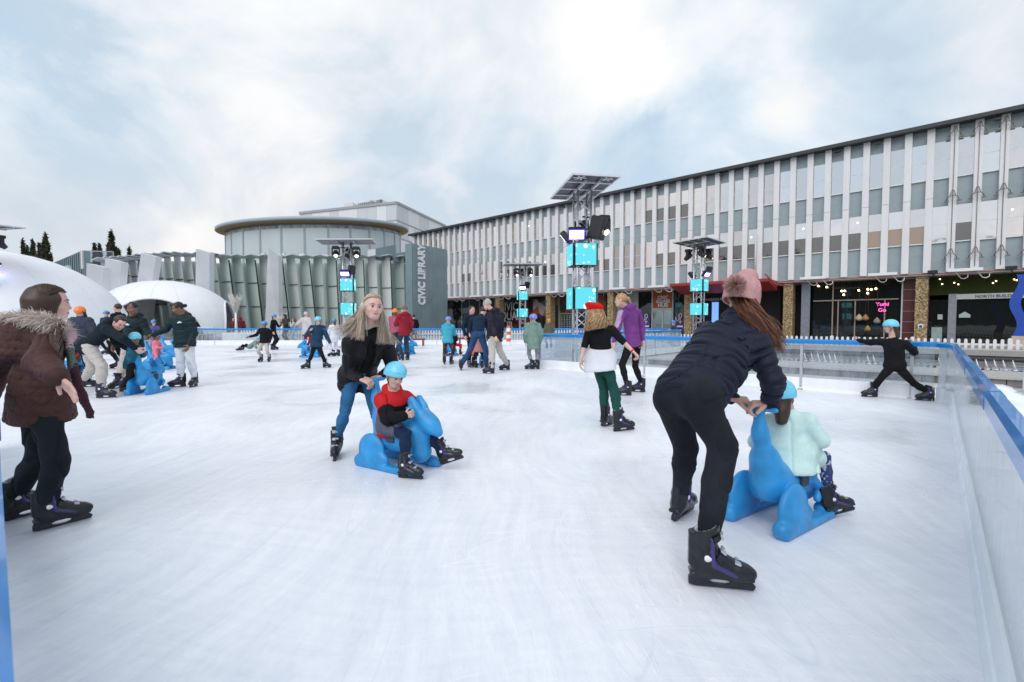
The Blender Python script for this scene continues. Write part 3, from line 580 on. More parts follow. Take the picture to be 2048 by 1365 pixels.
# maroon tiled piers either side of the right column
for p0, p1 in ((1804, 1828), (1849, 1856)):
    m = MB(); t_ = T0 + .95
    for k in range(6): bx(m, sp_(p0, t_), sp_(p1, t_), t_, t_ + .2, k * .66 + .01, k * .66 + .64)
    m.cur = 1; bx(m, sp_(p0, t_), sp_(p1, t_), t_ + .02, t_ + .21, 0, 4.0); m.build('tiled_pier', [M_TILE, M_FRAMEL], bld)
mull(1802, 0, 4.0, M_FRAMEL, t=T0 + .9, w_=.08)
m = MB(); s = sp_(1841, T0 + .1); m.box(ST(s, T0 + .105, 1.05), (.24, .02, .24), (A1, A2, (0, 0, 1))); m.build('notice', M_WHITE, bld); m = MB(); m.box(ST(s, T0 + .09, 1.03), (.14, .02, .14), (A1, A2, (0, 0, 1))); m.build('notice_print', M_FRAME, bld)
# north entrance
panel(1856, 2200, 0, 2.62, 'entrance_window', M_SHOPG, t=TS - 1.2); panel(1856, 2200, 2.9, 4.0, 'entrance_fanlight', M_SHOPG2, t=TS - 1.2)
m = MB(); t_ = TS - 1.3; bx(m, sp_(1910, t_), sp_(2200, t_), t_ - .05, t_ + .09, 2.62, 2.92); m.build('door_header', M_FRAMEL, bld)
text_mesh('lettering', 'NORTH BUILDING', .22, ST(sp_(1993, t_ - .06), t_ - .06, 2.75), -A1, (0, 0, 1), M_FRAME, bld, .005, bold=.004)
mull(1903, 0, 2.95, mat('steel_pier_pale', (.33, .33, .38), .35, metal=.4), t=t_, w_=.36, name='steel_pier')
m = MB(); bx(m, sp_(1874, t_), sp_(1884, t_), t_, t_ + .02, 1.45, 1.75); m.build('notice', mat('notice_pale', (.4, .48, .48), .6), bld)
m = MB(); s = sp_(1928, t_); m.prism([ST(s + .24, t_, 1.55), ST(s - .24, t_, 1.55), ST(s - .24, t_, 1.72), ST(s, t_, 1.9), ST(s + .24, t_, 1.72)], A2 * .02); m.build('notice', MATS['notice_pale'], bld)
m = MB(); bx(m, sp_(1863, t_), sp_(1884, t_), t_ - .4, t_ + .02, 0, .98); m.build('kiosk', mat('kiosk_pale', (.30, .38, .38), .4), bld)
for px, z in ((1881, 3.55), (1905, 3.6), (1913, 3.5), (1988, 3.6), (1982, 3.5), (2024, 3.65), (2029, 3.6), (1876, 3.85)):
    m = MB(); t2 = TS - 1.26; c = ST(sp_(px, t2), t2, z); m.lathe(c, [(0, -.005), (.03, -.003), (.035, 0), (0, .005)], 8, ax=A2); m.build('lamp', MATS['warm_bulb'], bld)
# white heater boxes hung below the facade, with curled brackets
for px0, px1 in ((899, 919), (940, 962), (987, 1010), (1091, 1116), (1219, 1250), (1296, 1330), (1598, 1649), (1733, 1791), (1890, 1961)):
    tt = T0 - .5; s0, s1 = st_at(px0, tt), st_at(px1, tt); c = (s0 + s1) / 2
    r = empty('outdoor_heater', ST(c, tt, 4.0), 'long white heater box %s' % {899: 'farthest left beside the grey sign wall', 940: 'second from the sign wall', 987: 'above the left edge of the big orange lettering', 1091: 'just left of the tallest light tower', 1219: 'just right of the tallest light tower', 1296: 'above the orange hub sign', 1598: 'above the cafe beside the steel pier', 1733: 'above the pink neon in the cafe', 1890: 'above the grey north entrance'}[px0], 'heater', 'white heaters along the facade')
    m = MB(); m.rbox(ST(c, tt, 4.20), (abs(s0 - s1), .3, .17), (A1, A2, (0, 0, 1)), .015); m.build('housing', M_WHITE, r)
    for f in (.25, .85):
        s = s0 + (s1 - s0) * f; m = MB(); m.path([ST(s, tt + .1, 4.12), ST(s - .1, tt + .25, 3.95), ST(s - .22, tt + .4, 3.78), ST(s - .36, tt + .5, 3.74), ST(s - .5, tt + .55, 3.82), ST(s - .52, tt + .55, 4.0)], .025, 6); m.build('bracket', M_WHITE, r)
for px in (1861, 2017):
    s = st_at(px, T0 - .4); r = empty('security_camera', ST(s, T0 - .4, 4.0), 'black box camera on the facade edge at the %s of the entrance' % ('left' if px < 1900 else 'right'), 'camera', None)
    m = MB(); m.rbox(ST(s, T0 - .4, 4.18), (.45, .22, .2), (A1, A2, (0, 0, 1)), .02); m.build('housing', M_BLACK, r); m = MB(); m.tube(ST(s, T0 - .4, 4.08), ST(s - .12, T0 - .3, 3.86), .03, 6); m.build('arm', M_BLACK, r)
# blue wavy banner post in front of the entrance
t_ = T0 - 4.0; sc_ = st_at(2036, t_); bp_ = empty('banner_post', ST(sc_, t_, 0), 'tall wavy blue banner post on a wooden plinth near the right edge', 'banner')
m = MB(); n = 24; pf = [(ST(sc_ - .14 * math.sin(k / n * 9.2) * (1 if k < 22 else .8), t_, .62 + k * .128)) for k in range(n)]
vs = []; fs = []
for p in pf:
    for (a, b_) in ((.19, -.05), (-.19, -.05), (-.19, .05), (.19, .05)): vs.append(p + A1 * a + A2 * b_)
for k in range(n - 1):
    for j in range(4): fs.append((4 * k + j, 4 * k + (j + 1) % 4, 4 * k + 4 + (j + 1) % 4, 4 * k + 4 + j))
fs += [(3, 2, 1, 0), tuple(range(4 * n - 4, 4 * n))]; m.add(vs, fs); m.build('banner_cloth', mat('banner_blue', (.012, .07, .42), .5, var=.1), bp_)
m = MB(); m.box(ST(sc_, t_, .31), (.42, .42, .62), (A1, A2, (0, 0, 1))); m.build('plinth', mat('plinth_wood', (.55, .42, .34), .6), bp_)
# ================================================================ LIBRARY WITH ROUND DRUM
M_DRUM = mat('drum_render', srgb(196, 207, 212), .7, var=.07, scale=.35, stretch=(1, 1, .5))
M_FASC = mat('fascia_grey', srgb(160, 178, 188), .45, var=.06)
M_OCHRE = mat('soffit_ochre', (.36, .25, .13), .7, var=.1)
M_FIN = mirror_mat('glass_fin_green', (.8, .9, .9), .12, .16, (.58, .67, .64))
M_FINP = mirror_mat('glass_fin_pale', (.9, .93, .95), .15, .16, (.76, .80, .80))
M_FINW = mat('white_fin', (.64, .66, .69), .5, var=.06, scale=1)
M_TEAL = mirror_mat('glass_teal', (.3, .6, .6), .05, .30, (.03, .17, .17))
M_TEALM = mirror_mat('glass_teal_mid', (.8, .9, .9), .08, .32, (.52, .62, .61))
lib = empty('library', (-17, 52, 0), 'curved glass-finned library building with a round flat-roofed drum rising behind it', 'building')
# drum
DC = P(640, 645, 72); DR = 12.2; DC.z = 0; dm = MB()
zt = P(632, 452, 59).z
def ring(r, z): return [(r, z)]
n_ = 96; lift = lambda x, y: .07 * (y + DR + 1.3) + .045 * x
wallM = lambda v: Vector((v.x, v.y, v.z + (lift(v.x - DC.x, v.y - DC.y) if v.z > 12 else 0)))
dm = MB(wallM); dm.lathe((DC.x, DC.y, 0), [(DR, 5), (DR, 13.4)], n_); dm.cur = 1
for k in range(14):     # vertical seams with bolts
    a = R(-168 + k * 13.2); p = Vector((DC.x + (DR + .03) * math.cos(a), DC.y + (DR + .03) * math.sin(a), 0)); dm.box(p + Vector((0, 0, 9.2)), (.22, .1, 8.6), (Vector((-math.sin(a), math.cos(a), 0)), Vector((math.cos(a), math.sin(a), 0)), (0, 0, 1)))
dm.build('drum', [M_DRUM, mat('drum_seam', (.33, .38, .40), .6)], lib)
st = mat('roof_stain', (.30, .33, .33), .8, var=.5, scale=1.5, stretch=(1, 1, .25))
dm = MB(wallM); dm.lathe((DC.x, DC.y, 0), [(DR + .02, 13.0), (DR + .02, 13.38)], n_); dm.build('stain_band', st, lib)
# tilted roof disc
tilt = R(-1.6)
rm = MB(lambda v: Vector((DC.x, DC.y, 0)) + Matrix.Rotation(tilt, 3, 'Y') @ Vector((v.x, v.y, 0)) * 1 + Vector((0, 0, v.z)) + Vector((0, 0, 0)))
def roofM(v):
    d = Vector((v.x, v.y, 0)); return Vector((DC.x + v.x, DC.y + v.y, v.z + lift(v.x, v.y)))
rm = MB(roofM); z0 = 13.62
rm.cur = 0; rm.lathe((0, 0, 0), [(DR - .3, z0 + .0), (DR + 1.1, z0 + .26)], n_); rm.cur = 1; rm.lathe((0, 0, 0), [(DR + 1.1, z0 + .26), (DR + 1.2, z0 + .36), (DR + 1.18, z0 + .66), (DR + .9, z0 + .74), (0, z0 + .78)], n_)
rm.build('drum_roof', [M_OCHRE, M_FASC], lib)
m = MB()
for px in (515, 558, 602, 652, 695):
    p = P(px, 508, 59.2); a = math.atan2(p.y - DC.y, p.x - DC.x); pp = Vector((DC.x + (DR + .02) * math.cos(a), DC.y + (DR + .02) * math.sin(a), P(px, 508, 58.7).z)); X = Vector((-math.sin(a), math.cos(a), 0)); Yv = Vector((math.cos(a), math.sin(a), 0))
    w_ = MB(); w_.cur = 0; w_.box(pp, (1.0, .06, .62), (X, Yv, (0, 0, 1))); w_.cur = 1; w_.box(pp + Yv * .03, (.86, .04, .5), (X, Yv, (0, 0, 1))); w_.build('window', [M_FASC, M_WIN[1]], lib)
# the curved glass wall: stations of (photo column, distance, top photo row)
def gw_pt(px):
    "plan curve of the glass wall: distance ahead for each photo column"
    k = (px - 175) / (825 - 175); Y = 33 + 16.5 * k ** .8 if k > 0 else 33; return Y
def gw_top(px): return 515 + 14 * max(0, (330 - px) / 150) if px < 420 else 519
pxs = list(range(196, 828, 3)); m = MB()
V = []; F = []
for i, px in enumerate(pxs):
    Y = gw_pt(px) + .9; a = P(px, 645, Y); top = P(px, gw_top(px) + 8, Y).z
    V += [Vector((a.x, a.y, 0)), Vector((a.x, a.y, 3.2)), Vector((a.x, a.y, 3.2)), Vector((a.x, a.y, top))]
    if i: b = 4 * i; F += [(b - 4, b, b + 1, b - 3), (b - 2, b + 2, b + 3, b - 1)]
mesh_obj('glass_wall', V, F, mirror_mat('curtain_glass', (.8, .9, .88), .08, .20, (.56, .66, .60)), lib)
# interior dark slots + fins (each pane leans a little and stands proud)
rnd = random.Random(3)
fin_px = []
x = 205.0
while x < 822: fin_px.append(x); x += 13 + 14 * min(1, max(0, (x - 205) / 260))
for i, px in enumerate(fin_px):
    Y = gw_pt(px); a = P(px, 645, Y); a.z = 0; b = P(px + 13 if px < 400 else px + 17, 645, gw_pt(px + 15) - .9); b.z = 0; top = P(px, gw_top(px) - 2 + rnd.uniform(-1, 1), Y).z
    lean = Vector((-.55 if px < 620 else -.15, -.25, 0)); mt = M_FINW if px < 290 else (M_FINP if px < 400 or rnd.random() < .35 else (M_FIN if px < 715 else (M_TEAL if i % 2 else M_TEALM)))
    m = MB(); d = (b - a).normalized(); nn = Vector((-d.y, d.x, 0)) * .03
    for z0_, z1_ in ((.3, 2.65), (2.7, 4.75), (4.8, top)):
        k0, k1 = z0_ / top, z1_ / top; A = a - lean * (1 - k0); B = b - lean * (1 - k0); A2_, B2_ = a - lean * (1 - k1), b - lean * (1 - k1)
        m.add([A + Vector((0, 0, z0_)), B + Vector((0, 0, z0_)), B2_ + Vector((0, 0, z1_)), A2_ + Vector((0, 0, z1_)), A + nn + Vector((0, 0, z0_)), B + nn + Vector((0, 0, z0_)), B2_ + nn + Vector((0, 0, z1_)), A2_ + nn + Vector((0, 0, z1_))],
              [(0, 1, 2, 3), (7, 6, 5, 4), (0, 4, 5, 1), (1, 5, 6, 2), (2, 6, 7, 3), (3, 7, 4, 0)])
    m.build('glass_fin', mt, lib)
    if i % 2 == 1 and 380 < px < 820:
        m = MB(); q0 = b - lean; m.prism([q0 + Vector((-.06, .1, .2)), q0 + Vector((.06, .1, .2)), b + Vector((.06, .1, top - .2)), b + Vector((-.06, .1, top - .2))], (0, .1, 0)); m.build('mullion', mat('mullion_black', (.03, .045, .045), .5), lib)
    m = MB(); m.cur = 0
    for z_ in (2.67, 4.77): k_ = z_ / top; A = a - lean * (1 - k_); B = b - lean * (1 - k_); m.bar(A + Vector((0, -.05, z_)), B + Vector((0, -.05, z_)), .05, .06)
    m.build('pane_bracket', MATS.get('mullion_black') or mat('mullion_black', (.03, .045, .045), .5), lib)
    # glass awning flap at the top
    c = P(px + 8, 516, Y - .8); m = MB(); m.prism([a + Vector((-.3, -.5, top + .02)), b + Vector((.2, -1.0, top + .12)), b + Vector((.5, .6, top + .10)), a + Vector((-.1, .9, top + .02))], (0, 0, .05)); m.build('awning_glass', mat('awning_pale', (.62, .67, .70), .35), lib)
# tall white leaning fins
for (xt0, xt1, yt, xb, Yb) in ((173, 207, 527, 172, 31.0), (210, 243, 517, 204, 31.8), (282, 312, 506, 262, 34.6), (392, 419, 498, 392, 37.6), (536, 557, 495, 532, 41)):
    a = P(xt0, yt, Yb); b = P(xt1, yt + (8 if xt0 < 450 else 17), Yb + .6); ab = P(xb - 3, 660, Yb); bb = P(xb + 26, 660, Yb + .6); ab.z = bb.z = .02
    m = MB(); m.prism([ab, bb, b, a], Vector((.12, .45, 0))); m.build('white_fin', M_FINW, lib)
# low grey parapets beside the sign
m = MB(); m.prism([P(751, 498, 47), P(789, 490, 49), P(789, 520, 49), P(751, 520, 47)], (0, .6, 0)); m.prism([P(786, 509, 47.5), P(830, 500, 50), P(830, 525, 50), P(786, 525, 47.5)], (0, .6, 0))
M_ZINC = mat('zinc_cladding', srgb(128, 146, 154), .45, metal=.2, var=.07, scale=1)
m.build('parapet', M_ZINC, lib)
m = MB(); m.prism([P(735, 500, 52), P(752, 498, 52), P(752, 525, 52), P(735, 525, 52)], (0, .6, 0)); m.build('upper_wall', M_FINW, lib)
# sign wall
YS = 43.5; a = P(824, 490, YS); b = P(894, 497, YS + 3.9); top0, top1 = a.z, b.z; d = Vector((b.x - a.x, b.y - a.y, 0)); ln = d.length; d.normalize(); nn = Vector((d.y, -d.x, 0))
sg = empty('sign_wall', (a.x, a.y, 0), 'tall dark zinc-clad wall with vertical white CIVIC LIBRARY lettering', 'sign wall')
m = MB(); m.prism([(a.x, a.y, 0), (b.x, b.y, 0), (b.x, b.y, (top0 + top1) / 2), (a.x, a.y, (top0 + top1) / 2)], -nn * .9); m.build('core', MATS['zinc_cladding'], sg)
HT = (top0 + top1) / 2; m = MB(); ncol = 9; rr = random.Random(5)
for c in range(ncol):
    x0, x1 = ln * c / ncol + .012, ln * (c + 1) / ncol - .012; z = rr.uniform(-1.5, 0)
    while z < HT - .1:
        z1_ = min(HT - .03, z + rr.uniform(1.7, 3.0)); zz0 = max(z, .05)
        if z1_ > zz0 + .1:
            o_ = Vector((a.x, a.y, 0)) + nn * .03
            m.add([o_ + d * x0 + Vector((0, 0, zz0)), o_ + d * x1 + Vector((0, 0, zz0)), o_ + d * x1 + Vector((0, 0, z1_)), o_ + d * x0 + Vector((0, 0, z1_))], [(0, 1, 2, 3)])
        z = z1_ + .025
m.build('cladding', mat('zinc_panels', srgb(132, 150, 158), .42, metal=.2, var=.09, scale=.8), sg)
text_mesh('lettering', 'CIVIC LIBRARY', 1.16, Vector((a.x, a.y, 0)) + d * (ln * .25) + nn * .06 + Vector((0, 0, P(840, 548, YS).z)), (0, 0, 1), -d, M_WHITE, sg, .04, bold=.05, squash=.74)
# ================================================================ WHITE TILED BUILDING BEHIND
wb = empty('tiled_building', P(793, 645, 95), 'boxy white panelled building with a rooftop plant cage rising behind the drum', 'building'); wb.location.z = 0
M_WT = mat('white_tiles', (.66, .68, .70), .4, var=.03, scale=.5)
c0 = P(793, 407, 95); cL = P(600, 440, 104); cR = P(891, 441, 118); H_ = c0.z; gz = lambda p, z: Vector((p.x, p.y, z))
m = MB(); m.add([gz(cL, 0), gz(c0, 0), gz(cR, 0), gz(cL, H_), gz(c0, H_), gz(cR, H_), gz(cL + (cR - c0), H_)], [(0, 1, 4, 3), (1, 2, 5, 4), (3, 4, 5, 6)]); m.build('wall', M_WT, wb)
M_JOINT = mat('tile_joint', (.36, .38, .40), .6); m = MB(); tt_ = [mat('tile_light', (.74, .76, .78), .4, var=.02), mat('tile_grey', (.60, .62, .65), .4, var=.02)]
for (p, q) in ((c0, cL), (c0, cR)):
    dd = Vector((q.x - p.x, q.y - p.y, 0)); L_ = dd.length; dd.normalize(); n2 = Vector((dd.y, -dd.x, 0)); n2 = n2 if n2.y < 0 else -n2; j = MB()
    for k in range(1, 6): j.box(gz(p, H_ - 3.4 * k) + dd * L_ / 2 + n2 * .05, (L_, .1, .22), (dd, n2, (0, 0, 1)))
    j.box(gz(p, H_ + .1) + dd * L_ / 2, (L_, .5, .5), (dd, n2, (0, 0, 1)))
    j.build('joint', M_JOINT, wb)
    tl = MB()
    for k in range(5):
        for c in range(int(L_ / 2.4)):
            tl.cur = rr.random() < .45
            tl.box(gz(p, H_ - 3.4 * k - 1.7) + dd * (c * 2.4 + 1.2) + n2 * .03, (2.36, .06, 3.1), (dd, n2, (0, 0, 1)))
    tl.build('cladding', tt_, wb)
m = MB(); pc = [P(708, 420, 100), P(760, 413, 97), P(785, 419, 101)]
zb = H_; zt_ = P(762, 399, 98).z
q0, q1, q2 = (Vector((p.x, p.y, 0)) for p in (P(708, 410, 102), P(762, 399, 98), P(789, 406, 104)))
for A_, B_ in ((q0, q1), (q1, q2)):
    for k in range(15): m.bar(gz(A_.lerp(B_, k / 14), zb), gz(A_.lerp(B_, k / 14), zt_), .08, .08)
    for z in (zb + .2, (zb + zt_) / 2, zt_): m.bar(gz(A_, z), gz(B_, z), .12, .12)
m.build('roof_cage', M_FINW, wb)
m = MB()
for k in range(9): c = q0.lerp(q1, (k + .5) / 9); m.box(gz(c, zb + .8 + (k % 3) * .15) + Vector((0, 1.2, 0)), (.6, .8, 1.5 + .3 * (k % 2)))
m.build('roof_plant', mat('roof_plant', (.17, .19, .18), .7, var=.4), wb)
m = MB(); p0, p1 = P(688, 410, 104), P(706, 407, 103); m.prism([gz(p0, H_ - 3), gz(p1, H_ - 3), gz(p1, H_ + 2.2), gz(p0, H_ + 2.2)], (0, 2, 0)); m.build('stair_tower', mat('stair_tower', (.62, .62, .64), .6), wb)
# ================================================================ GREY WING AT THE LEFT
gb = empty('grey_wing', P(170, 645, 42), 'grey ribbed metal building wing with a glazed roof terrace at the left', 'building'); gb.location.z = 0
A_ = P(60, 556, 62); B_ = P(164, 502, 42); C_ = P(226, 504, 45)
m = MB(); g0 = lambda p: Vector((p.x, p.y, 0))
m.prism([g0(A_) + Vector((0, 0, P(120, 560, 50).z - 1.2)), g0(B_) + Vector((0, 0, P(164, 552, 42).z - .6)), g0(B_) + Vector((0, 0, B_.z)), g0(A_) + Vector((0, 0, B_.z + .2))], (.3, .5, 0)); m.build('ribbed_wall', MATS['zinc_panels'], gb)
m = MB()
dd = g0(B_) - g0(A_); 
for k in range(34): p = g0(A_) + dd * ((k + .5) / 34); m.bar(p + Vector((.02, -.08, P(164, 556, 42).z)), p + Vector((.02, -.08, B_.z)), .05, .08)
m.build('rib', M_ZINC, gb)
m = MB(); m.prism([B_, C_, g0(C_) + Vector((0, 0, C_.z - 1.5)), g0(B_) + Vector((0, 0, B_.z - 1.5))], (0, .05, 0)); m.build('terrace_glass', glass_mat('terrace_glass', (.7, .8, .82), .2, .03), gb)
m = MB(); m.bar(B_, C_, .08, .08); m.bar(g0(B_) + Vector((0, 0, B_.z - 1.6)), B_, .16, .16); m.bar(C_, g0(C_) + Vector((0, 0, C_.z - 1.6)), .08, .08); m.build('terrace_frame', M_FINW, gb)
m = MB(); m.prism([g0(B_), g0(C_), g0(C_) + Vector((0, 0, C_.z - 1.5)), g0(B_) + Vector((0, 0, B_.z - 1.5))], (0, 3, 0)); m.build('lower_wall', M_ZINC, gb)
m = MB(); m.tube(P(134, 533, 38), P(152, 580, 38), .22, 10); m.build('flue', M_FASC, gb)
m = MB(); p = P(140, 552, 41); m.prism([P(100, 560, 44), P(160, 545, 42), g0(P(160, 545, 42)), g0(P(100, 560, 44))], (0, 1, 0)); m.build('end_wall', mat('tan_wall', (.34, .29, .25), .7, var=.2), gb)
# ================================================================ TREES FAR LEFT
M_LEAF = [mat('conifer_leaf_dark', (.020, .028, .012), .8, var=.3), mat('conifer_leaf_mid', (.045, .055, .022), .8, var=.3), mat('conifer_leaf_brown', (.085, .075, .040), .8, var=.3)]
M_BARK = mat('bark', (.07, .05, .035), .9, var=.3)
def conifer(px, ytop, Y, wpx, label, n=1500):
    tp = P(px, ytop, Y); H = tp.z; base = Vector((tp.x, tp.y, 0)); wr = wpx * Y / FPX / 2
    root = empty('conifer_tree', base, label, 'tree', 'dark conifers beyond the left dome'); t = MB(); t.tube(base, base + Vector((0, 0, H * .96)), .28, 8, .03)
    for k in range(14): z = H * (.25 + .05 * k); a = k * 2.4; rr_ = wr * (1 - z / H) ** .8; t.tube(base + Vector((0, 0, z)), base + Vector((math.cos(a) * rr_ * .8, math.sin(a) * rr_ * .8, z + rr_ * .7)), .06, 5, .015)
    t.build('trunk', M_BARK, root); r_ = random.Random(int(px)); vs = []; fs = []; mi = []
    cl = [(r_.random() ** .75, r_.random() * 6.283, r_.random()) for _ in range(85)]
    for i in range(n):
        k, a, q = cl[i % 85]; z = H * (.16 + .84 * k); env = wr * min(1, ((1 - k) * 1.35) ** .75 + .03); rad = env * (.35 + .65 * q)
        c = base + Vector((math.cos(a) * rad + r_.gauss(0, .16 * wr * (1.1 - k)), math.sin(a) * rad + r_.gauss(0, .16 * wr * (1.1 - k)), z + r_.gauss(0, .022 * H)))
        s_ = r_.uniform(.09, .24); ax1 = Vector((r_.gauss(0, 1), r_.gauss(0, 1), r_.gauss(0, 1) + .8)).normalized(); ax2 = ax1.orthogonal().normalized()
        b = len(vs); vs += [c - ax1 * s_ * 1.7, c + ax2 * s_ * .6, c + ax1 * s_ * 1.9, c - ax2 * s_ * .6]; fs.append((b, b + 1, b + 2, b + 3)); mi.append(r_.choice((0, 0, 1, 1, 2)))
    mesh_obj('crown', vs, fs, M_LEAF, root, False, mi)
for px, yt, Y, wd, lb in ((46, 484, 70, 16, 'narrow dark conifer farthest left beyond the dome'), (55, 498, 73, 18, 'short conifer close behind the farthest left one'), (66, 486, 70, 22, 'second slim conifer from the left beyond the dome'), (79, 494, 72, 16, 'thin spindly conifer just left of the tallest left one'),
                          (91, 476, 66, 36, 'tallest broad conifer above the shoulder of the left dome'), (189, 493, 66, 14, 'small conifer behind the terrace glass, left one'), (199, 495, 68, 18, 'round-topped conifer behind the terrace glass, right one'),
                          (223, 470, 60, 30, 'tall conifer rising behind the grey building wing'), (237, 505, 64, 12, 'small conifer just right of the tall one behind the wing'), (259, 501, 64, 13, 'slim pointed conifer between the white building fins'), (268, 519, 64, 9, 'smallest conifer, just right of the slim pointed one')):
    conifer(px, yt, Y, wd, lb, 2600 if wd > 25 else 1400)
# ================================================================ DOMES
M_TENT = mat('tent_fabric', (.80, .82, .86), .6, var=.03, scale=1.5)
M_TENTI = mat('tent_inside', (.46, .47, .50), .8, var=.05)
def dome(c, rx, ry, h, opens, label, pw=2.3):
    root = empty('dome_tent', c, label, 'tent', 'white dome tents beyond the rink'); nA, nE = 144, 26; V = []; F = []
    for i in range(nA):
        th = 2 * math.pi * i / nA; e0 = 0.0
        for (a0, hw, hh) in opens:
            q = (th - a0 + math.pi) % (2 * math.pi) - math.pi
            if abs(q) < hw: e0 = max(e0, hh * (1 - (abs(q) / hw) ** 2.2) ** .62)
        for j in range(nE + 1):
            e = e0 + (math.pi / 2 - e0) * j / nE; x = max(0, math.cos(e)) ** (2 / pw); z = math.sin(e) ** (2 / pw) if e > 0 else 0
            rp = 1 + .02 * abs(math.sin(th * 2)); V.append((c[0] + rx * x * math.cos(th) * rp, c[1] + ry * x * math.sin(th) * rp, c[2] + h * z))
    for i in range(nA):
        k = (i + 1) % nA
        for j in range(nE): F.append((i * (nE + 1) + j, k * (nE + 1) + j, k * (nE + 1) + j + 1, i * (nE + 1) + j + 1))
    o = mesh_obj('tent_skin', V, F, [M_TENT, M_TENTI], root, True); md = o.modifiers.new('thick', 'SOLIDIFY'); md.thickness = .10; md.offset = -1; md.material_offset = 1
    sm_ = MB()
    for i in range(0, nA, 9):
        sm_.path([Vector(V[i * (nE + 1) + j]) + (Vector(V[i * (nE + 1) + j]) - Vector(c)).normalized() * .004 for j in range(0, nE + 1, 2)], .012, 4)
    sm_.build('seam_welts', mat('seam_grey', (.70, .72, .76), .6), root)
    for (a0, hw, hh) in opens:
        pts = []
        for k in range(41):
            q = -1 + 2 * k / 40; e = hh * (1 - abs(q) ** 2.2) ** .62 if abs(q) < 1 else 0; th = a0 + q * hw; x = max(0, math.cos(e)) ** (2 / pw); z = math.sin(e) ** (2 / pw) if e > 0 else 0; rp = 1 + .02 * abs(math.sin(th * 2))
            pts.append((c[0] + rx * x * math.cos(th) * rp, c[1] + ry * x * math.sin(th) * rp, c[2] + h * z))
        m = MB(); m.path(pts, .07, 8); m.build('edge_tube', M_TENT, root)
    return root
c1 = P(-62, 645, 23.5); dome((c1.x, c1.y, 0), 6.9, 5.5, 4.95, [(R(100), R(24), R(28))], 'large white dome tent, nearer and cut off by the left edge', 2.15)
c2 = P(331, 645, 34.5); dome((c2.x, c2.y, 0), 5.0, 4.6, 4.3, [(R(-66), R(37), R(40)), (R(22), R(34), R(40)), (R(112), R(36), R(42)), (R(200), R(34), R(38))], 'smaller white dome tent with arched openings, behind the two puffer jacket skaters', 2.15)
# ================================================================ LIGHT TOWERS
M_LED = bpy.data.materials.new('led_screen'); M_LED.use_nodes = True
t = M_LED.node_tree; b = t.nodes['Principled BSDF']; tc = t.nodes.new('ShaderNodeTexCoord'); v = t.nodes.new('ShaderNodeTexVoronoi'); v.inputs['Scale'].default_value = 7.5
t.links.new(tc.outputs['Object'], v.inputs['Vector']); sp2 = t.nodes.new('ShaderNodeSeparateColor'); t.links.new(v.outputs['Color'], sp2.inputs[0])
m1_ = t.nodes.new('ShaderNodeMath'); m1_.operation = 'MULTIPLY'; m1_.inputs[1].default_value = .52; t.links.new(sp2.outputs[0], m1_.inputs[0])
m2_ = t.nodes.new('ShaderNodeMath'); m2_.operation = 'LESS_THAN'; t.links.new(v.outputs['Distance'], m2_.inputs[0]); t.links.new(m1_.outputs[0], m2_.inputs[1])
mx = t.nodes.new('ShaderNodeMix'); mx.data_type = 'RGBA'; t.links.new(m2_.outputs[0], mx.inputs[0]); mx.inputs[6].default_value = (.085, .58, .68, 1); mx.inputs[7].default_value = (.75, .95, 1, 1)
t.links.new(mx.outputs[2], b.inputs['Emission Color']); b.inputs['Emission Strength'].default_value = .95; b.inputs['Base Color'].default_value = (.02, .05, .06, 1); b.inputs['Roughness'].default_value = .6
M_WASH = mat('wash_light_glow', (.6, .5, 1), emit=(.72, .60, 1.0), estr=9)
M_VIO = mat('violet_halo_rim', (.03, .02, .12), .4, emit=(.12, .05, .75), estr=1.1)  # violet halo of the wash lights, put on the case rim as glow
M_LENS = mat('spot_lens', (.9, .85, .8), emit=(1, .9, .82), estr=2.5)
M_LEDB = mat('led_case', (.012, .015, .02), .5)
def truss(m, c, w_, z0, z1, cell=.32, r=.02):
    h = w_ / 2; cs = [Vector((c.x + i * h, c.y + j * h, 0)) for i, j in ((-1, -1), (1, -1), (1, 1), (-1, 1))]
    for q in cs: m.tube(q + Vector((0, 0, z0)), q + Vector((0, 0, z1)), r * 1.3, 8)
    n = max(1, int((z1 - z0) / cell))
    for k in range(n):
        za, zb = z0 + (z1 - z0) * k / n, z0 + (z1 - z0) * (k + 1) / n
        for i in range(4):
            a, b_ = cs[i], cs[(i + 1) % 4]
            if (k + i) % 2: a, b_ = b_, a
            m.tube(a + Vector((0, 0, za)), b_ + Vector((0, 0, zb)), r * .6, 5)
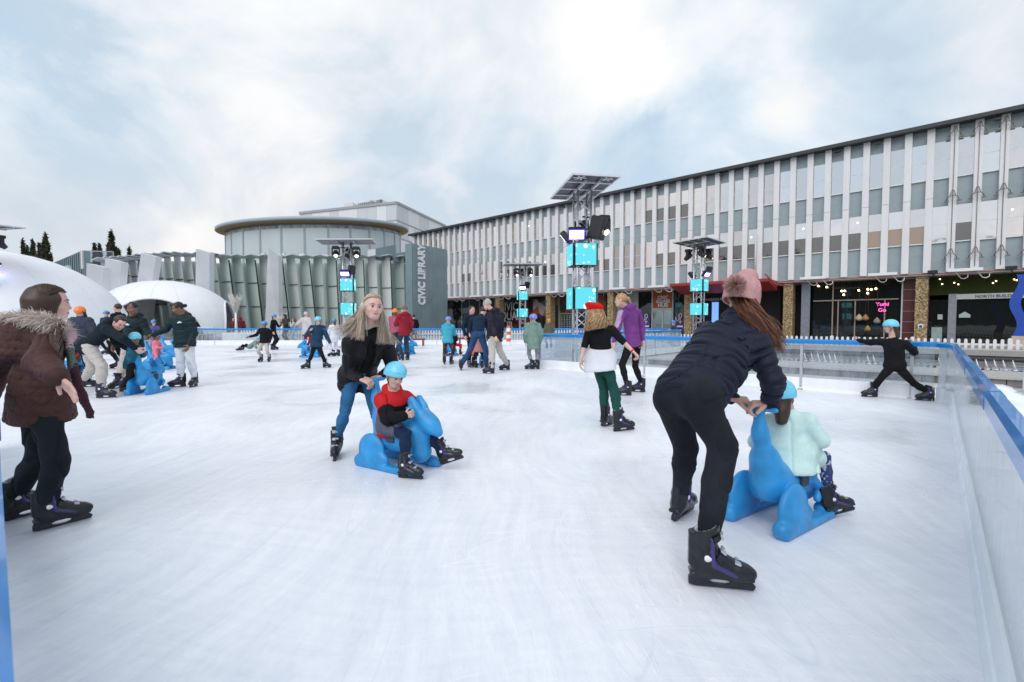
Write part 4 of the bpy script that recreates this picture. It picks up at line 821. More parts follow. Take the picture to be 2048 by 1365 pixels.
def tower(loc, yaw, sc, label, main=False, roof_tilt=(0, 0), heads='front'):
    root = empty('light_tower', (0, 0, 0), label, 'light tower', 'truss light towers with cyan screens'); m = MB(); c = Vector((0, 0, 0)); W = .40
    zl = (1.64, 2.87)      # bottoms of the two rings of screens
    H = 5.05 if main else 5.35
    truss(m, c, W, .05, H, r=.024); m.build('truss', M_ALU, root)
    m = MB(); m.box((0, 0, .02), (1.0, 1.0, .03)); m.build('base_plate', M_STEEL, root)
    for z in zl:
        for k in range(4):
            a = k * math.pi / 2; X = Vector((math.cos(a), math.sin(a), 0)); Y_ = Vector((-math.sin(a), math.cos(a), 0)); cc = Y_ * -.34 + Vector((0, 0, z + .32)); m = MB()
            m.cur = 0; m.box(cc, (.62, .05, .62), (X, Y_, (0, 0, 1))); m.cur = 1; m.box(cc - Y_ * .027, (.60, .008, .60), (X, Y_, (0, 0, 1)))
            m.cur = 0
            for q in range(4): m.box(cc + Y_ * .05 + Vector((0, 0, -.22 + q * .15)), (.5, .04, .04), (X, Y_, (0, 0, 1)))
            m.build('led_panel', [M_LEDB, M_LED], root)
    # wash lights and speakers under the top
    zw = 3.72
    for k, (a, kind) in enumerate(((-105, 'w'), (-35, 's'), (75, 's'), (150, 'w')) if main else ((-98, 'w'), (-55, 's'), (80, 'w'))):
        a = R(a); D = Vector((math.cos(a), math.sin(a), 0)); X = Vector((-math.sin(a), math.cos(a), 0)); m = MB()
        if kind == 'w':
            pos = D * (.45 if main else .38) + Vector((-.18 if main and k == 0 else 0, 0, zw + (.02 if main else .05))); ax = (X, (D * .8 + Vector((0, 0, -.6))).normalized(), (D * .6 + Vector((0, 0, .8))).normalized())
            m.cur = 0; m.rbox(pos, (.46, .16, .34), ax, .02); m.cur = 1; m.box(pos + ax[1] * .085, (.38, .01, .24 if main else .17), ax); m.cur = 0
            m.tube(pos - ax[1] * .05, Vector((0, 0, zw + .2)) + D * .15, .02, 6); m.cur = 2; m.box(pos + ax[1] * .0815, (.445, .004, .325), ax); m.build('wash_light', [M_BLACK, M_WASH, M_VIO], root)
        else:
            pos = D * .46 + Vector((0, 0, zw + .22)); ax = (X, (D * .96 + Vector((0, 0, -.25))).normalized(), (D * .25 + Vector((0, 0, .96))).normalized())
            m.rbox(pos, (.42, .40, .62) if main else (.3, .28, .45), ax, .025); m.tube(pos, Vector((0, 0, pos.z)), .02, 6); m.build('speaker', M_BLACK, root)
    # moving heads
    for k, a in enumerate((-150, -30, 90) if not main else (-12,)):
        a = R(a); D = Vector((math.cos(a), math.sin(a), 0)); X = Vector((-math.sin(a), math.cos(a), 0)); pos = D * .58 + Vector((0, 0, H - .30))
        if main: pos = D * .6 + Vector((0, 0, 4.25))
        m = MB(); m.cur = 0; m.rbox(pos, (.32, .30, .14), None, .02)
        m.box(pos + Vector((.17, 0, -.2)), (.05, .14, .36)); m.box(pos + Vector((-.17, 0, -.2)), (.05, .14, .36)); dn = Vector((.12, -.75, -.55)).normalized() if k != 2 else Vector((0, .7, -.6)).normalized(); hc = pos + Vector((0, 0, -.30))
        m.lathe(hc, [(0, -.20), (.11, -.19), (.14, -.05), (.13, .12), (.10, .22), (.095, .25)], 18, ax=dn); m.cur = 1; m.lathe(hc, [(0, .22), (.09, .225)], 16, ax=dn); m.cur = 0
        m.tube(pos, Vector((0, 0, pos.z + .05)), .025, 6); m.build('moving_head', [M_BLACK, M_LENS], root)
    # roof panel with snowflake shapes and rails
    tx, ty = roof_tilt; X = Vector((math.cos(ty), 0, math.sin(ty))); Yv = Vector((0, math.cos(tx), math.sin(tx))); Z = X.cross(Yv).normalized(); rc = Vector((0.0, 0, H + .06)); hw, hd = (.64, 1.22) if main else (1.35, .85)
    rp = Z * 0
    m = MB(); m.cur = 0; m.box(rc, (hw * 2, hd * 2, .02), (X, Yv, Z)); m.cur = 1
    for s_ in (-1, 1): m.box(rc + X * hw * s_, (.045, hd * 2, .05), (X, Yv, Z)); m.box(rc + Yv * hd * s_, (hw * 2, .045, .05), (X, Yv, Z))
    for q in (-.55, 0, .55): m.box(rc + Yv * hd * q - Z * .03, (hw * 2, .07, .04), (X, Yv, Z))
    for q in (-.3, .3): m.box(rc + X * hw * q - Z * .08, (.06, hd * 1.5, .06), (X, Yv, Z))
    m.build('roof_panel', [mat('panel_underside', (.035, .037, .045), .35, var=.2, scale=3), M_ALU], root)
    if main:
        for cx in (-.38, .38):
            m = MB(); cc = rc + X * cx - Yv * .98 - Z * .02
            for k in range(3): a = k * math.pi / 3; m.box(cc, (.36, .035, .012), (X * math.cos(a) + Yv * math.sin(a), Yv * math.cos(a) - X * math.sin(a), Z))
            m.build('snowflake', M_WHITE, root)
    root.location = loc; root.rotation_euler = (0, 0, yaw); root.scale = (sc,) * 3; return root
tp = P(1163, 700, 13.6); tower((tp.x, tp.y, 0), R(9), 1.0, 'tallest truss light tower, with black speaker and roof panel, behind the red hat skater', True, (0, 0))
tp = P(697, 700, 24.3); tower((tp.x, tp.y, 0), R(10), 1.0, 'truss light tower rising directly behind the blonde woman', False, (R(1), R(2)))
tp = P(1045, 700, 34.0); tower((tp.x, tp.y, 0), R(8), 1.0, 'small distant truss light tower behind the child in the pale green coat', False, (R(1), R(1)))
tp = P(1396, 700, 24.6); tower((tp.x, tp.y, 0), R(47), 1.0, 'truss light tower in front of the red canopy', False, (R(-3), R(1)))
tp = P(-27, 700, 20.4); tower((tp.x, tp.y, 0), R(-20), 1.0, 'truss light tower cut off by the left edge, above the girl in the brown parka', False, (R(2), R(-2)))
# ================================================================ SMALL THINGS BEYOND THE FAR BARRIER
m = MB(); p = P(486, 690, 29.3); r = empty('white_planter', (p.x, p.y, 0), 'long low white planter box under the bare white tree', 'planter'); m.rbox((p.x, p.y, .32), (2.2, .7, .62), None, .03); m.build('box', M_WHITE, r)
def bare_tree(px, Y, z0, h, label, n=70, mt=None):
    p = P(px, 645, Y); base = Vector((p.x, p.y, z0)); r = empty('bare_tree', base, label, 'tree'); r_ = random.Random(int(px)); m = MB(); m.tube(base, base + Vector((0, 0, h * .5)), .09, 8, .05); m.build('trunk', M_WHITE, r); m = MB()
    for k in range(n):
        a = r_.random() * 6.28; z = h * r_.uniform(.4, .7); s = base + Vector((0, 0, min(z, h * .5))); ln = h * r_.uniform(.25, .5); d = Vector((math.cos(a) * .35, math.sin(a) * .35, 1)).normalized(); e = s + d * ln; e.z = min(e.z, z0 + h); m.tube(s, e, .014, 4, .006)
        for q in range(3): f = s.lerp(e, r_.uniform(.3, .9)); m.tube(f, f + Vector((r_.uniform(-.2, .2), r_.uniform(-.2, .2), r_.uniform(.1, .35))), .01, 4, .004)
    m.build('twigs', mt or mat('white_twigs', (.72, .68, .64), .6), r)
bare_tree(472, 29.2, .6, 2.55, 'slender white-trunked bare tree standing right of the smaller dome'); bare_tree(563, 29.2, .2, 1.7, 'small pale bare shrub beside the man in the olive hood', 30)
M_RED = mat('red_bench', (.22, .03, .035), .5, var=.1)
def bench(px0, px1, py, Y, label):
    a, b = P(px0, py, Y), P(px1, py, Y); r = empty('red_bench', (a.x, a.y, 0), label, 'bench'); m = MB(); z = a.z
    m.box(((a.x + b.x) / 2, a.y, z), (abs(b.x - a.x), .3, .09)); m.build('seat', M_RED, r)
    for x in (a.x + .1, b.x - .1): m = MB(); m.box((x, a.y, z / 2), (.07, .26, z)); m.build('leg', M_RED, r)
bench(818, 850, 679, 25.6, 'dark red bench rail between the red coat skater and the light blue hooded child'); bench(916, 945, 677, 25.8, 'dark red bench rail left of the man in jeans')
M_ORG = mat('cone_orange', (.80, .12, .02), .5)
p = P(941, 716, 18.0); r = empty('traffic_cone', (p.x, p.y, 0), 'orange traffic cone on a black base on the ice left of the man in jeans', 'cone'); m = MB(); m.rbox((p.x, p.y, .02), (.62, .42, .035), None, .01); m.build('base', M_BLACK, r)
m = MB(); m.lathe((p.x, p.y, .03), [(.17, 0), (.12, .25), (.05, .66), (.03, .70), (0, .70)], 18); m.build('cone_body', M_ORG, r); m = MB(); m.lathe((p.x, p.y, .03), [(.118, .30), (.082, .47)], 18); m.build('stripe', M_WHITE, r)
p = P(1017, 690, 26.6); r = empty('bollard', (p.x, p.y, 0), 'orange and white striped bollard behind the far barrier', 'bollard'); m = MB()
for k in range(6): m.cur = k % 2; m.lathe((p.x, p.y, k * .19), [(.12, 0), (.12, .19)] if k < 5 else [(.12, 0), (.10, .1), (0, .12)], 14)
m.build('post_body', [M_WHITE, M_ORG], r)
# chairs inside the smaller dome
ch = None
for k, (px, lbl) in enumerate(((396, ''), (404, ''), (411, ''), (418, ''))):
    p = P(px, 700, 31.5 + k * .3); r = empty('chair', (p.x, p.y, 0), 'white spindle-backed chair standing in the dome opening behind the rail', 'chair', 'white chairs in the dome', rot=(0, 0, 0))
    m = MB(); m.box((p.x, p.y, .47), (.4, .4, .04)); m.build('seat', M_WHITE, r)
    for i in (-1, 1):
        for j in (-1, 1): m = MB(); m.tube((p.x + .17 * i, p.y + .17 * j, 0), (p.x + .17 * i, p.y + .17 * j, .47), .016, 6); m.build('leg', M_WHITE, r)
    m = MB()
    for q in range(5): m.tube((p.x - .17 + q * .085, p.y + .18, .48), (p.x - .17 + q * .085, p.y + .2, .92), .012, 5)
    m.box((p.x, p.y + .2, .93), (.4, .03, .06)); m.build('backrest', M_WHITE, r)
# ================================================================ SOLID MODELLING BY SIGNED DISTANCE (numpy)
def npv(v): return np.array([v[0], v[1], v[2]], dtype=np.float64)
def unit(v): v = npv(v); n = np.linalg.norm(v); return v / n if n > 1e-9 else np.array([0., 0., 1.])
class SDF:
    "list of solids, blended in order; each has a material number"
    def __init__(s): s.p = []; s.cuts = []; s.disp = []
    def cap(s, a, b, r1, r2=None, m=0, k=.03, side=None, q=1.0, op='u'):
        "tapered capsule; side/q flatten or widen the section along one axis"
        a, b = npv(a), npv(b); r2 = r1 if r2 is None else r2; R_ = max(r1, r2) * max(q, 1) ; lo = np.minimum(a, b) - R_; hi = np.maximum(a, b) + R_
        ba = b - a; L2 = max(ba @ ba, 1e-12); sd = None if side is None else unit(side)
        def f(P_):
            pa = P_ - a; t = np.clip((pa @ ba) / L2, 0, 1); d = pa - t[..., None] * ba
            if sd is not None:
                c = d @ sd; d = d - c[..., None] * sd * (1 - 1 / q)
            return (np.linalg.norm(d, axis=-1) - (r1 + (r2 - r1) * t)) * (min(q, 1) if sd is not None else 1)
        s.p.append((f, lo, hi, m, k, op)); return s
    def ell(s, c, r, ax=None, m=0, k=.03, op='u'):
        c = npv(c); r = np.array(r, float); A = np.eye(3) if ax is None else np.array([unit(x) for x in ax]); R_ = r.max(); lo, hi = c - R_, c + R_
        def f(P_):
            q = (P_ - c) @ A.T; k0 = np.linalg.norm(q / r, axis=-1); k1 = np.linalg.norm(q / (r * r), axis=-1); return k0 * (k0 - 1) / np.maximum(k1, 1e-9)
        s.p.append((f, lo, hi, m, k, op)); return s
    def box(s, c, h, ax=None, r=.01, m=0, k=.02, op='u'):
        c = npv(c); h = np.array(h, float); A = np.eye(3) if ax is None else np.array([unit(x) for x in ax]); R_ = np.linalg.norm(h); lo, hi = c - R_, c + R_
        def f(P_):
            q = np.abs((P_ - c) @ A.T) - (h - r); return np.linalg.norm(np.maximum(q, 0), axis=-1) + np.minimum(q.max(axis=-1), 0) - r
        s.p.append((f, lo, hi, m, k, op)); return s
    def poly(s, pts, c, X, Y, half, r=.01, m=0, k=.02, op='u'):
        "2-D outline (in X,Y through c) thickened to +-half"
        c = npv(c); X, Y = unit(X), unit(Y); Z = np.cross(X, Y); Q = np.array(pts, float); n = len(Q)
        allp = np.array([c + X * x + Y * y + Z * z for x, y in Q for z in (-half, half)]); lo, hi = allp.min(0), allp.max(0)
        def f(P_):
            d = P_ - c; x = d @ X; y = d @ Y; z = d @ Z; best = np.full(x.shape, 1e9); ins = np.zeros(x.shape, bool)
            for i in range(n):
                a, b = Q[i], Q[(i + 1) % n]; e = b - a; wx, wy = x - a[0], y - a[1]; t = np.clip((wx * e[0] + wy * e[1]) / max(e @ e, 1e-12), 0, 1)
                best = np.minimum(best, (wx - t * e[0]) ** 2 + (wy - t * e[1]) ** 2)
                c1_ = (a[1] > y) != (b[1] > y); xi = a[0] + (y - a[1]) * e[0] / (e[1] if abs(e[1]) > 1e-12 else 1e-12); ins ^= c1_ & (x < xi)
            d2 = np.where(ins, -1, 1) * np.sqrt(best) + r; dz = np.abs(z) - half + r
            return np.minimum(np.maximum(d2, dz), 0) + np.sqrt(np.maximum(d2, 0) ** 2 + np.maximum(dz, 0) ** 2) - r
        s.p.append((f, lo, hi, m, k, op)); return s
    def cut(s, o, n, k=0.0, box=None):
        "remove everything on the side n points to (optionally only inside a box)"
        o, n = npv(o), unit(n); s.cuts.append((o, n, k, box)); return s
    def mesh(s, h, pad=None):
        us = [p for p in s.p if p[5] == 'u']; lo = np.min([p[1] for p in us], axis=0) - 3 * h; hi = np.max([p[2] for p in us], axis=0) + 3 * h
        n = np.ceil((hi - lo) / h).astype(int) + 1; D = np.full(n, 1e3, dtype=np.float64); T = np.zeros(n, dtype=np.int8)
        for f, l, u, m, k, op in s.p:
            mg = k + 4 * h; i0 = np.clip(np.floor((l - mg - lo) / h).astype(int), 0, n - 1); i1 = np.clip(np.ceil((u + mg - lo) / h).astype(int) + 1, 1, n)
            if (i1 <= i0).any(): continue
            sl = tuple(slice(a, b) for a, b in zip(i0, i1))
            G_ = np.stack(np.meshgrid(*[lo[a] + h * np.arange(i0[a], i1[a]) for a in range(3)], indexing='ij'), -1); d = f(G_); cur = D[sl]
            if op == 'u':
                tg = T[sl]; tg[d < cur] = m; T[sl] = tg
                if k > 0: hh = np.maximum(k - np.abs(cur - d), 0) / k; D[sl] = np.minimum(cur, d) - hh * hh * k * .25
                else: D[sl] = np.minimum(cur, d)
            elif op == 's':
                nd = -d; hh = np.maximum(k - np.abs(cur - nd), 0) / max(k, 1e-9); D[sl] = np.maximum(cur, nd) + hh * hh * k * .25
                if m: tg = T[sl]; tg[(d < h) ] = m; T[sl] = tg
            elif op == 'p':      # paint only
                tg = T[sl]; tg[d < 0] = m; T[sl] = tg
        G_ = None
        if s.cuts or s.disp: G_ = np.stack(np.meshgrid(*[lo[a] + h * np.arange(n[a]) for a in range(3)], indexing='ij'), -1)
        for fn in s.disp:
            near = np.abs(D) < 6 * h; D[near] += fn(G_[near])
        for o, nn, k, bx_ in s.cuts:
            d = (G_ - o) @ nn
            if bx_ is not None: d = np.where(bx_(G_), d, -1e3)
            D = np.maximum(D, d)
        return surf_nets(D, T, lo, h)
_CO = np.array([(i, j, k) for i in (0, 1) for j in (0, 1) for k in (0, 1)])
_ED = [(a, b) for a in range(8) for b in range(a + 1, 8) if np.abs(_CO[a] - _CO[b]).sum() == 1]
def surf_nets(D, T, lo, h):
    S_ = D < 0; n = np.array(D.shape); c = n - 1
    cnt = sum(S_[i:i + c[0], j:j + c[1], k:k + c[2]].astype(np.int8) for i, j, k in _CO); act = (cnt > 0) & (cnt < 8); idx = np.full(c, -1, dtype=np.int64)
    A = np.argwhere(act)
    if len(A) == 0: return np.zeros((0, 3)), np.zeros((0, 4), int), np.zeros(0, int)
    idx[act] = np.arange(len(A)); vals = np.stack([D[A[:, 0] + i, A[:, 1] + j, A[:, 2] + k] for i, j, k in _CO], 1)
    pos = np.zeros((len(A), 3)); num = np.zeros(len(A))
    for a, b in _ED:
        va, vb = vals[:, a], vals[:, b]; ok = (va < 0) != (vb < 0); t = np.where(ok, va / np.where(ok, va - vb, 1), 0)
        pos += np.where(ok[:, None], _CO[a] + t[:, None] * (_CO[b] - _CO[a]), 0); num += ok
    V = lo + h * (A + pos / num[:, None]); Fs = []; Ms = []
    for ax in range(3):
        o1, o2 = [(1, 2), (2, 0), (0, 1)][ax]; sa = [slice(None)] * 3; sb = [slice(None)] * 3; sa[ax] = slice(0, -1); sb[ax] = slice(1, None)
        E = np.argwhere(S_[tuple(sa)] != S_[tuple(sb)]); E = E[(E[:, o1] > 0) & (E[:, o2] > 0) & (E[:, o1] < c[o1]) & (E[:, o2] < c[o2])]
        if len(E) == 0: continue
        q = []
        for d1, d2 in ((1, 1), (0, 1), (0, 0), (1, 0)):
            F_ = E.copy(); F_[:, o1] -= d1; F_[:, o2] -= d2; q.append(idx[F_[:, 0], F_[:, 1], F_[:, 2]])
        q = np.stack(q, 1); inside = S_[E[:, 0], E[:, 1], E[:, 2]]; q[~inside] = q[~inside][:, ::-1]; Fs.append(q); Ms.append(T[E[:, 0], E[:, 1], E[:, 2]])
    F = np.concatenate(Fs); Mi = np.concatenate(Ms); ok = (F >= 0).all(1); return V, F[ok], Mi[ok]
def smooth_mesh(V, F, it=1, lam=.5):
    for _ in range(it):
        acc = np.zeros_like(V); cn = np.zeros(len(V))
        for a, b in ((0, 1), (1, 2), (2, 3), (3, 0)):
            np.add.at(acc, F[:, a], V[F[:, b]]); np.add.at(acc, F[:, b], V[F[:, a]]); np.add.at(cn, F[:, a], 1); np.add.at(cn, F[:, b], 1)
        V = V + lam * (acc / np.maximum(cn, 1)[:, None] - V)
    return V
def sdf_obj(name, sd, h, mats, parent=None, smooth=1, loc=None):
    V, F, Mi = sd.mesh(h)
    if smooth: V = smooth_mesh(V, F, smooth)
    o = mesh_obj(name, V, F.tolist(), mats, parent, True, Mi, loc); return o
def wave_noise(seed, n=10, f0=8, f1=30):
    r = np.random.RandomState(seed); K = r.normal(size=(n, 3)); K /= np.linalg.norm(K, axis=1)[:, None]; K *= r.uniform(f0, f1, n)[:, None]; ph = r.uniform(0, 6.28, n)
    return lambda P_: np.sin(P_ @ K.T + ph).sum(-1) / math.sqrt(n)
# ================================================================ SKATES AND SKATING AIDS (built once, shared meshes)
M_BOOT = mat('skate_shell', (.011, .012, .017), .3, var=.35, scale=7, coat=.12, spec=.4); M_BOOTG = mat('skate_shell_grey', (.06, .07, .08), .3, var=.3, scale=8, coat=.3)
M_HOLD = mat('blade_holder', (.012, .014, .022), .4); M_BLADE = mat('steel_blade', (.75, .73, .85), .18, metal=.9, var=.05)
M_BUCK = mat('buckle_grey', (.50, .52, .55), .3, metal=.3, var=.05); M_LINER = mat('boot_liner', (.55, .57, .62), .8); M_VIOLET = mat('violet_flash', (.045, .028, .16), .3, coat=.2, var=.3, scale=12)
M_LBLUE = mat('skate_blue_mark', (.04, .22, .62), .4)
def raw_mesh(name, V, F, mats, mi=None):
    me = bpy.data.meshes.new(name); me.from_pydata(np.asarray(V).tolist(), [], F if isinstance(F, list) else F.tolist())
    for m in mats: me.materials.append(m)
    if mi is not None: me.polygons.foreach_set('material_index', np.asarray(mi, dtype=np.int32))
    me.polygons.foreach_set('use_smooth', np.ones(len(me.polygons), dtype=bool)); me.update(); return me
def mb_mesh(name, m, mats):
    me = bpy.data.meshes.new(name); me.from_pydata(m.v, [], m.f)
    for q in mats: me.materials.append(q)
    me.polygons.foreach_set('material_index', np.array(m.mi, dtype=np.int32)); me.polygons.foreach_set('use_smooth', np.array(m.sm, dtype=bool)); me.update(); return me
def build_skate():
    s = SDF()
    s.cap((-.075, 0, .098), (.125, 0, .092), .045, .040, k=.02); s.cap((-.045, 0, .17), (.07, 0, .108), .05, .040, k=.03); s.cap((.10, 0, .095), (.15, .0, .086), .043, .030, k=.02)
    s.cap((-.06, 0, .12), (-.048, 0, .30), .052, .060, k=.03, side=(0, 1, 0), q=.88); s.box((.02, 0, .070), (.145, .040, .012), r=.01, k=.006)
    s.ell((-.055, 0, .31), (.046, .040, .09), op='s', k=.004, m=1)
    s.box((-.118, 0, .20), (.012, .025, .09), r=.01, k=.015)
    for sg in (-1, 1):
        s.ell((-.05, sg * .052, .165), (.024, .008, .024), m=0, k=.002); s.ell((-.05, sg * .058, .165), (.013, .006, .013), m=2, k=.0)
        s.cap((-.02, sg * .05, .13), (.08, sg * .046, .088), .010, .006, m=3, k=.004); s.cap((-.02, sg * .05, .13), (-.03, sg * .054, .25), .010, .008, m=3, k=.004)
    s.cut((0, 0, .315), (-.35, 0, 1))
    nz = lambda P_: .0016 * np.sign(np.sin(P_[..., 0] * 60 + P_[..., 2] * 90)) * (np.sin(P_[..., 0] * 60 + P_[..., 2] * 90) > .93)
    s.disp.append(nz)
    V, F, Mi = s.mesh(.0052); V = smooth_mesh(V, F, 1, .4); boot = raw_mesh('skate_boot', V, F, [M_BOOT, M_LINER, M_WHITE, M_VIOLET], Mi)
    h = SDF(); prof = [(-.125, .012), (-.12, .058), (-.05, .066), (.02, .062), (.15, .066), (.155, .050), (.175, .030), (.165, .010), (-.10, .006)]
    h.poly(prof, (0, 0, 0), (1, 0, 0), (0, 0, 1), .014, .004); h.ell((.015, 0, .035), (.052, .05, .013), op='s', k=.002)
    h.box((-.115, 0, .03), (.012, .016, .018), r=.004, k=.004)
    V, F, Mi = h.mesh(.0045); hold = raw_mesh('skate_holder', V, F, [M_HOLD], Mi)
    b = MB(); b.prism([(-.118, -.002, -.001), (.16, -.002, -.001), (.172, -.002, .012), (-.12, -.002, .012)], (0, .004, 0)); blade = mb_mesh('skate_blade', b, [M_BLADE])
    bk = []
    for (x, z, dx, dz, w_) in ((.012, .262, .25, .97, .062), (.022, .185, .62, .78, .060), (.088, .136, .30, .95, .050)):
        m = MB(); n = Vector((dx, 0, dz)).normalized() if False else Vector((dz, 0, dx)).normalized() if z > .2 else Vector((dx, 0, dz)).normalized()
        T_ = Vector((-n.z, 0, n.x)); c = Vector((x, 0, z)); pts = []
        for k in range(9): a = -1.35 + 2.7 * k / 8; pts.append(c - n * .052 * (1 - math.cos(a)) * .9 + Vector((0, math.sin(a) * w_ * .92, 0)))
        m.cur = 0
        for k in range(8): m.bar(pts[k], pts[k + 1], .026, .007, up=n)
        m.cur = 1; m.rbox(c + n * .006 + Vector((0, -.020, 0)), (.034, .030, .012), (Vector((0, 1, 0)), T_, n), .003); m.rbox(c + n * .012 + Vector((0, .012, 0)), (.022, .018, .012), (Vector((0, 1, 0)), T_, n), .003)
        bk.append(mb_mesh('skate_strap', m, [M_HOLD, M_BUCK]))
    return boot, hold, blade, bk
SK_BOOT, SK_HOLD, SK_BLADE, SK_BUCK = build_skate()
def add_skate(parent, pos, yaw, pitch=0, roll=0, sc=1.0, detail=True):
    "pos: middle of the blade on the ice; yaw in plan degrees (0 = right, 90 = away); returns ankle point"
    Mx = Matrix.Translation(Vector(pos)) @ Matrix.Rotation(R(yaw), 4, 'Z') @ Matrix.Rotation(-R(pitch), 4, 'Y') @ Matrix.Rotation(R(roll), 4, 'X') @ Matrix.Scale(sc, 4)
    o = bpy.data.objects.new('ice_skate', SK_BOOT); col.objects.link(o); o.parent = parent; o.matrix_local = Matrix.Translation(-Vector(parent.location)) @ Mx
    for nm, me in [('blade_holder', SK_HOLD), ('blade', SK_BLADE)] + ([('buckle_strap', b) for b in SK_BUCK] if detail else []):
        c = bpy.data.objects.new(nm, me); col.objects.link(c); c.parent = o
    return Mx
M_AID = mat('blue_plastic', (.030, .29, .64), .38, var=.17, scale=9, bump=.08, bscale=120, spec=.45)
def build_aid():
    s = SDF()
    # body and tail column
    s.ell((.02, 0, .25), (.30, .122, .160), k=.05); s.cap((-.12, 0, .26), (-.20, 0, .42), .118, .076, k=.06, side=(0, 1, 0), q=1.15); s.cap((-.20, 0, .40), (-.265, 0, .60), .070, .040, k=.06)
    s.cap((-.265, 0, .58), (-.285, 0, .745), .043, .030, k=.05); s.cap((-.285, -.10, .752), (-.285, .10, .752), .017, .017, k=.02)
    s.cap((.10, 0, .30), (.22, 0, .36), .12, .10, k=.06)
    # chest and front legs
    s.cap((.22, 0, .32), (.26, 0, .16), .098, .09, k=.05, side=(0, 1, 0), q=1.1)
    for g_ in (-1, 1):
        s.ell((-.17, g_ * .158, .155), (.155, .050, .150), k=.010); s.ell((-.13, g_ * .165, .09), (.17, .048, .08), k=.02)
        s.box((.0, g_ * .165, .028), (.335, .045, .028), r=.02, k=.02); s.cap((-.31, g_ * .165, .055), (-.24, g_ * .165, .06), .052, .05, k=.02); s.cap((.26, g_ * .14, .05), (.31, g_ * .155, .045), .05, .04, k=.03)
        s.cap((.15, g_ * .120, .27), (.24, g_ * .132, .19), .032, .028, k=.010); s.cap((.24, g_ * .132, .19), (.19, g_ * .138, .13), .026, .024, k=.008)
        s.cap((.275, g_ * .040, .46), (.235, g_ * .046, .535), .046, .058, k=.012, side=(0, 1, 0), q=.60); s.cap((.235, g_ * .046, .535), (.205, g_ * .048, .605), .058, .042, k=.02, side=(0, 1, 0), q=.60); s.cap((.215, g_ * .04, .545), (.215, g_ * .115, .555), .014, .014, k=.008)
    s.ell((.345, 0, .43), (.125, .082, .085), ax=((.87, 0, -.5), (0, 1, 0), (.5, 0, .87)), k=.05); s.cap((.39, 0, .40), (.455, 0, .355), .058, .040, k=.04)
    s.box((-.05, 0, .055), (.22, .095, .10), r=.03, op='s', k=.03)
    V, F, Mi = s.mesh(.0095); V = smooth_mesh(V, F, 1, .5); return raw_mesh('skating_aid', V, F, [M_AID], Mi)
AID_MESH = build_aid()
m = MB()
for g_ in (-1, 1): m.box((.0, g_ * .165, -.0005), (.64, .03, .005))
AID_RUN = mb_mesh('runner_strip', m, [M_WHITE]); m = MB(); m.rbox((.04, 0, .380), (.13, .22, .02), None, .008)
for g_ in (-1, 1): m.rbox((.03, g_ * .130, .30), (.10, .018, .12), None, .006)
AID_SEAT = mb_mesh('seat_pad', m, [mat('seat_pad_grey', (.05, .06, .09), .7)])
def aid(x, y, yaw, label, sc=1.0, z=0):
    r = empty('skating_aid', (x, y, z), label, 'skating aid', 'blue animal-shaped skating aids', rot=(0, 0, R(yaw)), scale=sc)
    for nm, me in (('shell', AID_MESH), ('runner_strip', AID_RUN), ('seat_pad', AID_SEAT)):
        o = bpy.data.objects.new(nm, me); col.objects.link(o); o.parent = r
        if nm == 'runner_strip': o.location = (0, 0, .003)
    return r
# ================================================================ PEOPLE
def cloth(name, c, rough=.8, sheen=.0, var=.14, scale=9, bump=.16, bscale=70, **k): return mat(name, c, rough, var=var, scale=scale, bump=bump, bscale=bscale, sheen=sheen, spec=.18, **k)
SKIN = {}
def skin(kind):
    c = {'fair': (.62, .38, .31), 'pink': (.68, .42, .36), 'tan': (.36, .20, .13), 'brown': (.24, .125, .08)}[kind]
    if kind not in SKIN:
        m = mat('skin_' + kind, c, .5, var=.06, scale=14, spec=.35); m.node_tree.nodes['Principled BSDF'].inputs['Subsurface Weight'].default_value = .12; m.node_tree.nodes['Principled BSDF'].inputs['Subsurface Radius'].default_value = (.02, .008, .004)
        lp = mat('lip_' + kind, (c[0] * .75, c[1] * .42, c[2] * .45), .4); bw = mat('brow_' + kind, (c[0] * .30, c[1] * .25, c[2] * .22), .7); SKIN[kind] = [m, lp, bw]
    return SKIN[kind]
M_EYEW = mat('eye_white', (.55, .52, .50), .3, var=0); M_EYED = mat('eye_iris', (.03, .025, .02), .2, var=0)
M_STRAP = mat('helmet_strap', (.012, .012, .014), .6)
HAIRM = {}
def hair_mat(kind):
    if kind not in HAIRM:
        cs = {'blonde': ((.52, .42, .33), (.28, .21, .16), (.72, .62, .52)), 'brown': ((.045, .022, .014), (.08, .038, .022), (.025, .013, .01)), 'black': ((.010, .008, .008), (.018, .014, .013), (.03, .024, .02)),
              'auburn': ((.16, .055, .025), (.26, .11, .055), (.08, .03, .018)), 'curly_blonde': ((.40, .24, .11), (.22, .12, .06), (.60, .42, .24)), 'dark_brown': ((.03, .018, .012), (.05, .028, .018), (.018, .012, .009)), 'grey': ((.3, .3, .3), (.2, .2, .2), (.4, .4, .4))}[kind]
        HAIRM[kind] = [mat('hair_%s_%d' % (kind, i), c, .42, var=.25, scale=30, stretch=(1, 1, .15), spec=.5) for i, c in enumerate(cs)]
    return HAIRM[kind]
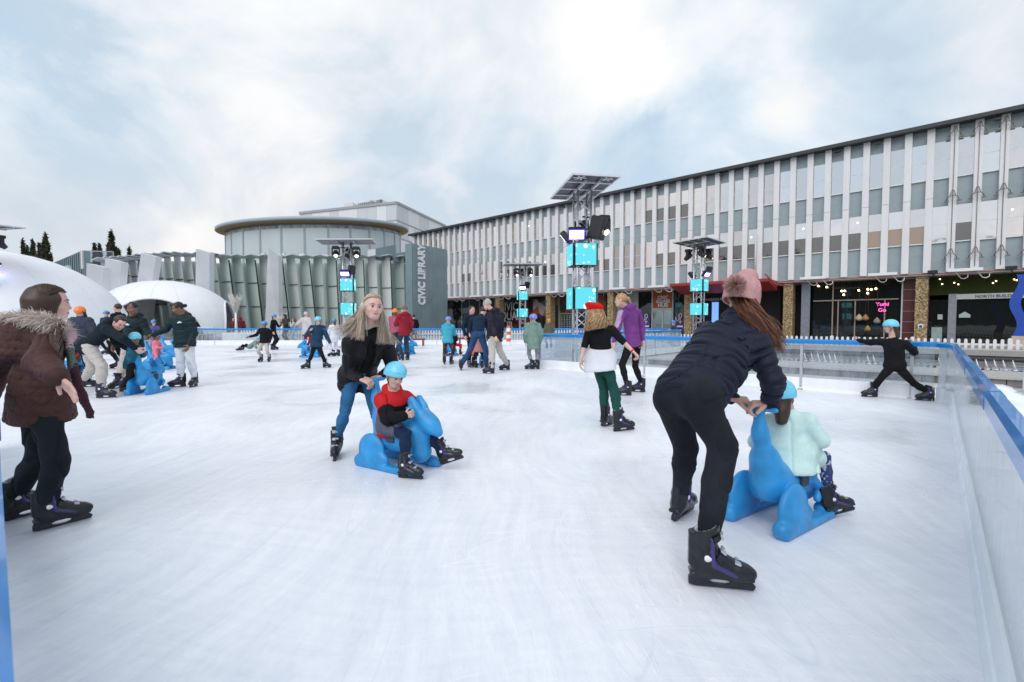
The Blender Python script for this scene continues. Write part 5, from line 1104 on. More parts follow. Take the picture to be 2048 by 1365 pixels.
def strands(name, parent, roots, mats, seg=7, wid=.004, seed=1):
    "roots: list of point lists (polylines); each becomes a thin flattened lock"
    r_ = random.Random(seed); vs = []; fs = []; mi = []
    for pts in roots:
        if len(pts) > 3:
            q_ = [pts[0]] + list(pts) + [pts[-1]]; o2 = []
            for i in range(1, len(q_) - 2):
                for t in (0, .34, .67): p0, p1, p2, p3 = q_[i - 1:i + 3]; o2.append(p1 * 1.0 + ((p2 - p0) * t + (p0 * 2 - p1 * 5 + p2 * 4 - p3) * t * t + (p1 * 3 - p0 - p2 * 3 + p3) * t ** 3) * .5)
            pts = o2 + [q_[-1]]
        n = len(pts); b = len(vs); pm = r_.randrange(len(mats)); X = Vector((r_.gauss(0, 1), r_.gauss(0, 1), .2)).normalized()
        for i, p in enumerate(pts):
            T_ = (pts[min(i + 1, n - 1)] - pts[max(0, i - 1)]); T_ = T_.normalized() if T_.length > 1e-6 else Vector((0, 0, -1)); a = (X - T_ * X.dot(T_)).normalized(); b2 = T_.cross(a); w_ = wid * (1 - .8 * (i / (n - 1)) ** 2) * (.6 if i == 0 else 1)
            vs += [p + a * w_, p - a * w_ * .5 + b2 * w_ * .6, p - a * w_ * .5 - b2 * w_ * .6]
        for i in range(n - 1):
            for j in range(3): fs.append((b + 3 * i + j, b + 3 * i + (j + 1) % 3, b + 3 * i + 3 + (j + 1) % 3, b + 3 * i + 3 + j)); mi.append(pm)
    return mesh_obj(name, vs, fs, mats, parent, True, mi)
def head_frame(hd, f, up=(0, 0, 1)):
    f = Vector(f).normalized(); u = Vector(up); u = (u - f * u.dot(f)).normalized(); s = f.cross(u); return Vector(hd), s, f, u     # s = person's right
def skull(q, th, ph, sc=1.05, lat=0.0):
    "point on the scalp: th = turn down from the parting (signed), ph = angle along the parting from front to back"
    a = V_((math.sin(th), math.cos(th) * math.cos(ph), math.cos(th) * math.sin(ph))); return q(a.x * .325 * sc, -.06 + a.y * .41 * sc, .12 + a.z * .375 * sc)
V_ = Vector
def add_head(sd, H, hh, nk, face=True, ears=True):
    c, s, f, u = H; q = lambda a, b, z: c + s * (a * hh) + f * (b * hh) + u * (z * hh); ax = (s, f, u)
    sd.ell(q(0, -.06, .12), (.325 * hh, .41 * hh, .375 * hh), ax, k=.0); sd.ell(q(0, .10, -.10), (.255 * hh, .27 * hh, .37 * hh), ax, k=.10 * hh)
    sd.ell(q(0, .20, -.36), (.13 * hh, .13 * hh, .10 * hh), ax, k=.14 * hh)
    for g_ in (-1, 1): sd.cap(q(g_ * .22, -.02, -.22), q(g_ * .10, .20, -.38), .06 * hh, .05 * hh, k=.12 * hh)
    if face:
        for g_ in (-1, 1): sd.ell(q(g_ * .135, .385, -.005), (.07 * hh, .06 * hh, .045 * hh), ax, op='s', k=.06 * hh)
        sd.cap(q(0, .345, .01), q(0, .405, -.125), .026 * hh, .038 * hh, k=.05 * hh); 
        for g_ in (-1, 1): sd.ell(q(g_ * .045, .385, -.145), (.030 * hh, .035 * hh, .024 * hh), ax, k=.03 * hh); sd.ell(q(g_ * .16, .22, -.14), (.10 * hh, .09 * hh, .08 * hh), ax, k=.08 * hh)
        sd.cap(q(-.065, .345, -.238), q(.065, .345, -.238), .022 * hh, k=.02 * hh); sd.cap(q(-.05, .345, -.272), q(.05, .345, -.272), .024 * hh, k=.015 * hh)
        for g_ in (-1, 1): sd.cap(q(g_ * .07, .352, .085), q(g_ * .20, .300, .095), .017 * hh, .010 * hh, k=.03 * hh)
    if ears:
        for g_ in (-1, 1): sd.ell(q(g_ * .325, -.03, -.03), (.035 * hh, .075 * hh, .11 * hh), ax, k=.03 * hh)
    sd.cap(q(0, -.10, -.22), Vector(nk), .215 * hh, .25 * hh, k=.10 * hh)
    return q
def add_hand(sd, w_, d, n, L_, curl=.5, left=True, m=0, thumb=1.0):
    "w_: wrist, d: direction of the fingers, n: palm normal (fingers curl towards it), L_: hand length"
    d = Vector(d).normalized(); n = Vector(n); n = (n - d * n.dot(d)).normalized(); s = d.cross(n)      # s: across the palm
    if left: s = -s
    # s points to the thumb side
    pw = .21 * L_; w_ = Vector(w_)
    for k, x in enumerate((.85, .3, -.25, -.8)): sd.cap(w_ + s * pw * x * .55, w_ + d * L_ * .50 + s * pw * x, .085 * L_, .075 * L_, m=m, k=.03 * L_)
    for k, (x, fl) in enumerate(((.92, .44), (.32, .50), (-.28, .46), (-.86, .36))):
        p = w_ + d * L_ * .50 + s * pw * x; ang = 0; r_ = .062 * L_ * (1 if k < 3 else .88); dirs = d + s * (.07 * (1.5 - k)); seg = (.42, .32, .26)
        for j, sg in enumerate(seg):
            ang += curl * (55, 70, 45)[j]; dd = (dirs * math.cos(R(ang)) + n * math.sin(R(ang))).normalized(); e = p + dd * fl * L_ * sg * 1.1; sd.cap(p, e, r_, r_ * .90, m=m, k=.006 if j == 0 else .003); p = e; r_ *= .92
    p = w_ + d * L_ * .14 + s * pw * .75; dd = (d * .62 + s * .70 * thumb + n * .30).normalized()
    e = p + dd * L_ * .26; sd.cap(p, e, .085 * L_, .070 * L_, m=m, k=.025 * L_); dd = (d * .75 + s * .25 * thumb + n * (.25 + .5 * curl)).normalized(); e2 = e + dd * L_ * .20; sd.cap(e, e2, .066 * L_, .055 * L_, m=m, k=.004)
def quilt_fn(bones, sp, amp, wr=None, sharp=9.0):
    B_ = [(npv(a), npv(b)) for a, b in bones]
    def fn(P_):
        best = np.full(P_.shape[:-1], 1e9); co = np.zeros(P_.shape[:-1])
        for a, b in B_:
            ba = b - a; L_ = np.linalg.norm(ba) + 1e-9; t = (P_ - a) @ ba / L_; tc = np.clip(t, 0, L_); d = np.linalg.norm(P_ - a - tc[..., None] * ba / L_, axis=-1); mk = d < best; best = np.where(mk, d, best); co = np.where(mk, t, co)
        w_ = (wr(P_) * .011 if wr is not None else 0)
        ph = (co + w_) / sp; fr = ph - np.floor(ph) - .5
        g_ = np.exp(-(fr * sharp) ** 2); return amp * g_ - amp * .45 * (1 - (2 * fr) ** 2)
    return fn
def gauge(p): return max(.0, p)
PEOPLE = 0
def person(label, J, hh, k, skin_kind='fair', h=.01, jacket=None, trousers=None, hair=None, hat=None, hands=None, feet=None, face_dir=(0, -1, 0), head_up=(0, 0, 1), group=None, extra=None, skate_sc=1.0, eyes=True, bulk=1.0, glasses=False, strap=True):
    """J: joints in world space (hd nk sa sb ea eb wa wb pv ha hb ka kb aa ab); a = person's left, b = right. k: size against a 1.7 m adult"""
    global PEOPLE; PEOPLE += 1
    base = Vector((J['pv'].x, J['pv'].y, min(0.0, J['aa'].z - .2 * k) if False else 0.0)); root = empty('person', base, label, 'person', group)
    side = (J['sb'] - J['sa']).normalized(); ch = (J['sa'] + J['sb']) / 2; up = (ch - J['pv']).normalized(); fwd = up.cross(side).normalized(); side = fwd.cross(up).normalized()
    waist = J['pv'].lerp(ch, .42); chest = J['pv'].lerp(ch, .82); b = bulk
    sk = skin(skin_kind); Hf = head_frame(J['hd'], face_dir, head_up); fine = h < .013
    # ---- body: one continuous surface under the clothes
    sd = SDF(); q = add_head(sd, Hf, hh, J['nk'], face=h < .03)
    sd.cap(J['pv'], waist, .082 * k * b, .070 * k * b, k=.03, side=side, q=1.35); sd.cap(waist, chest, .070 * k * b, .082 * k * b, k=.03, side=side, q=1.36); sd.cap(chest, J['nk'], .068 * k, .05 * k, k=.04)
    for x in 'ab':
        sd.cap(ch.lerp(J['s' + x], .3), J['s' + x], .055 * k, .045 * k, k=.03); sd.cap(J['s' + x], J['e' + x], .043 * k * b, .034 * k * b, k=.015); sd.cap(J['e' + x], J['w' + x], .035 * k * b, .023 * k, k=.012)
        sd.cap(J['h' + x], J['k' + x], .058 * k * b, .028 * k * b, k=.01); sd.cap(J['k' + x], J['a' + x], .028 * k * b, .024 * k, k=.006)
        hd_ = (hands or {}).get(x)
        if hd_ != 'none':
            if hd_ is None: hd_ = {}
            fd = (J['w' + x] - J['e' + x]).normalized(); d = Vector(hd_.get('d', fd)); inn = -side if x == 'b' else side
            n = Vector(hd_.get('n', inn)); add_hand(sd, J['w' + x], d, n, .183 * k, hd_.get('curl', .35), left=(x == 'a'), thumb=hd_.get('thumb', 1.0))
    hb_ = min(h, .0125) if not fine else h
    if h < .0115: hb_ = min(h, .0075)
    V, F, Mi = sd.mesh(hb_); V = smooth_mesh(V, F, 1, .45 if hb_ > .006 else .3); body = mesh_obj('body', V, F.tolist(), sk, root, True, Mi)
    if eyes and h < .03:
        for g_ in (-1, 1):
            m = MB(); m.cur = 0; m.lathe(q(g_ * .135, .318, -.005), [(0, -.048 * hh), (.036 * hh, -.032 * hh), (.048 * hh, 0), (.036 * hh, .032 * hh), (.022 * hh, .042 * hh)], 12, ax=Hf[2]); m.cur = 1; m.lathe(q(g_ * .135, .318, -.005), [(.028 * hh, .038 * hh), (.012 * hh, .050 * hh), (0, .052 * hh)], 12, ax=Hf[2])
            # upper lid line
            m.path([q(g_ * .085, .352, .018), q(g_ * .13, .372, .036), q(g_ * .185, .345, .02)], .008 * hh, 5); m.build('eye', [M_EYEW, M_EYED], root)
            if h < .014:
                bm_ = hair_mat(hair[0] if hair else 'brown')[0] if (hair and hair[0] not in ('blonde', 'curly_blonde')) else sk[2]; m = MB(); m.path([q(g_ * .065, .372, .088), q(g_ * .12, .372, .108), q(g_ * .18, .345, .105), q(g_ * .225, .300, .080)], .015 * hh, 6, .005 * hh); m.build('eyebrow', bm_, root)
        if h < .014:
            m = MB(); m.path([q(-.085, .338, -.252), q(-.05, .362, -.243), q(-.018, .372, -.234), q(0, .371, -.240), q(.018, .372, -.234), q(.05, .362, -.243), q(.085, .338, -.252)], .012 * hh, 6); m.path([q(-.075, .340, -.258), q(-.035, .364, -.272), q(0, .369, -.277), q(.035, .364, -.272), q(.075, .340, -.258)], .016 * hh, 6); m.build('lips', sk[1], root)
    if glasses:
        m = MB()
        for g_ in (-1, 1):
            pts = [q(g_ * (.145 + .09 * math.cos(t * math.pi / 6)), .41, .07 * math.sin(t * math.pi / 6)) for t in range(13)]; m.path(pts, .010 * hh, 5); m.path([q(g_ * .23, .40, .02), q(g_ * .33, .05, .03)], .010 * hh, 5)
        m.path([q(-.055, .42, .01), q(.055, .42, .01)], .010 * hh, 5); m.build('glasses', mat('glasses_wire', (.55, .52, .5), .3, metal=.6), root)
    # ---- trousers
    if trousers:
        t = trousers; f0 = t.get('fit', .012) * (.6 + .4 * k); fk = t.get('knee', f0); fa = t.get('cuff', f0); sd = SDF(); sd.cap(J['pv'], J['pv'].lerp(waist, .75), .097 * k * b + f0, .083 * k * b + f0, k=.03, side=side, q=1.40)
        bt = t.get('butt', 0)
        for x in 'ab':
            Hh, K_, A_ = J['h' + x], J['k' + x], J['a' + x]; sd.cap(Hh, K_, .080 * k * b + f0, .050 * k * b + fk, k=.035)
            if bt: sd.ell(Hh - fwd * .045 * k + up * .01, (.10 * k * bt,) * 3, k=.05)
            m1 = K_.lerp(A_, .35); e_ = K_.lerp(A_, t.get('end', 1.0)); sd.cap(K_, m1, .051 * k * b + fk, .051 * k * b + fk * .8 + fa * .2, k=.02); sd.cap(m1, e_, .051 * k * b + fk * .8 + fa * .2, .034 * k * b + fa, k=.02)
        wr = wave_noise(len(label) + 5, 12, 14, 55); wa_ = t.get('wr', .0022) * 1.3 * min(1, .25 + .75 * k); w3 = wave_noise(len(label) + 50, 12, 12, 45); sd.disp.append(lambda P_: wr(P_) * wa_ * .6 + wa_ * 1.8 * np.exp(-(w3(P_) / .16) ** 2))
        if t.get('bones', False):
            bn = [(J['h' + x], J['k' + x]) for x in 'ab'] + [(J['k' + x], J['a' + x]) for x in 'ab']; sd.disp.append(quilt_fn(bn, .075 * k + .02, wa_ * 1.1, wave_noise(len(label), 6, 10, 30), 5))
        wc = waist + up * .03; sd.cut(J['pv'].lerp(waist, .80), up)
        for p in t.get('paint', []): p(sd)
        sdf_obj('trousers', sd, h * .95, t['m'] if isinstance(t['m'], list) else [t['m']], root)
    # ---- jacket
    if jacket:
        t = jacket; pf = t.get('puff', .02); sf = t.get('sleeve_puff', pf); sd = SDF(); hem = J['pv'] - up * t.get('len', .05) * k; hb2 = t.get('hem_puff', pf)
        dn = (Vector((0, 0, -1)) * .35 - up * .65).normalized() if t.get('len', .05) > .15 else -up
        hem = J['pv'] + dn * t.get('len', .05) * k
        sd.cap(hem + dn * .05, J['pv'], .100 * k * b + hb2, .100 * k * b + hb2, k=.04, side=side, q=1.38); sd.cap(J['pv'], waist, .098 * k * b + hb2, .086 * k * b + pf, k=.05, side=side, q=1.40); sd.cap(waist, chest, .086 * k * b + pf, .098 * k * b + pf, k=.04, side=side, q=1.42)
        sd.cap(chest, ch.lerp(J['nk'], .6), .085 * k + pf * .8, .055 * k + pf * .4, k=.06)
        for x in 'ab':
            S_, E_, W_ = J['s' + x], J['e' + x], J['w' + x]; sd.cap(ch.lerp(S_, .2), S_, .070 * k + pf * .7, .050 * k + pf * .6, k=.045); sd.cap(S_, E_, .050 * k * b + sf, .040 * k * b + sf, k=.022)
            if t.get('sleeve', 1) > .6:
                E2 = E_.lerp(W_, t.get('sleeve_end', .94)); sd.cap(E_, E2, .040 * k * b + sf, .028 * k + sf * .75, k=.018); sd.cap(E2 - (E2 - E_).normalized() * .03, E2, .030 * k + sf * .62, .031 * k + sf * .62, k=.006)
        bn = [(hem, ch)] + [(J['s' + x], J['e' + x]) for x in 'ab'] + ([(J['e' + x], J['w' + x]) for x in 'ab'] if t.get('sleeve', 1) > .6 else [])
        if t.get('hood'):
            hc = J['nk'] - fwd * .085 * k + up * .02 * k; sd.cap(hc + side * .075 * k, hc - side * .075 * k, .055 * k, .055 * k, k=.03); sd.cap(J['nk'] + side * .08 * k - fwd * .02, J['nk'] + fwd * .05 * k + side * .04 * k, .035 * k, .028 * k, k=.03); sd.cap(J['nk'] - side * .08 * k - fwd * .02, J['nk'] + fwd * .05 * k - side * .04 * k, .035 * k, .028 * k, k=.03)
            sd.cap(hc, chest.lerp(ch, .5) - fwd * .10 * k, .06 * k, .03 * k, k=.04, side=side, q=1.3)
        elif t.get('collar', True): sd.cap(J['nk'] - (J['nk'] - ch) * .3, J['nk'] + (J['hd'] - J['nk']).normalized() * .030 * k, .064 * k + pf * .3, .060 * k + pf * .2, k=.03)
        if t.get('quilt'): sd.disp.append(quilt_fn(bn, t['quilt'], t.get('qamp', .010), wave_noise(len(label) + 1, 6, 8, 24), t.get('qsharp', 7)))
        wr = wave_noise(len(label) + 11, 14, 9, 42); wa_ = t.get('wr', .0035) * 1.1; w3 = wave_noise(len(label) + 80, 12, 9, 36); sd.disp.append(lambda P_: wr(P_) * wa_ * .6 + wa_ * 2.0 * np.exp(-(w3(P_) / .12) ** 2))
        if t.get('fn'): t['fn'](sd, dict(side=side, up=up, fwd=fwd, ch=ch, chest=chest, waist=waist, hem=hem, J=J, k=k))
        sd.cut(hem, dn)
        hl = npv(J['hd']); nr = .30 * hh
        sd.ell(q(0, .02, -.30), (.26 * hh, .30 * hh, .20 * hh), (Hf[1], Hf[2], Hf[3]), op='s', k=.01)
        if t.get('open'):     # open front: wedge taken out of the chest
            o_ = t['open']; sd.cap(J['nk'] + fwd * .12 * k + up * .03, J['pv'] + fwd * .16 * k - up * .12, .035 * k * o_, .055 * k * o_, op='s', k=.015)
        sdf_obj('jacket', sd, h, t['m'] if isinstance(t['m'], list) else [t['m']], root)
        if t.get('under'):
            sd = SDF(); sd.cap(J['pv'], waist, .098 * k, .086 * k, k=.04, side=side, q=1.4); sd.cap(waist, chest, .086 * k, .100 * k, k=.04, side=side, q=1.40); sd.cap(chest, J['nk'] + up * .03 * k, .085 * k, .062 * k, k=.05); sd.cut(J['pv'], -up); wr3 = wave_noise(77, 8, 20, 50); sd.disp.append(lambda P_: wr3(P_) * .002)
            sdf_obj('top', sd, h, t['under'], root)
    # ---- hat or helmet
    if hat:
        kind, hm = hat[0], hat[1]; sd = SDF()
        if kind == 'helmet':
            tl = hat[2] if len(hat) > 2 else .10; hu = (Hf[3] - Hf[2] * tl).normalized(); hf2 = (Hf[2] + Hf[3] * tl).normalized(); ax = (Hf[1], hf2, hu); c = q(0, -.03, .155); r0 = hh
            sd.ell(c, (.455 * r0, .535 * r0, .455 * r0), ax, k=0); sd.ell(c - hu * .12 * hh - hf2 * .08 * hh, (.44 * r0, .46 * r0, .34 * r0), ax, k=.06 * hh)
            for a_ in (-1, 1):
                for (f_, u_) in ((.33, .20), (.02, .36), (-.33, .20)): sd.ell(c + Hf[1] * a_ * (.18 if f_ else .21) * hh + hf2 * f_ * hh * 1.2 + hu * u_ * hh * (.95 if f_ else 1.02), (.030 * hh,) * 3, m=1, k=.0, op='p')
                for (f_, u_) in ((.2, .10), (-.12, .12)): sd.ell(c + Hf[1] * a_ * .395 * hh + hf2 * f_ * hh + hu * u_ * hh, (.026 * hh,) * 3, m=1, op='p')
                sd.ell(c + Hf[1] * a_ * .14 * hh + hf2 * .475 * hh + hu * .075 * hh, (.030 * hh,) * 3, m=1, op='p')
            sd.ell(c - hu * .09 * hh, (.385 * r0, .46 * r0, .40 * r0), ax, op='s', k=.004, m=2)
            sd.cut(c - hu * .155 * hh, (-hu + hf2 * .10).normalized())
            o = sdf_obj('helmet', sd, min(h, .011) if hh * 940 / max(2, J['hd'].y) > 12 else .018, [hm, M_STRAP, M_STRAP], root)
            if strap and h < .03:
                m = MB()
                for g_ in (-1, 1):
                    for f_ in (.12, -.18): m.path([q(g_ * .345, f_, .08), q(g_ * .335, .03 + f_ * .4, -.12), q(g_ * .24, .10, -.36), q(g_ * .04, .16, -.475)], .016 * hh, 5)
                m.build('helmet_strap', M_STRAP, root)
        elif kind == 'beanie':
            ax = (Hf[1], Hf[2], Hf[3]); sd.ell(q(0, -.08, .19), (.37 * hh, .45 * hh, .40 * hh), ax, k=0); sd.cap(q(0, -.10, .20), q(0, -.2, .45), .32 * hh, .20 * hh, k=.06 * hh)
            for a_ in range(24): t_ = a_ * math.pi / 12; sd.cap(q(.355 * math.cos(t_), -.06 + .435 * math.sin(t_), .02), q(.36 * math.cos(t_), -.06 + .44 * math.sin(t_), .19), .052 * hh, k=.012 * hh)
            sd.ell(q(0, .0, -.14), (.34 * hh, .42 * hh, .22 * hh), ax, op='s', k=.01); sd.cut(q(0, 0, -.03), -Hf[3])
            sdf_obj('beanie', sd, min(h, .008) if h < .012 else h, [hm], root)
        elif kind == 'hood':
            ax = (Hf[1], Hf[2], Hf[3]); sd.ell(q(0, -.10, .06), (.42 * hh, .50 * hh, .52 * hh), ax, k=0); sd.cap(q(0, -.15, -.1), J['nk'] - fwd * .03, .36 * hh, .36 * hh, k=.05); sd.ell(q(0, .34, -.02), (.28 * hh, .36 * hh, .40 * hh), ax, op='s', k=.02)
            sdf_obj('hood', sd, h, [hm], root)
    # ---- hair
    if hair:
        kind, style = hair[0], hair[1]; hm = hair_mat(kind); ax = (Hf[1], Hf[2], Hf[3]); sd = SDF(); capon = not (hat and hat[0] in ('helmet', 'beanie', 'hood'))
        if capon:
            cs = .945 if style in ('cap2', 'cap3') else 1.0; sd.ell(q(0, -.09, .14), (.355 * hh * cs, .415 * hh * cs, .395 * hh * cs), ax, k=0)
            sd.ell(q(0, .44 if style != 'cap2' else .50, -.06), (.34 * hh, .30 * hh, .37 * hh), ax, op='s', k=.04 * hh)
            if style == 'short': sd.cut(q(0, -.2, -.18), (-Hf[3] + Hf[2] * .5).normalized())
        if style in ('bun', 'tied'): sd.ell(q(0, -.55, -.02 if style == 'tied' else .06), (.15 * hh, .16 * hh, .15 * hh), ax, k=.04 * hh); sd.cut(q(0, -.1, -.22), (-Hf[3] + Hf[2] * .45).normalized())
        if style == 'back': sd.cap(q(0, -.22, -.05), q(0, -.34, -.75), .26 * hh, .14 * hh, k=.05, side=Hf[1], q=1.25)
        if style == 'pony': sd.ell(q(0, -.52, .12), (.08 * hh,) * 3, k=.04 * hh); sd.cap(q(0, -.58, .08), q(.05, -.80, -.35), .11 * hh, .045 * hh, k=.05); 
        if style == 'mane': sd.cap(q(0, -.28, .1), q(0, -.34, -.45), .30 * hh, .30 * hh, k=.05, side=Hf[1], q=1.15)
        if style == 'cap2':
            for g_ in (-1, 1): sd.cap(q(g_ * .29, -.02, .05), q(g_ * .27, -.02, -.60), .10 * hh, .12 * hh, k=.05, side=Hf[2], q=1.5)
            sd.cap(q(0, -.28, .0), q(0, -.34, -.60), .28 * hh, .24 * hh, k=.06, side=Hf[1], q=1.2)
        if style == 'cap3':
            for g_ in (-1, 1): sd.cap(q(g_ * .33, -.10, .0), q(g_ * .37, -.16, -.62), .075 * hh, .075 * hh, k=.03, side=Hf[2], q=2.2)
            sd.cap(q(0, -.30, .0), q(0, -.36, -.65), .26 * hh, .24 * hh, k=.05, side=Hf[1], q=1.2)
        if style == 'sides':
            for g_ in (-1, 1): sd.cap(q(g_ * .30, -.06, -.05), q(g_ * .38, -.02, -.75), .12 * hh, .11 * hh, k=.03)
            sd.cap(q(0, -.30, -.05), q(0, -.36, -.6), .28 * hh, .22 * hh, k=.05)
        wr = wave_noise(3, 10, 40, 110); sd.disp.append(lambda P_: wr(P_) * .0022)
        if sd.p and style != 'none': sdf_obj('hair', sd, min(h, .009) if h < .014 else h, [hm[0]], root)
        if style == 'none': pass
    # ---- skates
    if feet:
        for x in 'ab':
            if feet.get(x): pos, yaw, pitch, roll = feet[x]; add_skate(root, pos, yaw, pitch, roll, skate_sc, h < .02)
    if extra: extra(root, dict(side=side, up=up, fwd=fwd, ch=ch, chest=chest, waist=waist, J=J, k=k, q=q, H=Hf, hh=hh))
    return root
def ankle_of(pos, yaw, pitch=0, roll=0, sc=1.0):
    Mx = Matrix.Translation(Vector(pos)) @ Matrix.Rotation(R(yaw), 4, 'Z') @ Matrix.Rotation(-R(pitch), 4, 'Y') @ Matrix.Rotation(R(roll), 4, 'X') @ Matrix.Scale(sc, 4); return Mx @ Vector((-.052, 0, .175))
def bend(a, b, l1, l2, hint):
    "middle joint of a two-bone limb from a to b, bending towards hint"
    a, b, hint = Vector(a), Vector(b), Vector(hint); d = b - a; L_ = min(d.length, (l1 + l2) * .999); u = d.normalized(); x = (l1 * l1 - l2 * l2 + L_ * L_) / (2 * L_); hgt = math.sqrt(max(0, l1 * l1 - x * x)); n = hint - u * hint.dot(u); n = n.normalized() if n.length > 1e-6 else Vector((0, 0, 1)); return a + u * x + n * hgt
def figure(label, foot, top, face=-90, k=1.0, kid=False, lean=0.0, arms=('down', 'down'), stance=.22, toe=None, sit=None, h=None, look=None, look_dn=0.0, split=0.0, head_sc=1.0, lean_dir=None, crouch=0.0, **kw):
    """standing / seated figure from plan data. foot: ground point (x, y); face: plan angle; k: size against 1.7 m; lean: forward lean in degrees"""
    x0, y0 = foot; yaw = R(face); f = Vector((math.cos(yaw), math.sin(yaw), 0)); rt = Vector((math.sin(yaw), -math.cos(yaw), 0)); Z = Vector((0, 0, 1)); c = Vector((x0, y0, 0)); hs = (.235 * (k ** .55)) * head_sc
    if h is None: h = min(.024, max(.009, y0 / 470 * .62))
    lift = .105 * max(.7, k); J = {}; ssc = max(.68, min(1.0, .35 + .65 * k)); toe = face if toe is None else toe
    legL = .47 * 1.7 * k * (.93 if kid else 1)
    if sit is None:
        pz = lift + legL + .04 * k - crouch - (stance ** 2) * .5; J['pv'] = c + Z * pz - f * (.12 * math.sin(R(lean)) * 1.5 + crouch * .5)
    else: J['pv'] = c + Z * sit
    la = R(lean); up = (Z * math.cos(la) + (Vector(lean_dir) if lean_dir else f) * math.sin(la)).normalized(); tl = .30 * 1.7 * k
    chp = J['pv'] + up * tl; J['sa'] = chp - rt * .185 * k * (.95 if not kid else .88); J['sb'] = chp + rt * .185 * k * (.95 if not kid else .88); J['nk'] = chp + up * .055 * k
    hu = (up * .75 + Z * .35).normalized(); J['hd'] = J['nk'] + hu * (.055 * k + hs * .44) + f * .015
    J['ha'] = J['pv'] - rt * .085 * k - up * .02; J['hb'] = J['pv'] + rt * .085 * k - up * .02; feet = {}
    for x, sg in (('a', -1), ('b', 1)):
        if sit is None:
            fp = c + rt * sg * stance / 2 + f * sg * split; feet[x] = (fp, toe + sg * -8, 0, 0)
        else:
            fp = c + rt * sg * .27 + f * .20 * k; fp.z = .03; feet[x] = (fp, toe + sg * -12, 8, 0)
        J['a' + x] = ankle_of(*feet[x], sc=ssc); J['k' + x] = bend(J['h' + x], J['a' + x], .245 * 1.7 * k, .235 * 1.7 * k, f + rt * sg * (.25 if sit is None else .9) + Z * (.6 if sit else 0))
        am = arms[0] if x == 'a' else arms[1]; S_ = J['s' + x]; l1, l2 = .172 * 1.7 * k, .150 * 1.7 * k
        W_ = {'down': S_ - Z * (l1 + l2) * .95 + rt * sg * .07 * k + f * .06, 'fwd': S_ + f * .34 * k - Z * .28 * k - rt * sg * .06, 'reach': S_ + f * .42 * k - Z * .26 * k, 'out': S_ + rt * sg * .40 * k - Z * .28 * k + f * .05, 'up': S_ + f * .22 * k + rt * -sg * .06 - Z * .03 * k, 'chest': S_ + f * .24 * k - rt * sg * .12 * k - Z * .16 * k, 'rail': S_ + f * .30 * k - Z * .20 * k}[am] if isinstance(am, str) else Vector(am)
        J['e' + x] = bend(S_, W_, l1, l2, -Z * .7 - f * .4 + rt * sg * .5); J['w' + x] = W_
    lk = look if look is not None else face; fd = Vector((math.cos(R(lk)), math.sin(R(lk)), -look_dn)).normalized()
    if top is not None: pass
    return person(label, J, hs, k, feet=feet, h=h, face_dir=fd, skate_sc=ssc, **kw)
# ================================================================ CLOTH COLOURS
C_NAVY = cloth('navy_puffer', (.012, .015, .032), .55); C_BLK = cloth('black_cloth', (.008, .008, .010)); C_BLK2 = cloth('black_shell_jacket', (.012, .012, .015), .6)
C_JEANB = cloth('black_denim', (.013, .015, .021), .8, var=.55, scale=3.5, bscale=160, bump=.2); C_JEAN = cloth('blue_denim', (.030, .135, .28), .85, var=.3, scale=5, bscale=180, bump=.25); C_JEAND = cloth('dark_blue_denim', (.022, .060, .15), .85, var=.35, scale=5)
C_BROWN = cloth('brown_parka', (.066, .030, .026), .6); C_DKGRN = cloth('dark_track_pants', (.009, .014, .019)); C_RED = cloth('red_ski_jacket', (.50, .014, .018), .6); C_GREY = cloth('grey_ski_panel', (.10, .11, .15))
C_MINT = cloth('mint_jacket', (.56, .76, .73), .7); C_PINKB = cloth('pink_knit', (.52, .29, .29), .9, bscale=200); C_NVTR = cloth('navy_trousers', (.012, .025, .065)); C_WHT = cloth('white_cloth', (.70, .72, .78), .85, var=.05)
C_GREEN = cloth('forest_green_trousers', (.012, .065, .055)); C_PURP = cloth('purple_shell_jacket', (.17, .045, .22), .7); C_PURPL = cloth('lilac_panel', (.42, .30, .48)); C_CREAM = cloth('cream_trousers', (.50, .47, .44), .85, var=.06)
C_OLIVE = cloth('olive_jacket', (.11, .10, .065)); C_SAGE = cloth('sage_green_coat', (.19, .29, .25)); C_SKY = cloth('light_blue_jacket', (.06, .38, .52)); C_MAR = cloth('maroon_coat', (.27, .018, .035)); C_ROSE = cloth('rose_jacket', (.38, .10, .17))
C_TEAL = cloth('teal_camo_jacket', (.018, .11, .17), var=.7, scale=5); C_DKTEAL = cloth('dark_teal_puffer', (.010, .026, .034), .55); C_LGREY = cloth('light_grey_cloth', (.42, .46, .52)); C_DOLIVE = cloth('dark_olive_hoodie', (.045, .05, .035)); C_REDT = cloth('orange_red_trousers', (.70, .05, .02)); C_PINK = cloth('pink_dress', (.75, .22, .30))
C_NAVYK = cloth('navy_jacket', (.012, .045, .095), .6); C_GRYT = cloth('grey_trousers', (.30, .32, .38)); C_PLAID = cloth('dark_plaid_puffer', (.016, .014, .024), .6, var=.8, scale=4); C_DRED = cloth('dark_red_trousers', (.25, .012, .02)); C_INDIG = cloth('indigo_jacket', (.10, .10, .28)); C_CREAMC = cloth('cream_coat', (.56, .52, .52)); C_TAUPE = cloth('taupe_jacket', (.16, .14, .16))
H_BLUE = mat('helmet_light_blue', (.16, .60, .80), .28, var=.03, coat=.4); H_BLUE2 = mat('helmet_mid_blue', (.05, .28, .66), .3, var=.04, coat=.4); H_ORG = mat('helmet_orange', (.90, .20, .015), .3, var=.03, coat=.4); H_LAV = mat('helmet_lavender_blue', (.16, .24, .66), .3, var=.05, coat=.4)
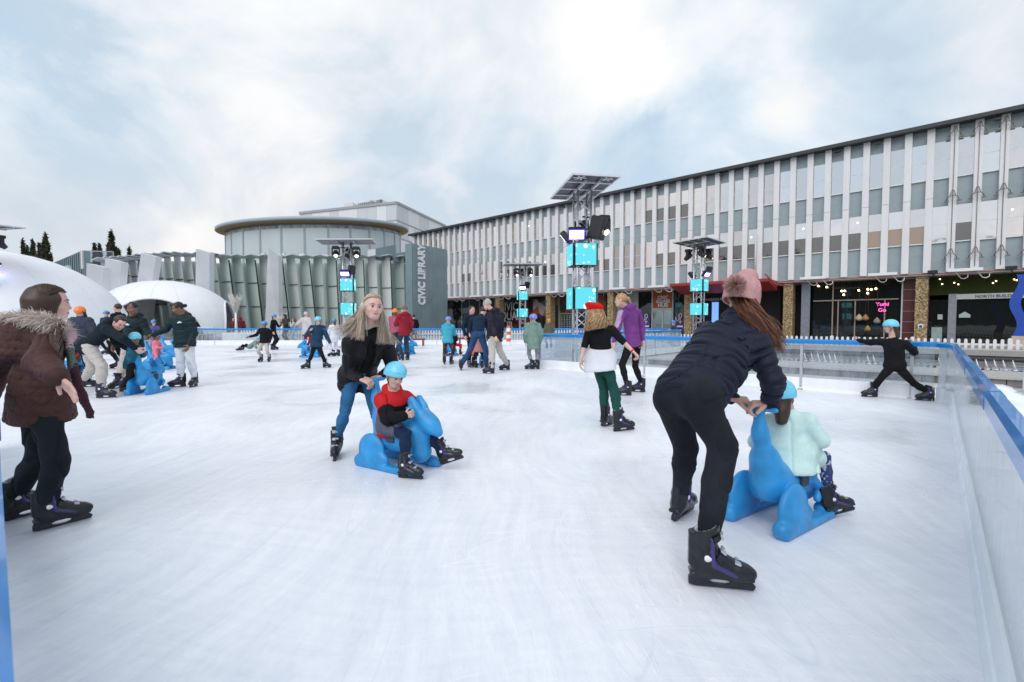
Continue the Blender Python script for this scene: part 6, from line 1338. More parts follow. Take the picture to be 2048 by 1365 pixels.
def pattern_mat(name, base, spots, scale, thr):
    m = bpy.data.materials.new(name); m.use_nodes = True; t = m.node_tree; b = t.nodes['Principled BSDF']; tc = t.nodes.new('ShaderNodeTexCoord'); v = t.nodes.new('ShaderNodeTexVoronoi'); v.inputs['Scale'].default_value = scale
    n = t.nodes.new('ShaderNodeTexNoise'); n.inputs['Scale'].default_value = scale * .8; mx0 = t.nodes.new('ShaderNodeMix'); mx0.data_type = 'RGBA'; mx0.inputs[0].default_value = .12; t.links.new(tc.outputs['Object'], mx0.inputs[6]); t.links.new(n.outputs['Color'], mx0.inputs[7]); t.links.new(mx0.outputs[2], v.inputs['Vector'])
    r = t.nodes.new('ShaderNodeValToRGB'); r.color_ramp.interpolation = 'CONSTANT'; e = r.color_ramp.elements; e[0].color = (*spots[0], 1); e[1].position = thr; e[1].color = (*base, 1)
    if len(spots) > 1: q = e.new(thr * .45); q.color = (*spots[1], 1)
    t.links.new(v.outputs['Distance'], r.inputs[0]); t.links.new(r.outputs[0], b.inputs['Base Color']); b.inputs['Roughness'].default_value = .8; return m
C_FLOR = pattern_mat('floral_leggings', (.03, .045, .16), [(.60, .45, .46), (.42, .50, .62)], 17, .42); C_DOTS = pattern_mat('yellow_dot_leggings', (.014, .014, .02), [(.50, .52, .08), (.35, .05, .06)], 12, .34); C_ZEBRA = pattern_mat('grey_camo_leggings', (.30, .31, .34), [(.08, .085, .10), (.06, .07, .08)], 13, .34)
def pj(Y, **kw): return {n: P(v[0], v[1], (v[2] if len(v) > 2 else Y)) for n, v in kw.items()}
V3 = Vector
# ================================================================ SKATING AIDS
aid(1.755, 3.03, 34, 'blue animal skating aid seen from behind, pushed by the woman in the pink bobble hat')
aid(-1.01, 4.15, -31, 'blue animal skating aid pushed by the blonde woman, boy in red sitting on it')
# ================================================================ 1 woman in pink beanie
fb = (G(1432, 1176), -13, 0, 0); fa = (G(1363, 1034), 46, 0, 4)
J = pj(2.6, pv=(1380, 792, 2.60), ha=(1348, 806, 2.72), hb=(1400, 808, 2.52), sa=(1418, 668, 3.04), sb=(1514, 688, 2.82), nk=(1478, 640, 3.02), hd=(1484, 597, 3.10), ea=(1442, 752, 3.12), wa=(1463, 797, 2.98), eb=(1546, 764, 2.74), wb=(1540, 806, 2.84), kb=(1446, 892, 2.36), ka=(1372, 895, 2.86))
J['aa'] = ankle_of(*fa); J['ab'] = ankle_of(*fb)
hx = V3((-.559, .829, 0))    # across the handle of her aid
def pink_extra(root, c):
    q, hh = c['q'], c['hh']; r_ = random.Random(4); L_ = []
    for i in range(1000):     # loose auburn hair below the hat, blown to her right
        a = r_.uniform(-1, 1); st = q(.30 * a + .05, -.33 + .10 * r_.random(), -.10 + .16 * r_.random()); o_ = V3((r_.gauss(0, .014), r_.gauss(0, .014), 0)); wv = r_.uniform(0, 6); w_ = lambda t: V3((.006 * math.sin(wv + t * 9), 0, .004 * math.cos(wv + t * 7)))
        g0 = r_.gauss(0, 1); g1 = r_.gauss(0, 1); e1 = P(1500 + 22 * a + g0 * 4, 628 + 4 * g1, 2.93 + .01 * g1); e2 = P(1526 + 16 * a + g0 * 7, 655 + 5 * g1, 2.88 + .012 * g1); e3 = P(1542 + 9 * a + g0 * 9, 678 + 6 * g1, 2.84 + .012 * g1); e4 = P(1550 + 6 * a + g0 * 11, 696 + 9 * g1, 2.80)
        pts = [st, e1 + w_(.2), e1.lerp(e2, .5) + w_(.35), e2 + w_(.5), e2.lerp(e3, .5) + w_(.6), e3 + w_(.8)]
        if r_.random() < .45: pts.append(e4 + w_(1))
        L_.append(pts)
    strands('hair', root, L_, hair_mat('auburn'), wid=.0026, seed=4)
def pink_hat(root, c):
    q, hh = c['q'], c['hh']; f_, u_, s_ = c['H'][2], c['H'][3], c['H'][1]; sd = SDF(); ax = (s_, f_, u_)
    sd.ell(q(0, -.06, .20), (.44 * hh, .52 * hh, .48 * hh), ax, k=0); sd.cap(q(0, -.06, .30), q(.05, -.04, .58), .38 * hh, .28 * hh, k=.05 * hh)
    for i in range(40): t_ = i * math.pi / 20; sd.cap(q(.44 * math.cos(t_), -.06 + .52 * math.sin(t_), -.12), q(.435 * math.cos(t_), -.06 + .515 * math.sin(t_), .14), .042 * hh, k=.010 * hh)
    for i in range(12):
        t_ = i * math.pi / 6
        for sgn in (-1, 1):
            pp = [q((.44 - .16 * (z / .6) ** 2) * math.cos(t_ + sgn * .10 * math.sin(z * 21)), -.06 + (.52 - .20 * (z / .6) ** 2) * math.sin(t_ + sgn * .10 * math.sin(z * 21)), .14 + z * .78) for z in (0, .075, .15, .225, .3, .375, .45)]
            for a_, b_ in zip(pp[:-1], pp[1:]): sd.cap(a_, b_, .034 * hh, k=.008 * hh)
    sd.ell(q(0, 0, -.18), (.36 * hh, .44 * hh, .30 * hh), ax, op='s', k=.01); hat = sdf_obj('beanie', sd, .0048, [C_PINKB], root, 0)
    r_ = random.Random(9); L_ = []; pc = P(1470, 570, 2.93)
    for i in range(2600):
        d = V3((r_.gauss(0, 1), r_.gauss(0, 1), r_.gauss(0, 1))).normalized(); ln = r_.uniform(.045, .078); e = pc + d * ln; L_.append([pc + d * .015, pc + d * ln * .6 + V3((0, 0, -.002)), e + V3((r_.gauss(0, .004), r_.gauss(0, .004), -.004))])
    strands('pompom', root, L_, [mat('pompom_pink', (.60, .36, .34), .9), mat('pompom_rust', (.50, .20, .14), .9), mat('pompom_pale', (.72, .58, .57), .9)], wid=.0022, seed=9)
def pe(root, c): pink_extra(root, c); pink_hat(root, c)
def puff_fix(sd, c):
    J = c['J']; sd.cap(c['chest'] - c['fwd'] * .04, c['J']['pv'] - c['fwd'] * .03 + c['up'] * .05, .12, .12, k=.06, side=c['side'], q=1.35)
    sd.cap(c['J']['nk'] + c['up'] * .02, c['J']['nk'] - c['up'] * .03, .085, .10, k=.04)
person('woman in a navy puffer jacket and pink bobble hat bending to push a child', J, .235, .99, 'fair', .0058, hair=('auburn', 'none'), face_dir=(.62, .70, -.30), head_up=(.1, 0, 1),
       jacket=dict(m=C_NAVY, puff=.038, sleeve_puff=.026, hem_puff=.022, len=.07, quilt=.105, qamp=.017, qsharp=8, wr=.005, fn=puff_fix, sleeve_end=.95), trousers=dict(m=C_JEANB, fit=.026, knee=.020, cuff=.014, butt=1.10, wr=.0022), feet=dict(a=fa, b=fb), extra=pe,
       hands=dict(a=dict(d=(.85, -.2, -.10), n=(0, .25, -1), curl=.75), b=dict(d=(-.85, .35, -.12), n=(-.1, .2, -1), curl=.85)))
# ================================================================ 2 child in mint on the first aid
fb = (P(1676, 1030, 3.02), 8, 10, -6); fa = (P(1480, 1015, 3.35), 60, 0, 0)
J = pj(3.0, pv=(1576, 905, 3.05), ha=(1556, 912, 3.10), hb=(1603, 915, 3.00), sa=(1532, 845, 3.12), sb=(1615, 843, 2.98), nk=(1569, 816, 3.04), hd=(1562, 795, 3.04), ea=(1512, 885, 3.18), wa=(1560, 868, 3.32), eb=(1642, 880, 2.98), wb=(1642, 868, 3.08), kb=(1648, 915, 3.12), ka=(1520, 930, 3.35))
J['aa'] = ankle_of(*fa, sc=.72); J['ab'] = ankle_of(*fb, sc=.72)
def mint_fn(sd, c):
    J = c['J']; sd.cap(J['pv'] + c['up'] * .02, J['pv'] - c['up'] * .10 - c['fwd'] * .02, .115, .155, k=.04, side=c['side'], q=1.15); sd.cap(J['hb'], J['kb'].lerp(J['hb'], .5), .085, .075, k=.04)
person('small child in a mint green jacket and pale blue helmet sitting on a skating aid', J, .20, .64, 'fair', .0062, hair=('brown', 'back'), hat=('helmet', H_BLUE, .05), face_dir=(.55, .80, -.15), head_up=(-.12, 0, 1),
       jacket=dict(m=C_MINT, puff=.024, sleeve_puff=.022, len=.16, wr=.0042, fn=mint_fn, hood=False), trousers=dict(m=C_FLOR, fit=.006), feet=dict(a=fa, b=fb), skate_sc=.72,
       hands=dict(a=dict(curl=.8), b=dict(d=(.2, .8, .1), curl=.8)))
# ================================================================ 3 blonde woman
fb = (G(674, 914), -78, -4, 0); fa = (G(776, 905), -50, 0, 0)
J = pj(4.4, pv=(718, 748, 4.56), hb=(702, 757, 4.48), ha=(738, 757, 4.62), sb=(700, 686, 4.20), sa=(772, 684, 4.38), nk=(741, 656, 4.24), hd=(746, 615, 4.14), eb=(699, 744, 4.40), wb=(721, 757, 4.22), ea=(786, 738, 4.56), wa=(764, 751, 4.40), kb=(691, 822, 4.34), ka=(752, 830, 4.50))
J['aa'] = ankle_of(*fa, sc=.95); J['ab'] = ankle_of(*fb, sc=.95)
def blonde_extra(root, c):
    q = c['q']; r_ = random.Random(12); L_ = []
    for i in range(2100):
        g_ = 1 if r_.random() < .47 else -1; a = r_.random() ** .9; v = r_.random(); ph = R(38 + 112 * a); th0 = g_ * -.10
        pts = [skull(q, g_ * 1.62 * t + (.12 if g_ > 0 else .12) * (1 - t), ph + .35 * t * (1 - a), 1.05 + .05 * v + .07 * t) for t in (.0, .25, .5, .78, 1.0)]
        lo = q(g_ * (.36 + .10 * v), .10 - .46 * a, -.38); jt = V3((r_.gauss(0, .008), r_.gauss(0, .010), 0)); w0 = r_.uniform(0, 6.3); wv = lambda t: V3((.006 * math.sin(w0 + t), .006 * math.cos(w0 + 1.3 * t), 0))
        if g_ > 0: wind = (.012 + .055 * a * v, .012); ls = (.075, .080, .060)
        else: wind = (-.010 - .030 * a * v, .0); ls = (.07, .080, .075)
        if a < .22: wind = (.0, -.014)
        p = lo + jt; pts.append(p + wv(1)); n_ = 3 if r_.random() < .75 else 2
        for k in range(n_):
            d = V3((-wind[0] * (1 + k * .55) * (1 if g_ > 0 else 1), wind[1], -ls[k] * (1 - .5 * a * v * (g_ > 0)))) + jt * .5; p = p + d * (r_.uniform(.25, 1.15) if k == n_ - 1 else 1); pts.append(p + wv(2 + k))
        L_.append(pts)
    for i in range(90):      # fly-away wisps on the windward side
        a = r_.random(); p = skull(q, 1.5, R(70 + 70 * a), 1.15); e = P(690 + 18 * r_.random(), 640 + 46 * r_.random(), 4.2); L_.append([p, p.lerp(e, .35) + V3((0, 0, -.02)), p.lerp(e, .7) + V3((0, 0, -.015)), e])
    strands('hair', root, L_, hair_mat('blonde'), wid=.0027, seed=12)
def blonde_fn(sd, c):
    J = c['J']; sd.cap(J['hb'] + V3((-.02, 0, .02)), J['hb'] + V3((-.04, -.02, -.06)), .10, .085, k=.05); r_ = random.Random(2)
    for i in range(44): a = i / 43 * 2 * math.pi; p = J['nk'] + c['side'] * .12 * math.cos(a) + c['fwd'] * .085 * math.sin(a) - c['up'] * .015; sd.ell(p + V3((r_.gauss(0, .006), r_.gauss(0, .006), r_.gauss(0, .006))), (.022,) * 3, k=.006)
person('blonde woman in an open black jacket and blue jeans leaning forward to push a boy', J, .232, .97, 'pink', .0070, hair=('blonde', 'cap3'), face_dir=(.56, -.80, .02), head_up=(.18, -.05, 1), extra=blonde_extra, skate_sc=.95,
       jacket=dict(m=C_BLK2, puff=.024, len=.19, wr=.0045, open=1.1, under=C_BLK, fn=blonde_fn, collar=False, hood=True), trousers=dict(m=C_JEAN, fit=.003, cuff=.004, wr=.003), feet=dict(a=fa, b=fb),
       hands=dict(b=dict(d=(.80, -.15, -.28), n=(.1, .3, -1), curl=.8), a=dict(d=(-.75, -.4, -.25), n=(.1, .2, -1), curl=.8)))
# ================================================================ 4 boy in red
fb = (G(818, 958), -16, 0, 0); fa = (P(902, 926, 3.98), -14, 20, 0)
J = pj(4.1, pv=(788, 846, 4.14), hb=(780, 856, 4.04), ha=(800, 852, 4.22), sb=(764, 800, 4.02), sa=(812, 797, 4.16), nk=(788, 783, 4.08), hd=(790, 752, 4.02), eb=(776, 836, 3.92), wb=(808, 832, 3.86), ea=(838, 815, 4.18), wa=(848, 814, 4.06), kb=(812, 868, 3.84), ka=(856, 872, 4.08))
J['aa'] = ankle_of(*fa, sc=.74); J['ab'] = ankle_of(*fb, sc=.74)
def boy_fn(sd, c):
    J = c['J']; U = c['up']; S_ = c['side']; F_ = c['fwd']
    sd.box(J['pv'] + U * .02, (.28, .28, .075), (S_, F_, U), r=.01, m=2, op='p'); sd.box(c['waist'] + U * .055 + F_ * .1, (.085, .14, .055), (S_, F_, U), r=.01, m=1, op='p'); sd.cap(c['waist'] + U * .11 + F_ * .13, c['waist'] + U * .0 + F_ * .13, .007, m=0, op='p')
    for x in 'ab': sd.cap(J['s' + x].lerp(J['e' + x], .80), J['e' + x], .085, m=1, op='p'); sd.cap(J['e' + x], J['w' + x], .095, m=1, op='p')
    sd.cap(J['hb'], J['hb'].lerp(J['kb'], .45), .075, .07, k=.04, m=2)
person('boy in a red and black ski jacket and pale blue helmet riding a skating aid', J, .205, .66, 'fair', .0062, hair=('black', 'cap'), hat=('helmet', H_BLUE, .12), face_dir=(.62, -.72, -.34), head_up=(.05, .1, 1), skate_sc=.74,
       jacket=dict(m=[C_RED, C_BLK, C_GREY], puff=.040, sleeve_puff=.034, len=.16, wr=.006, hood=True, fn=boy_fn), trousers=dict(m=C_NVTR, fit=.016, cuff=.016, wr=.004), feet=dict(a=fa, b=fb),
       hands=dict(b=dict(d=(.75, .05, .15), n=(0, .6, .1), curl=.8), a=dict(d=(.2, -.7, -.2), n=(0, 0, -1), curl=.8)))
# ================================================================ 5 girl in brown parka
fb = (G(118, 1054), 52, 0, 0); fa = (G(52, 1034), 60, 0, 0)
J = pj(2.95, pv=(82, 800, 3.0), hb=(86, 812, 2.955), ha=(78, 810, 3.05), sb=(108, 684, 2.78), sa=(46, 668, 3.10), nk=(84, 655, 2.96), hd=(100, 607, 2.95), eb=(84, 726, 2.62), wb=(112, 752, 2.50), ea=(-6, 745, 3.16), wa=(-28, 800, 3.1), kb=(112, 918, 2.86), ka=(76, 915, 3.02))
J['aa'] = ankle_of(*fa, sc=.92); J['ab'] = ankle_of(*fb, sc=.92)
def parka_fn(sd, c):
    J = c['J']; U, F_, S_ = c['up'], c['fwd'], c['side']
    sd.cap(J['pv'] + V3((0, 0, .1)), J['pv'] + V3((.0, 0, -.10)), .145, .172, k=.05, side=S_, q=1.22); sd.cap(J['nk'] - F_ * .10 - U * .02 - S_ * .05, J['nk'] - F_ * .16 - U * .14, .085, .055, k=.05, side=S_, q=1.5)
    for i in range(9): a = -2.3 + i * .58; sd.cap(J['nk'] + S_ * .11 * math.cos(a) - F_ * .09 * math.sin(-a) - U * .02, J['nk'] + S_ * .11 * math.cos(a + .58) - F_ * .09 * math.sin(-a - .58) - U * .02, .045, k=.03)
    # onion-stitch quilting on the body: wavy lines pinched in
    o_ = npv(J['pv']); s_ = npv(S_); f_ = npv(F_)
    def onion(P_):
        d = P_ - o_; z = d[..., 2]; a = np.arctan2(d @ s_, d @ f_) * .22; u = a / .105; w = z / .15
        g_ = np.abs(np.sin(math.pi * (u + .33 * np.sin(2 * math.pi * w)))); g2 = np.abs(np.sin(math.pi * (u - .33 * np.sin(2 * math.pi * w)))); m_ = np.minimum(g_, g2); body_ = (d @ s_) ** 2 + (d @ f_) ** 2 < .28 ** 2
        return np.where(body_, .006 * np.exp(-(m_ / .11) ** 2), 0)
    sd.disp.append(onion)
def girl_extra(root, c):
    q, J = c['q'], c['J']; S_, F_, U = c['side'], c['fwd'], c['up']; r_ = random.Random(21); L_ = []
    pts = [P(x, y, d) for x, y, d in ((-60, 668, 3.2), (-20, 645, 3.08), (20, 636, 2.92), (60, 634, 2.78), (95, 640, 2.70), (120, 652, 2.72), (132, 668, 2.82))]
    for i in range(5200):
        t = r_.random() * (len(pts) - 1.001); k = int(t); p = pts[k].lerp(pts[k + 1], t - k) + V3((r_.gauss(0, .011), r_.gauss(0, .011), r_.gauss(0, .010))); d = V3((r_.gauss(.0, .9), r_.gauss(-.2, .9), r_.gauss(-.10, .9))).normalized(); ln = r_.uniform(.03, .072); bd = V3((r_.gauss(-.004, .012), r_.gauss(0, .012), -.010))
        L_.append([p, p + d * ln * .4, p + d * ln * .75 + bd * .5, p + d * ln + bd])
    strands('fur_trim', root, L_, [mat('fur_cream', (.66, .56, .50), .9), mat('fur_tan', (.42, .31, .26), .9), mat('fur_pale', (.78, .72, .68), .9)], wid=.0017, seed=8)
    L_ = []
    for i in range(900):
        g_ = 1 if r_.random() < .72 else -1; a = r_.random(); ph = R(28 + 118 * a) + r_.gauss(0, .03); v = r_.gauss(0, .012); end = 1.75 if a > .18 else 1.45
        pts = [skull(q, g_ * end * t, ph + (.55 * t * (1 - a) * .9), 1.06 + v + .05 * t) for t in (.02, .25, .5, .75, 1.0)]
        lo = q(g_ * (.30 + .05 * r_.random()), -.12 - .30 * a, -.42); pts += [lo + V3((r_.gauss(0, .006), r_.gauss(0, .006), 0)), lo + V3((-.01, 0, -.07))]
        L_.append(pts)
    for i in range(170):       # curls falling in front of the shoulder
        w0 = r_.uniform(0, 6.3); x0 = r_.uniform(-8, 9); L_.append([P(112 + x0, 640 + 20 * j - (3 if j else 0), 2.72 - .02 * j) + V3((.012 * math.sin(w0 + j * 1.9), .012 * math.cos(w0 + j * 1.9), 0)) for j in range(5)])
    strands('hair', root, L_, hair_mat('brown'), wid=.0058, seed=21)
    # long striped scarf
    cl = [(V3(P(134, 672, 2.78)), .042), (P(139, 700, 2.74), .045), (P(146, 735, 2.72), .048), (P(154, 765, 2.72), .046), (P(166, 795, 2.72), .044), (P(180, 826, 2.72), .044)]
    sc = SDF()
    for k, ((a, wa_), (b, wb_)) in enumerate(zip(cl[:-1], cl[1:])): sc.cap(a, b, wa_ * .8, wb_ * .8, m=(0, 1, 2, 2, 2)[k], k=.02, side=(.75, .66, 0), q=.42 if False else .5)
    sc.cap(P(134, 672, 2.78), P(108, 655, 2.84), .045, .05, m=0, k=.02)
    sc.disp.append(lambda P_: .0022 * np.sin(P_[..., 2] * 380)); sdf_obj('scarf', sc, .006, [cloth('scarf_pink', (.50, .32, .36)), cloth('scarf_green', (.10, .13, .11)), cloth('scarf_burgundy', (.055, .018, .030))], root)
    L2 = [[P(172 + r_.uniform(0, 17), 822, 2.72), P(172 + r_.uniform(0, 17), 834 + r_.uniform(0, 4), 2.72)] for _ in range(60)]; strands('fringe', root, [[a, a.lerp(b, .5), b] for a, b in L2], [cloth('fringe_grey', (.10, .11, .14))], wid=.004)
person('girl in a brown quilted parka with a cream fur hood trim and long striped scarf', J, .228, .90, 'pink', .0065, hair=('brown', 'cap2'), face_dir=(.74, .66, .0), extra=girl_extra, skate_sc=.92,
       jacket=dict(m=C_BROWN, puff=.028, sleeve_puff=.042, len=.12, quilt=.05, qamp=.004, qsharp=5, wr=.0032, sleeve_end=1.0, fn=parka_fn, hood=False), trousers=dict(m=C_DKGRN, fit=.020, knee=.020, cuff=.022, wr=.005), feet=dict(a=fa, b=fb),
       hands=dict(b=dict(d=(.55, .1, -.62), n=(-.3, -.75, -.35), curl=.12, thumb=1.3)))
# ================================================================ 6 child in black by the barrier
fa = (G(1741, 795), 172, 0, 0); fb = (G(1853, 803), 160, 0, 10)
J = pj(7.7, pv=(1790, 730, 7.75), ha=(1780, 736, 7.78), hb=(1799, 737, 7.72), sa=(1762, 684, 7.85), sb=(1812, 688, 7.65), nk=(1785, 678, 7.75), hd=(1781, 654, 7.75), ea=(1742, 685, 8.05), wa=(1716, 681, 8.3), eb=(1828, 705, 7.75), wb=(1826, 688, 7.95), kb=(1828, 768, 7.7), ka=(1756, 764, 7.9))
J['aa'] = ankle_of(*fa, sc=.85); J['ab'] = ankle_of(*fb, sc=.85)
person('child all in black with a pale blue helmet, arms spread along the corner rail', J, .205, .80, 'fair', .011, hair=('brown', 'back'), hat=('helmet', H_BLUE, .05), face_dir=(-.85, .45, -.1), skate_sc=.85,
       jacket=dict(m=C_BLK, puff=.022, len=.08, wr=.005), trousers=dict(m=C_BLK, fit=.012, wr=.004), feet=dict(a=fa, b=fb), hands=dict(a=dict(curl=.6), b=dict(curl=.8)))
# ================================================================ 7 girl with red beret
fa = (G(1212, 853), 50, -6, 0); fb = (G(1245, 863), 14, 2, 0)
J = pj(5.7, pv=(1201, 716, 5.75), ha=(1193, 722, 5.78), hb=(1212, 724, 5.72), sa=(1178, 662, 5.72), sb=(1224, 660, 5.62), nk=(1199, 652, 5.68), hd=(1188, 628, 5.66), ea=(1169, 692, 5.72), wa=(1163, 717, 5.68), eb=(1246, 684, 5.60), wb=(1266, 703, 5.55), ka=(1207, 775, 5.82), kb=(1228, 778, 5.70))
J['aa'] = ankle_of(*fa, sc=.9); J['ab'] = ankle_of(*fb, sc=.9)
def beret_extra(root, c):
    q, hh, J = c['q'], c['hh'], c['J']; r_ = random.Random(31); L_ = []; ax = c['H'][1:]
    sd = SDF(); u = (c['H'][3] * .9 - c['H'][2] * .25 + c['H'][1] * .38).normalized(); sd.ell(q(.04, -.10, .34), (.50 * hh, .50 * hh, .21 * hh), (c['H'][1], u.cross(c['H'][1]), u), k=0); sd.ell(q(.05, -.10, .30), (.40 * hh, .44 * hh, .24 * hh), ax, k=.03); sd.ell(q(0, 0, -.02), (.37 * hh, .45 * hh, .26 * hh), ax, op='s', k=.01)
    sdf_obj('beret', sd, .008, [cloth('beret_red', (.62, .010, .012), .9, var=.08)], root)
    for i in range(1000):
        a = r_.uniform(-1.5, 1.5) + math.pi; x, y = math.sin(a), -math.cos(a); x0 = math.sin(a) * .36; y0 = math.cos(a) * .42 - .05; st = q(x0 * -1, y0, .20); ph = r_.uniform(0, 6.3); pts = [st]; dx = r_.uniform(-.035, .03)
        for j in range(1, 9):
            t = j / 8; sp_ = .36 + .26 * t; p = q(-math.sin(a) * sp_, math.cos(a) * (.42 + .12 * t) - .05, .20 - 1.12 * t * r_.uniform(.97, 1.03)); p += V3((-.055 * t * t + dx * t + .016 * math.sin(ph + j * 1.25), .012 * math.cos(ph + j * 1.25), 0)); pts.append(p)
            if r_.random() < .035 * j: break
        L_.append(pts)
    strands('hair', root, L_, hair_mat('curly_blonde'), wid=.0075, seed=31)
    # white cardigan tied round the waist
    sd = SDF(); U, S_, F_ = c['up'], c['side'], c['fwd']; w0 = c['waist'].lerp(J['pv'], .25)
    sd.cap(w0, J['pv'], .118, .138, k=.03, side=S_, q=1.32); sd.cap(J['pv'], J['pv'] - V3((0, 0, 1)) * .13 - F_ * .02, .138, .150, k=.04, side=S_, q=1.35); sd.ell(J['pv'] + F_ * .16 - U * .12, (.09, .10, .18), (S_, F_, U), op='s', k=.02)
    sd.cut(w0 + U * .02, U); sd.cut(J['pv'] - V3((0, 0, 1)) * .155, V3((.12, 0, -1))); wr = wave_noise(6, 8, 12, 40); sd.disp.append(lambda P_: wr(P_) * .004); sdf_obj('tied_cardigan', sd, .010, [C_WHT], root)
    m = MB(); d = (J['wb'] - J['eb']).normalized(); m.lathe(J['wb'] - d * .01, [(.027, -.008), (.028, .008)], 12, ax=d); m.build('wristband', MATS['beret_red'], root)
person('girl in a red beret, black t-shirt and white cardigan tied at her waist', J, .225, .86, 'pink', .0095, hair=('curly_blonde', 'cap'), face_dir=(-.45, .85, -.2), head_up=(-.12, 0, 1), extra=beret_extra, skate_sc=.9,
       jacket=dict(m=C_BLK, puff=.010, len=.0, sleeve=.5, wr=.003, collar=False), trousers=dict(m=C_GREEN, fit=.014, knee=.016, cuff=.020, wr=.005), feet=dict(a=fa, b=fb), hands=dict(a=dict(curl=.4), b=dict(curl=.9)))
# ================================================================ 8 woman in purple
fb = (G(1277, 785), 165, 0, 0); fa = (G(1249, 792), 178, 0, 0)
J = pj(8.2, pv=(1266, 686, 8.3), ha=(1259, 692, 8.25), hb=(1273, 692, 8.42), sa=(1243, 628, 8.12), sb=(1276, 626, 8.45), nk=(1254, 617, 8.27), hd=(1241, 601, 8.25), ea=(1234, 660, 8.0), wa=(1228, 684, 7.9), eb=(1284, 656, 8.5), wb=(1285, 682, 8.4), ka=(1244, 730, 8.15), kb=(1270, 732, 8.40))
J['aa'] = ankle_of(*fa, sc=.95); J['ab'] = ankle_of(*fb, sc=.95)
def purple_fn(sd, c):
    J = c['J']; sd.cap(J['sa'] + V3((-.05, -.02, .02)), J['ea'] + V3((-.02, 0, .05)), .075, .06, m=1, op='p')
person('woman in a purple jacket and black leggings with a blonde ponytail, skating away left', J, .232, .98, 'fair', .011, hair=('curly_blonde', 'pony'), face_dir=(-.85, .25, -.05), skate_sc=.95,
       jacket=dict(m=[C_PURP, C_PURPL], puff=.020, len=.07, wr=.005, hood=True, fn=purple_fn), trousers=dict(m=C_BLK, fit=.006, wr=.003), feet=dict(a=fa, b=fb), hands=dict(a=dict(curl=.5), b=dict(curl=.5)))
# ================================================================ 9 man in grey beanie
fa = (G(979, 748), 178, 0, 0); fb = (G(1011, 741), 168, -4, 0)
J = pj(11.8, pv=(989, 673, 11.85), ha=(984, 677, 11.75), hb=(994, 677, 11.95), sa=(981, 631, 11.7), sb=(1001, 630, 11.98), nk=(986, 622, 11.83), hd=(974, 610, 11.83), ea=(984, 653, 11.52), wa=(990, 672, 11.40), eb=(1003, 653, 12.1), wb=(1003, 674, 12.1), ka=(984, 704, 11.7), kb=(999, 702, 12.05))
J['aa'] = ankle_of(*fa); J['ab'] = ankle_of(*fb)
person('man in a dark plaid puffer jacket, cream trousers and pale grey beanie', J, .240, 1.06, 'pink', .013, hat=('beanie', cloth('beanie_grey', (.42, .39, .37))), face_dir=(-.92, .2, -.25), skate_sc=1.0,
       jacket=dict(m=C_PLAID, puff=.050, sleeve_puff=.035, len=.12, wr=.004, quilt=.09, qamp=.014, hood=True), trousers=dict(m=C_CREAM, fit=.030, cuff=.028, wr=.006), feet=dict(a=fa, b=fb), hands=dict(a=dict(curl=.5), b=dict(curl=.5)))
# ================================================================ 10 man in jeans, back to us
fa = (G(922, 741), 100, 0, 0); fb = (G(974, 741), 80, 0, 0)
J = pj(12.5, pv=(956, 668, 12.5), ha=(951, 672, 12.5), hb=(963, 672, 12.5), sa=(945, 639, 12.85), sb=(972, 638, 12.85), nk=(962, 632, 12.95), hd=(967, 623, 13.05), ea=(940, 662, 13.0), wa=(939, 668, 12.75), eb=(978, 662, 13.1), wb=(975, 676, 13.2), ka=(938, 706, 12.45), kb=(972, 706, 12.45))
J['aa'] = ankle_of(*fa); J['ab'] = ankle_of(*fb)
person('man in a navy sweater and blue jeans seen from behind, legs astride a small child', J, .235, 1.02, 'fair', .013, hair=('dark_brown', 'short'), face_dir=(.35, .85, -.45), skate_sc=1.0,
       jacket=dict(m=C_NAVYK if False else cloth('navy_sweater', (.010, .022, .055)), puff=.022, len=.0, wr=.004), trousers=dict(m=C_JEAND, fit=.016, knee=.022, cuff=.036, wr=.006, butt=.95), feet=dict(a=fa, b=fb))
# ================================================================ 29, 30 two women in teal-black puffers
fb = (G(357, 775), 215, 0, 0); fa = (G(388, 774), -80, 0, 0)
J = pj(9.3, pv=(369, 686, 9.3), ha=(377, 692, 9.3), hb=(361, 692, 9.3), sb=(347, 641, 9.3), sa=(382, 640, 9.3), nk=(364, 633, 9.3), hd=(356, 617, 9.25), eb=(331, 660, 9.25), wb=(307, 670, 9.25), ea=(388, 667, 9.3), wa=(378, 690, 9.15), kb=(361, 722, 9.25), ka=(381, 722, 9.25))
J['aa'] = ankle_of(*fa); J['ab'] = ankle_of(*fb)
def pwhite(root, c):
    p = c['chest'].lerp(c['ch'], .3) + c['fwd'] * .185 - c['side'] * .07; m = MB(); m.box(p, (.075, .02, .018), (c['side'], c['fwd'], c['up'])); m.box(p + c['up'] * .016, (.03, .02, .018), (c['side'], c['fwd'], c['up'])); m.build('chest_emblem', M_WHITE, root)
person('woman with glasses and tied black hair in a dark puffer, right hand held out', J, .235, .99, 'brown', .0115, hair=('black', 'tied'), face_dir=(-.62, -.65, -.45), glasses=True, extra=pwhite,
       jacket=dict(m=C_DKTEAL, puff=.040, sleeve_puff=.028, len=.09, quilt=.10, qamp=.014, wr=.004, hood=True), trousers=dict(m=C_WHT, fit=.026, knee=.028, cuff=.020, wr=.006), feet=dict(a=fa, b=fb), hands=dict(a=dict(curl=.4), b=dict(d=(-1, 0, -.1), curl=.8)))
fa = (G(263, 778), -60, 0, 0); fb = (G(237, 777), -110, -12, 0)
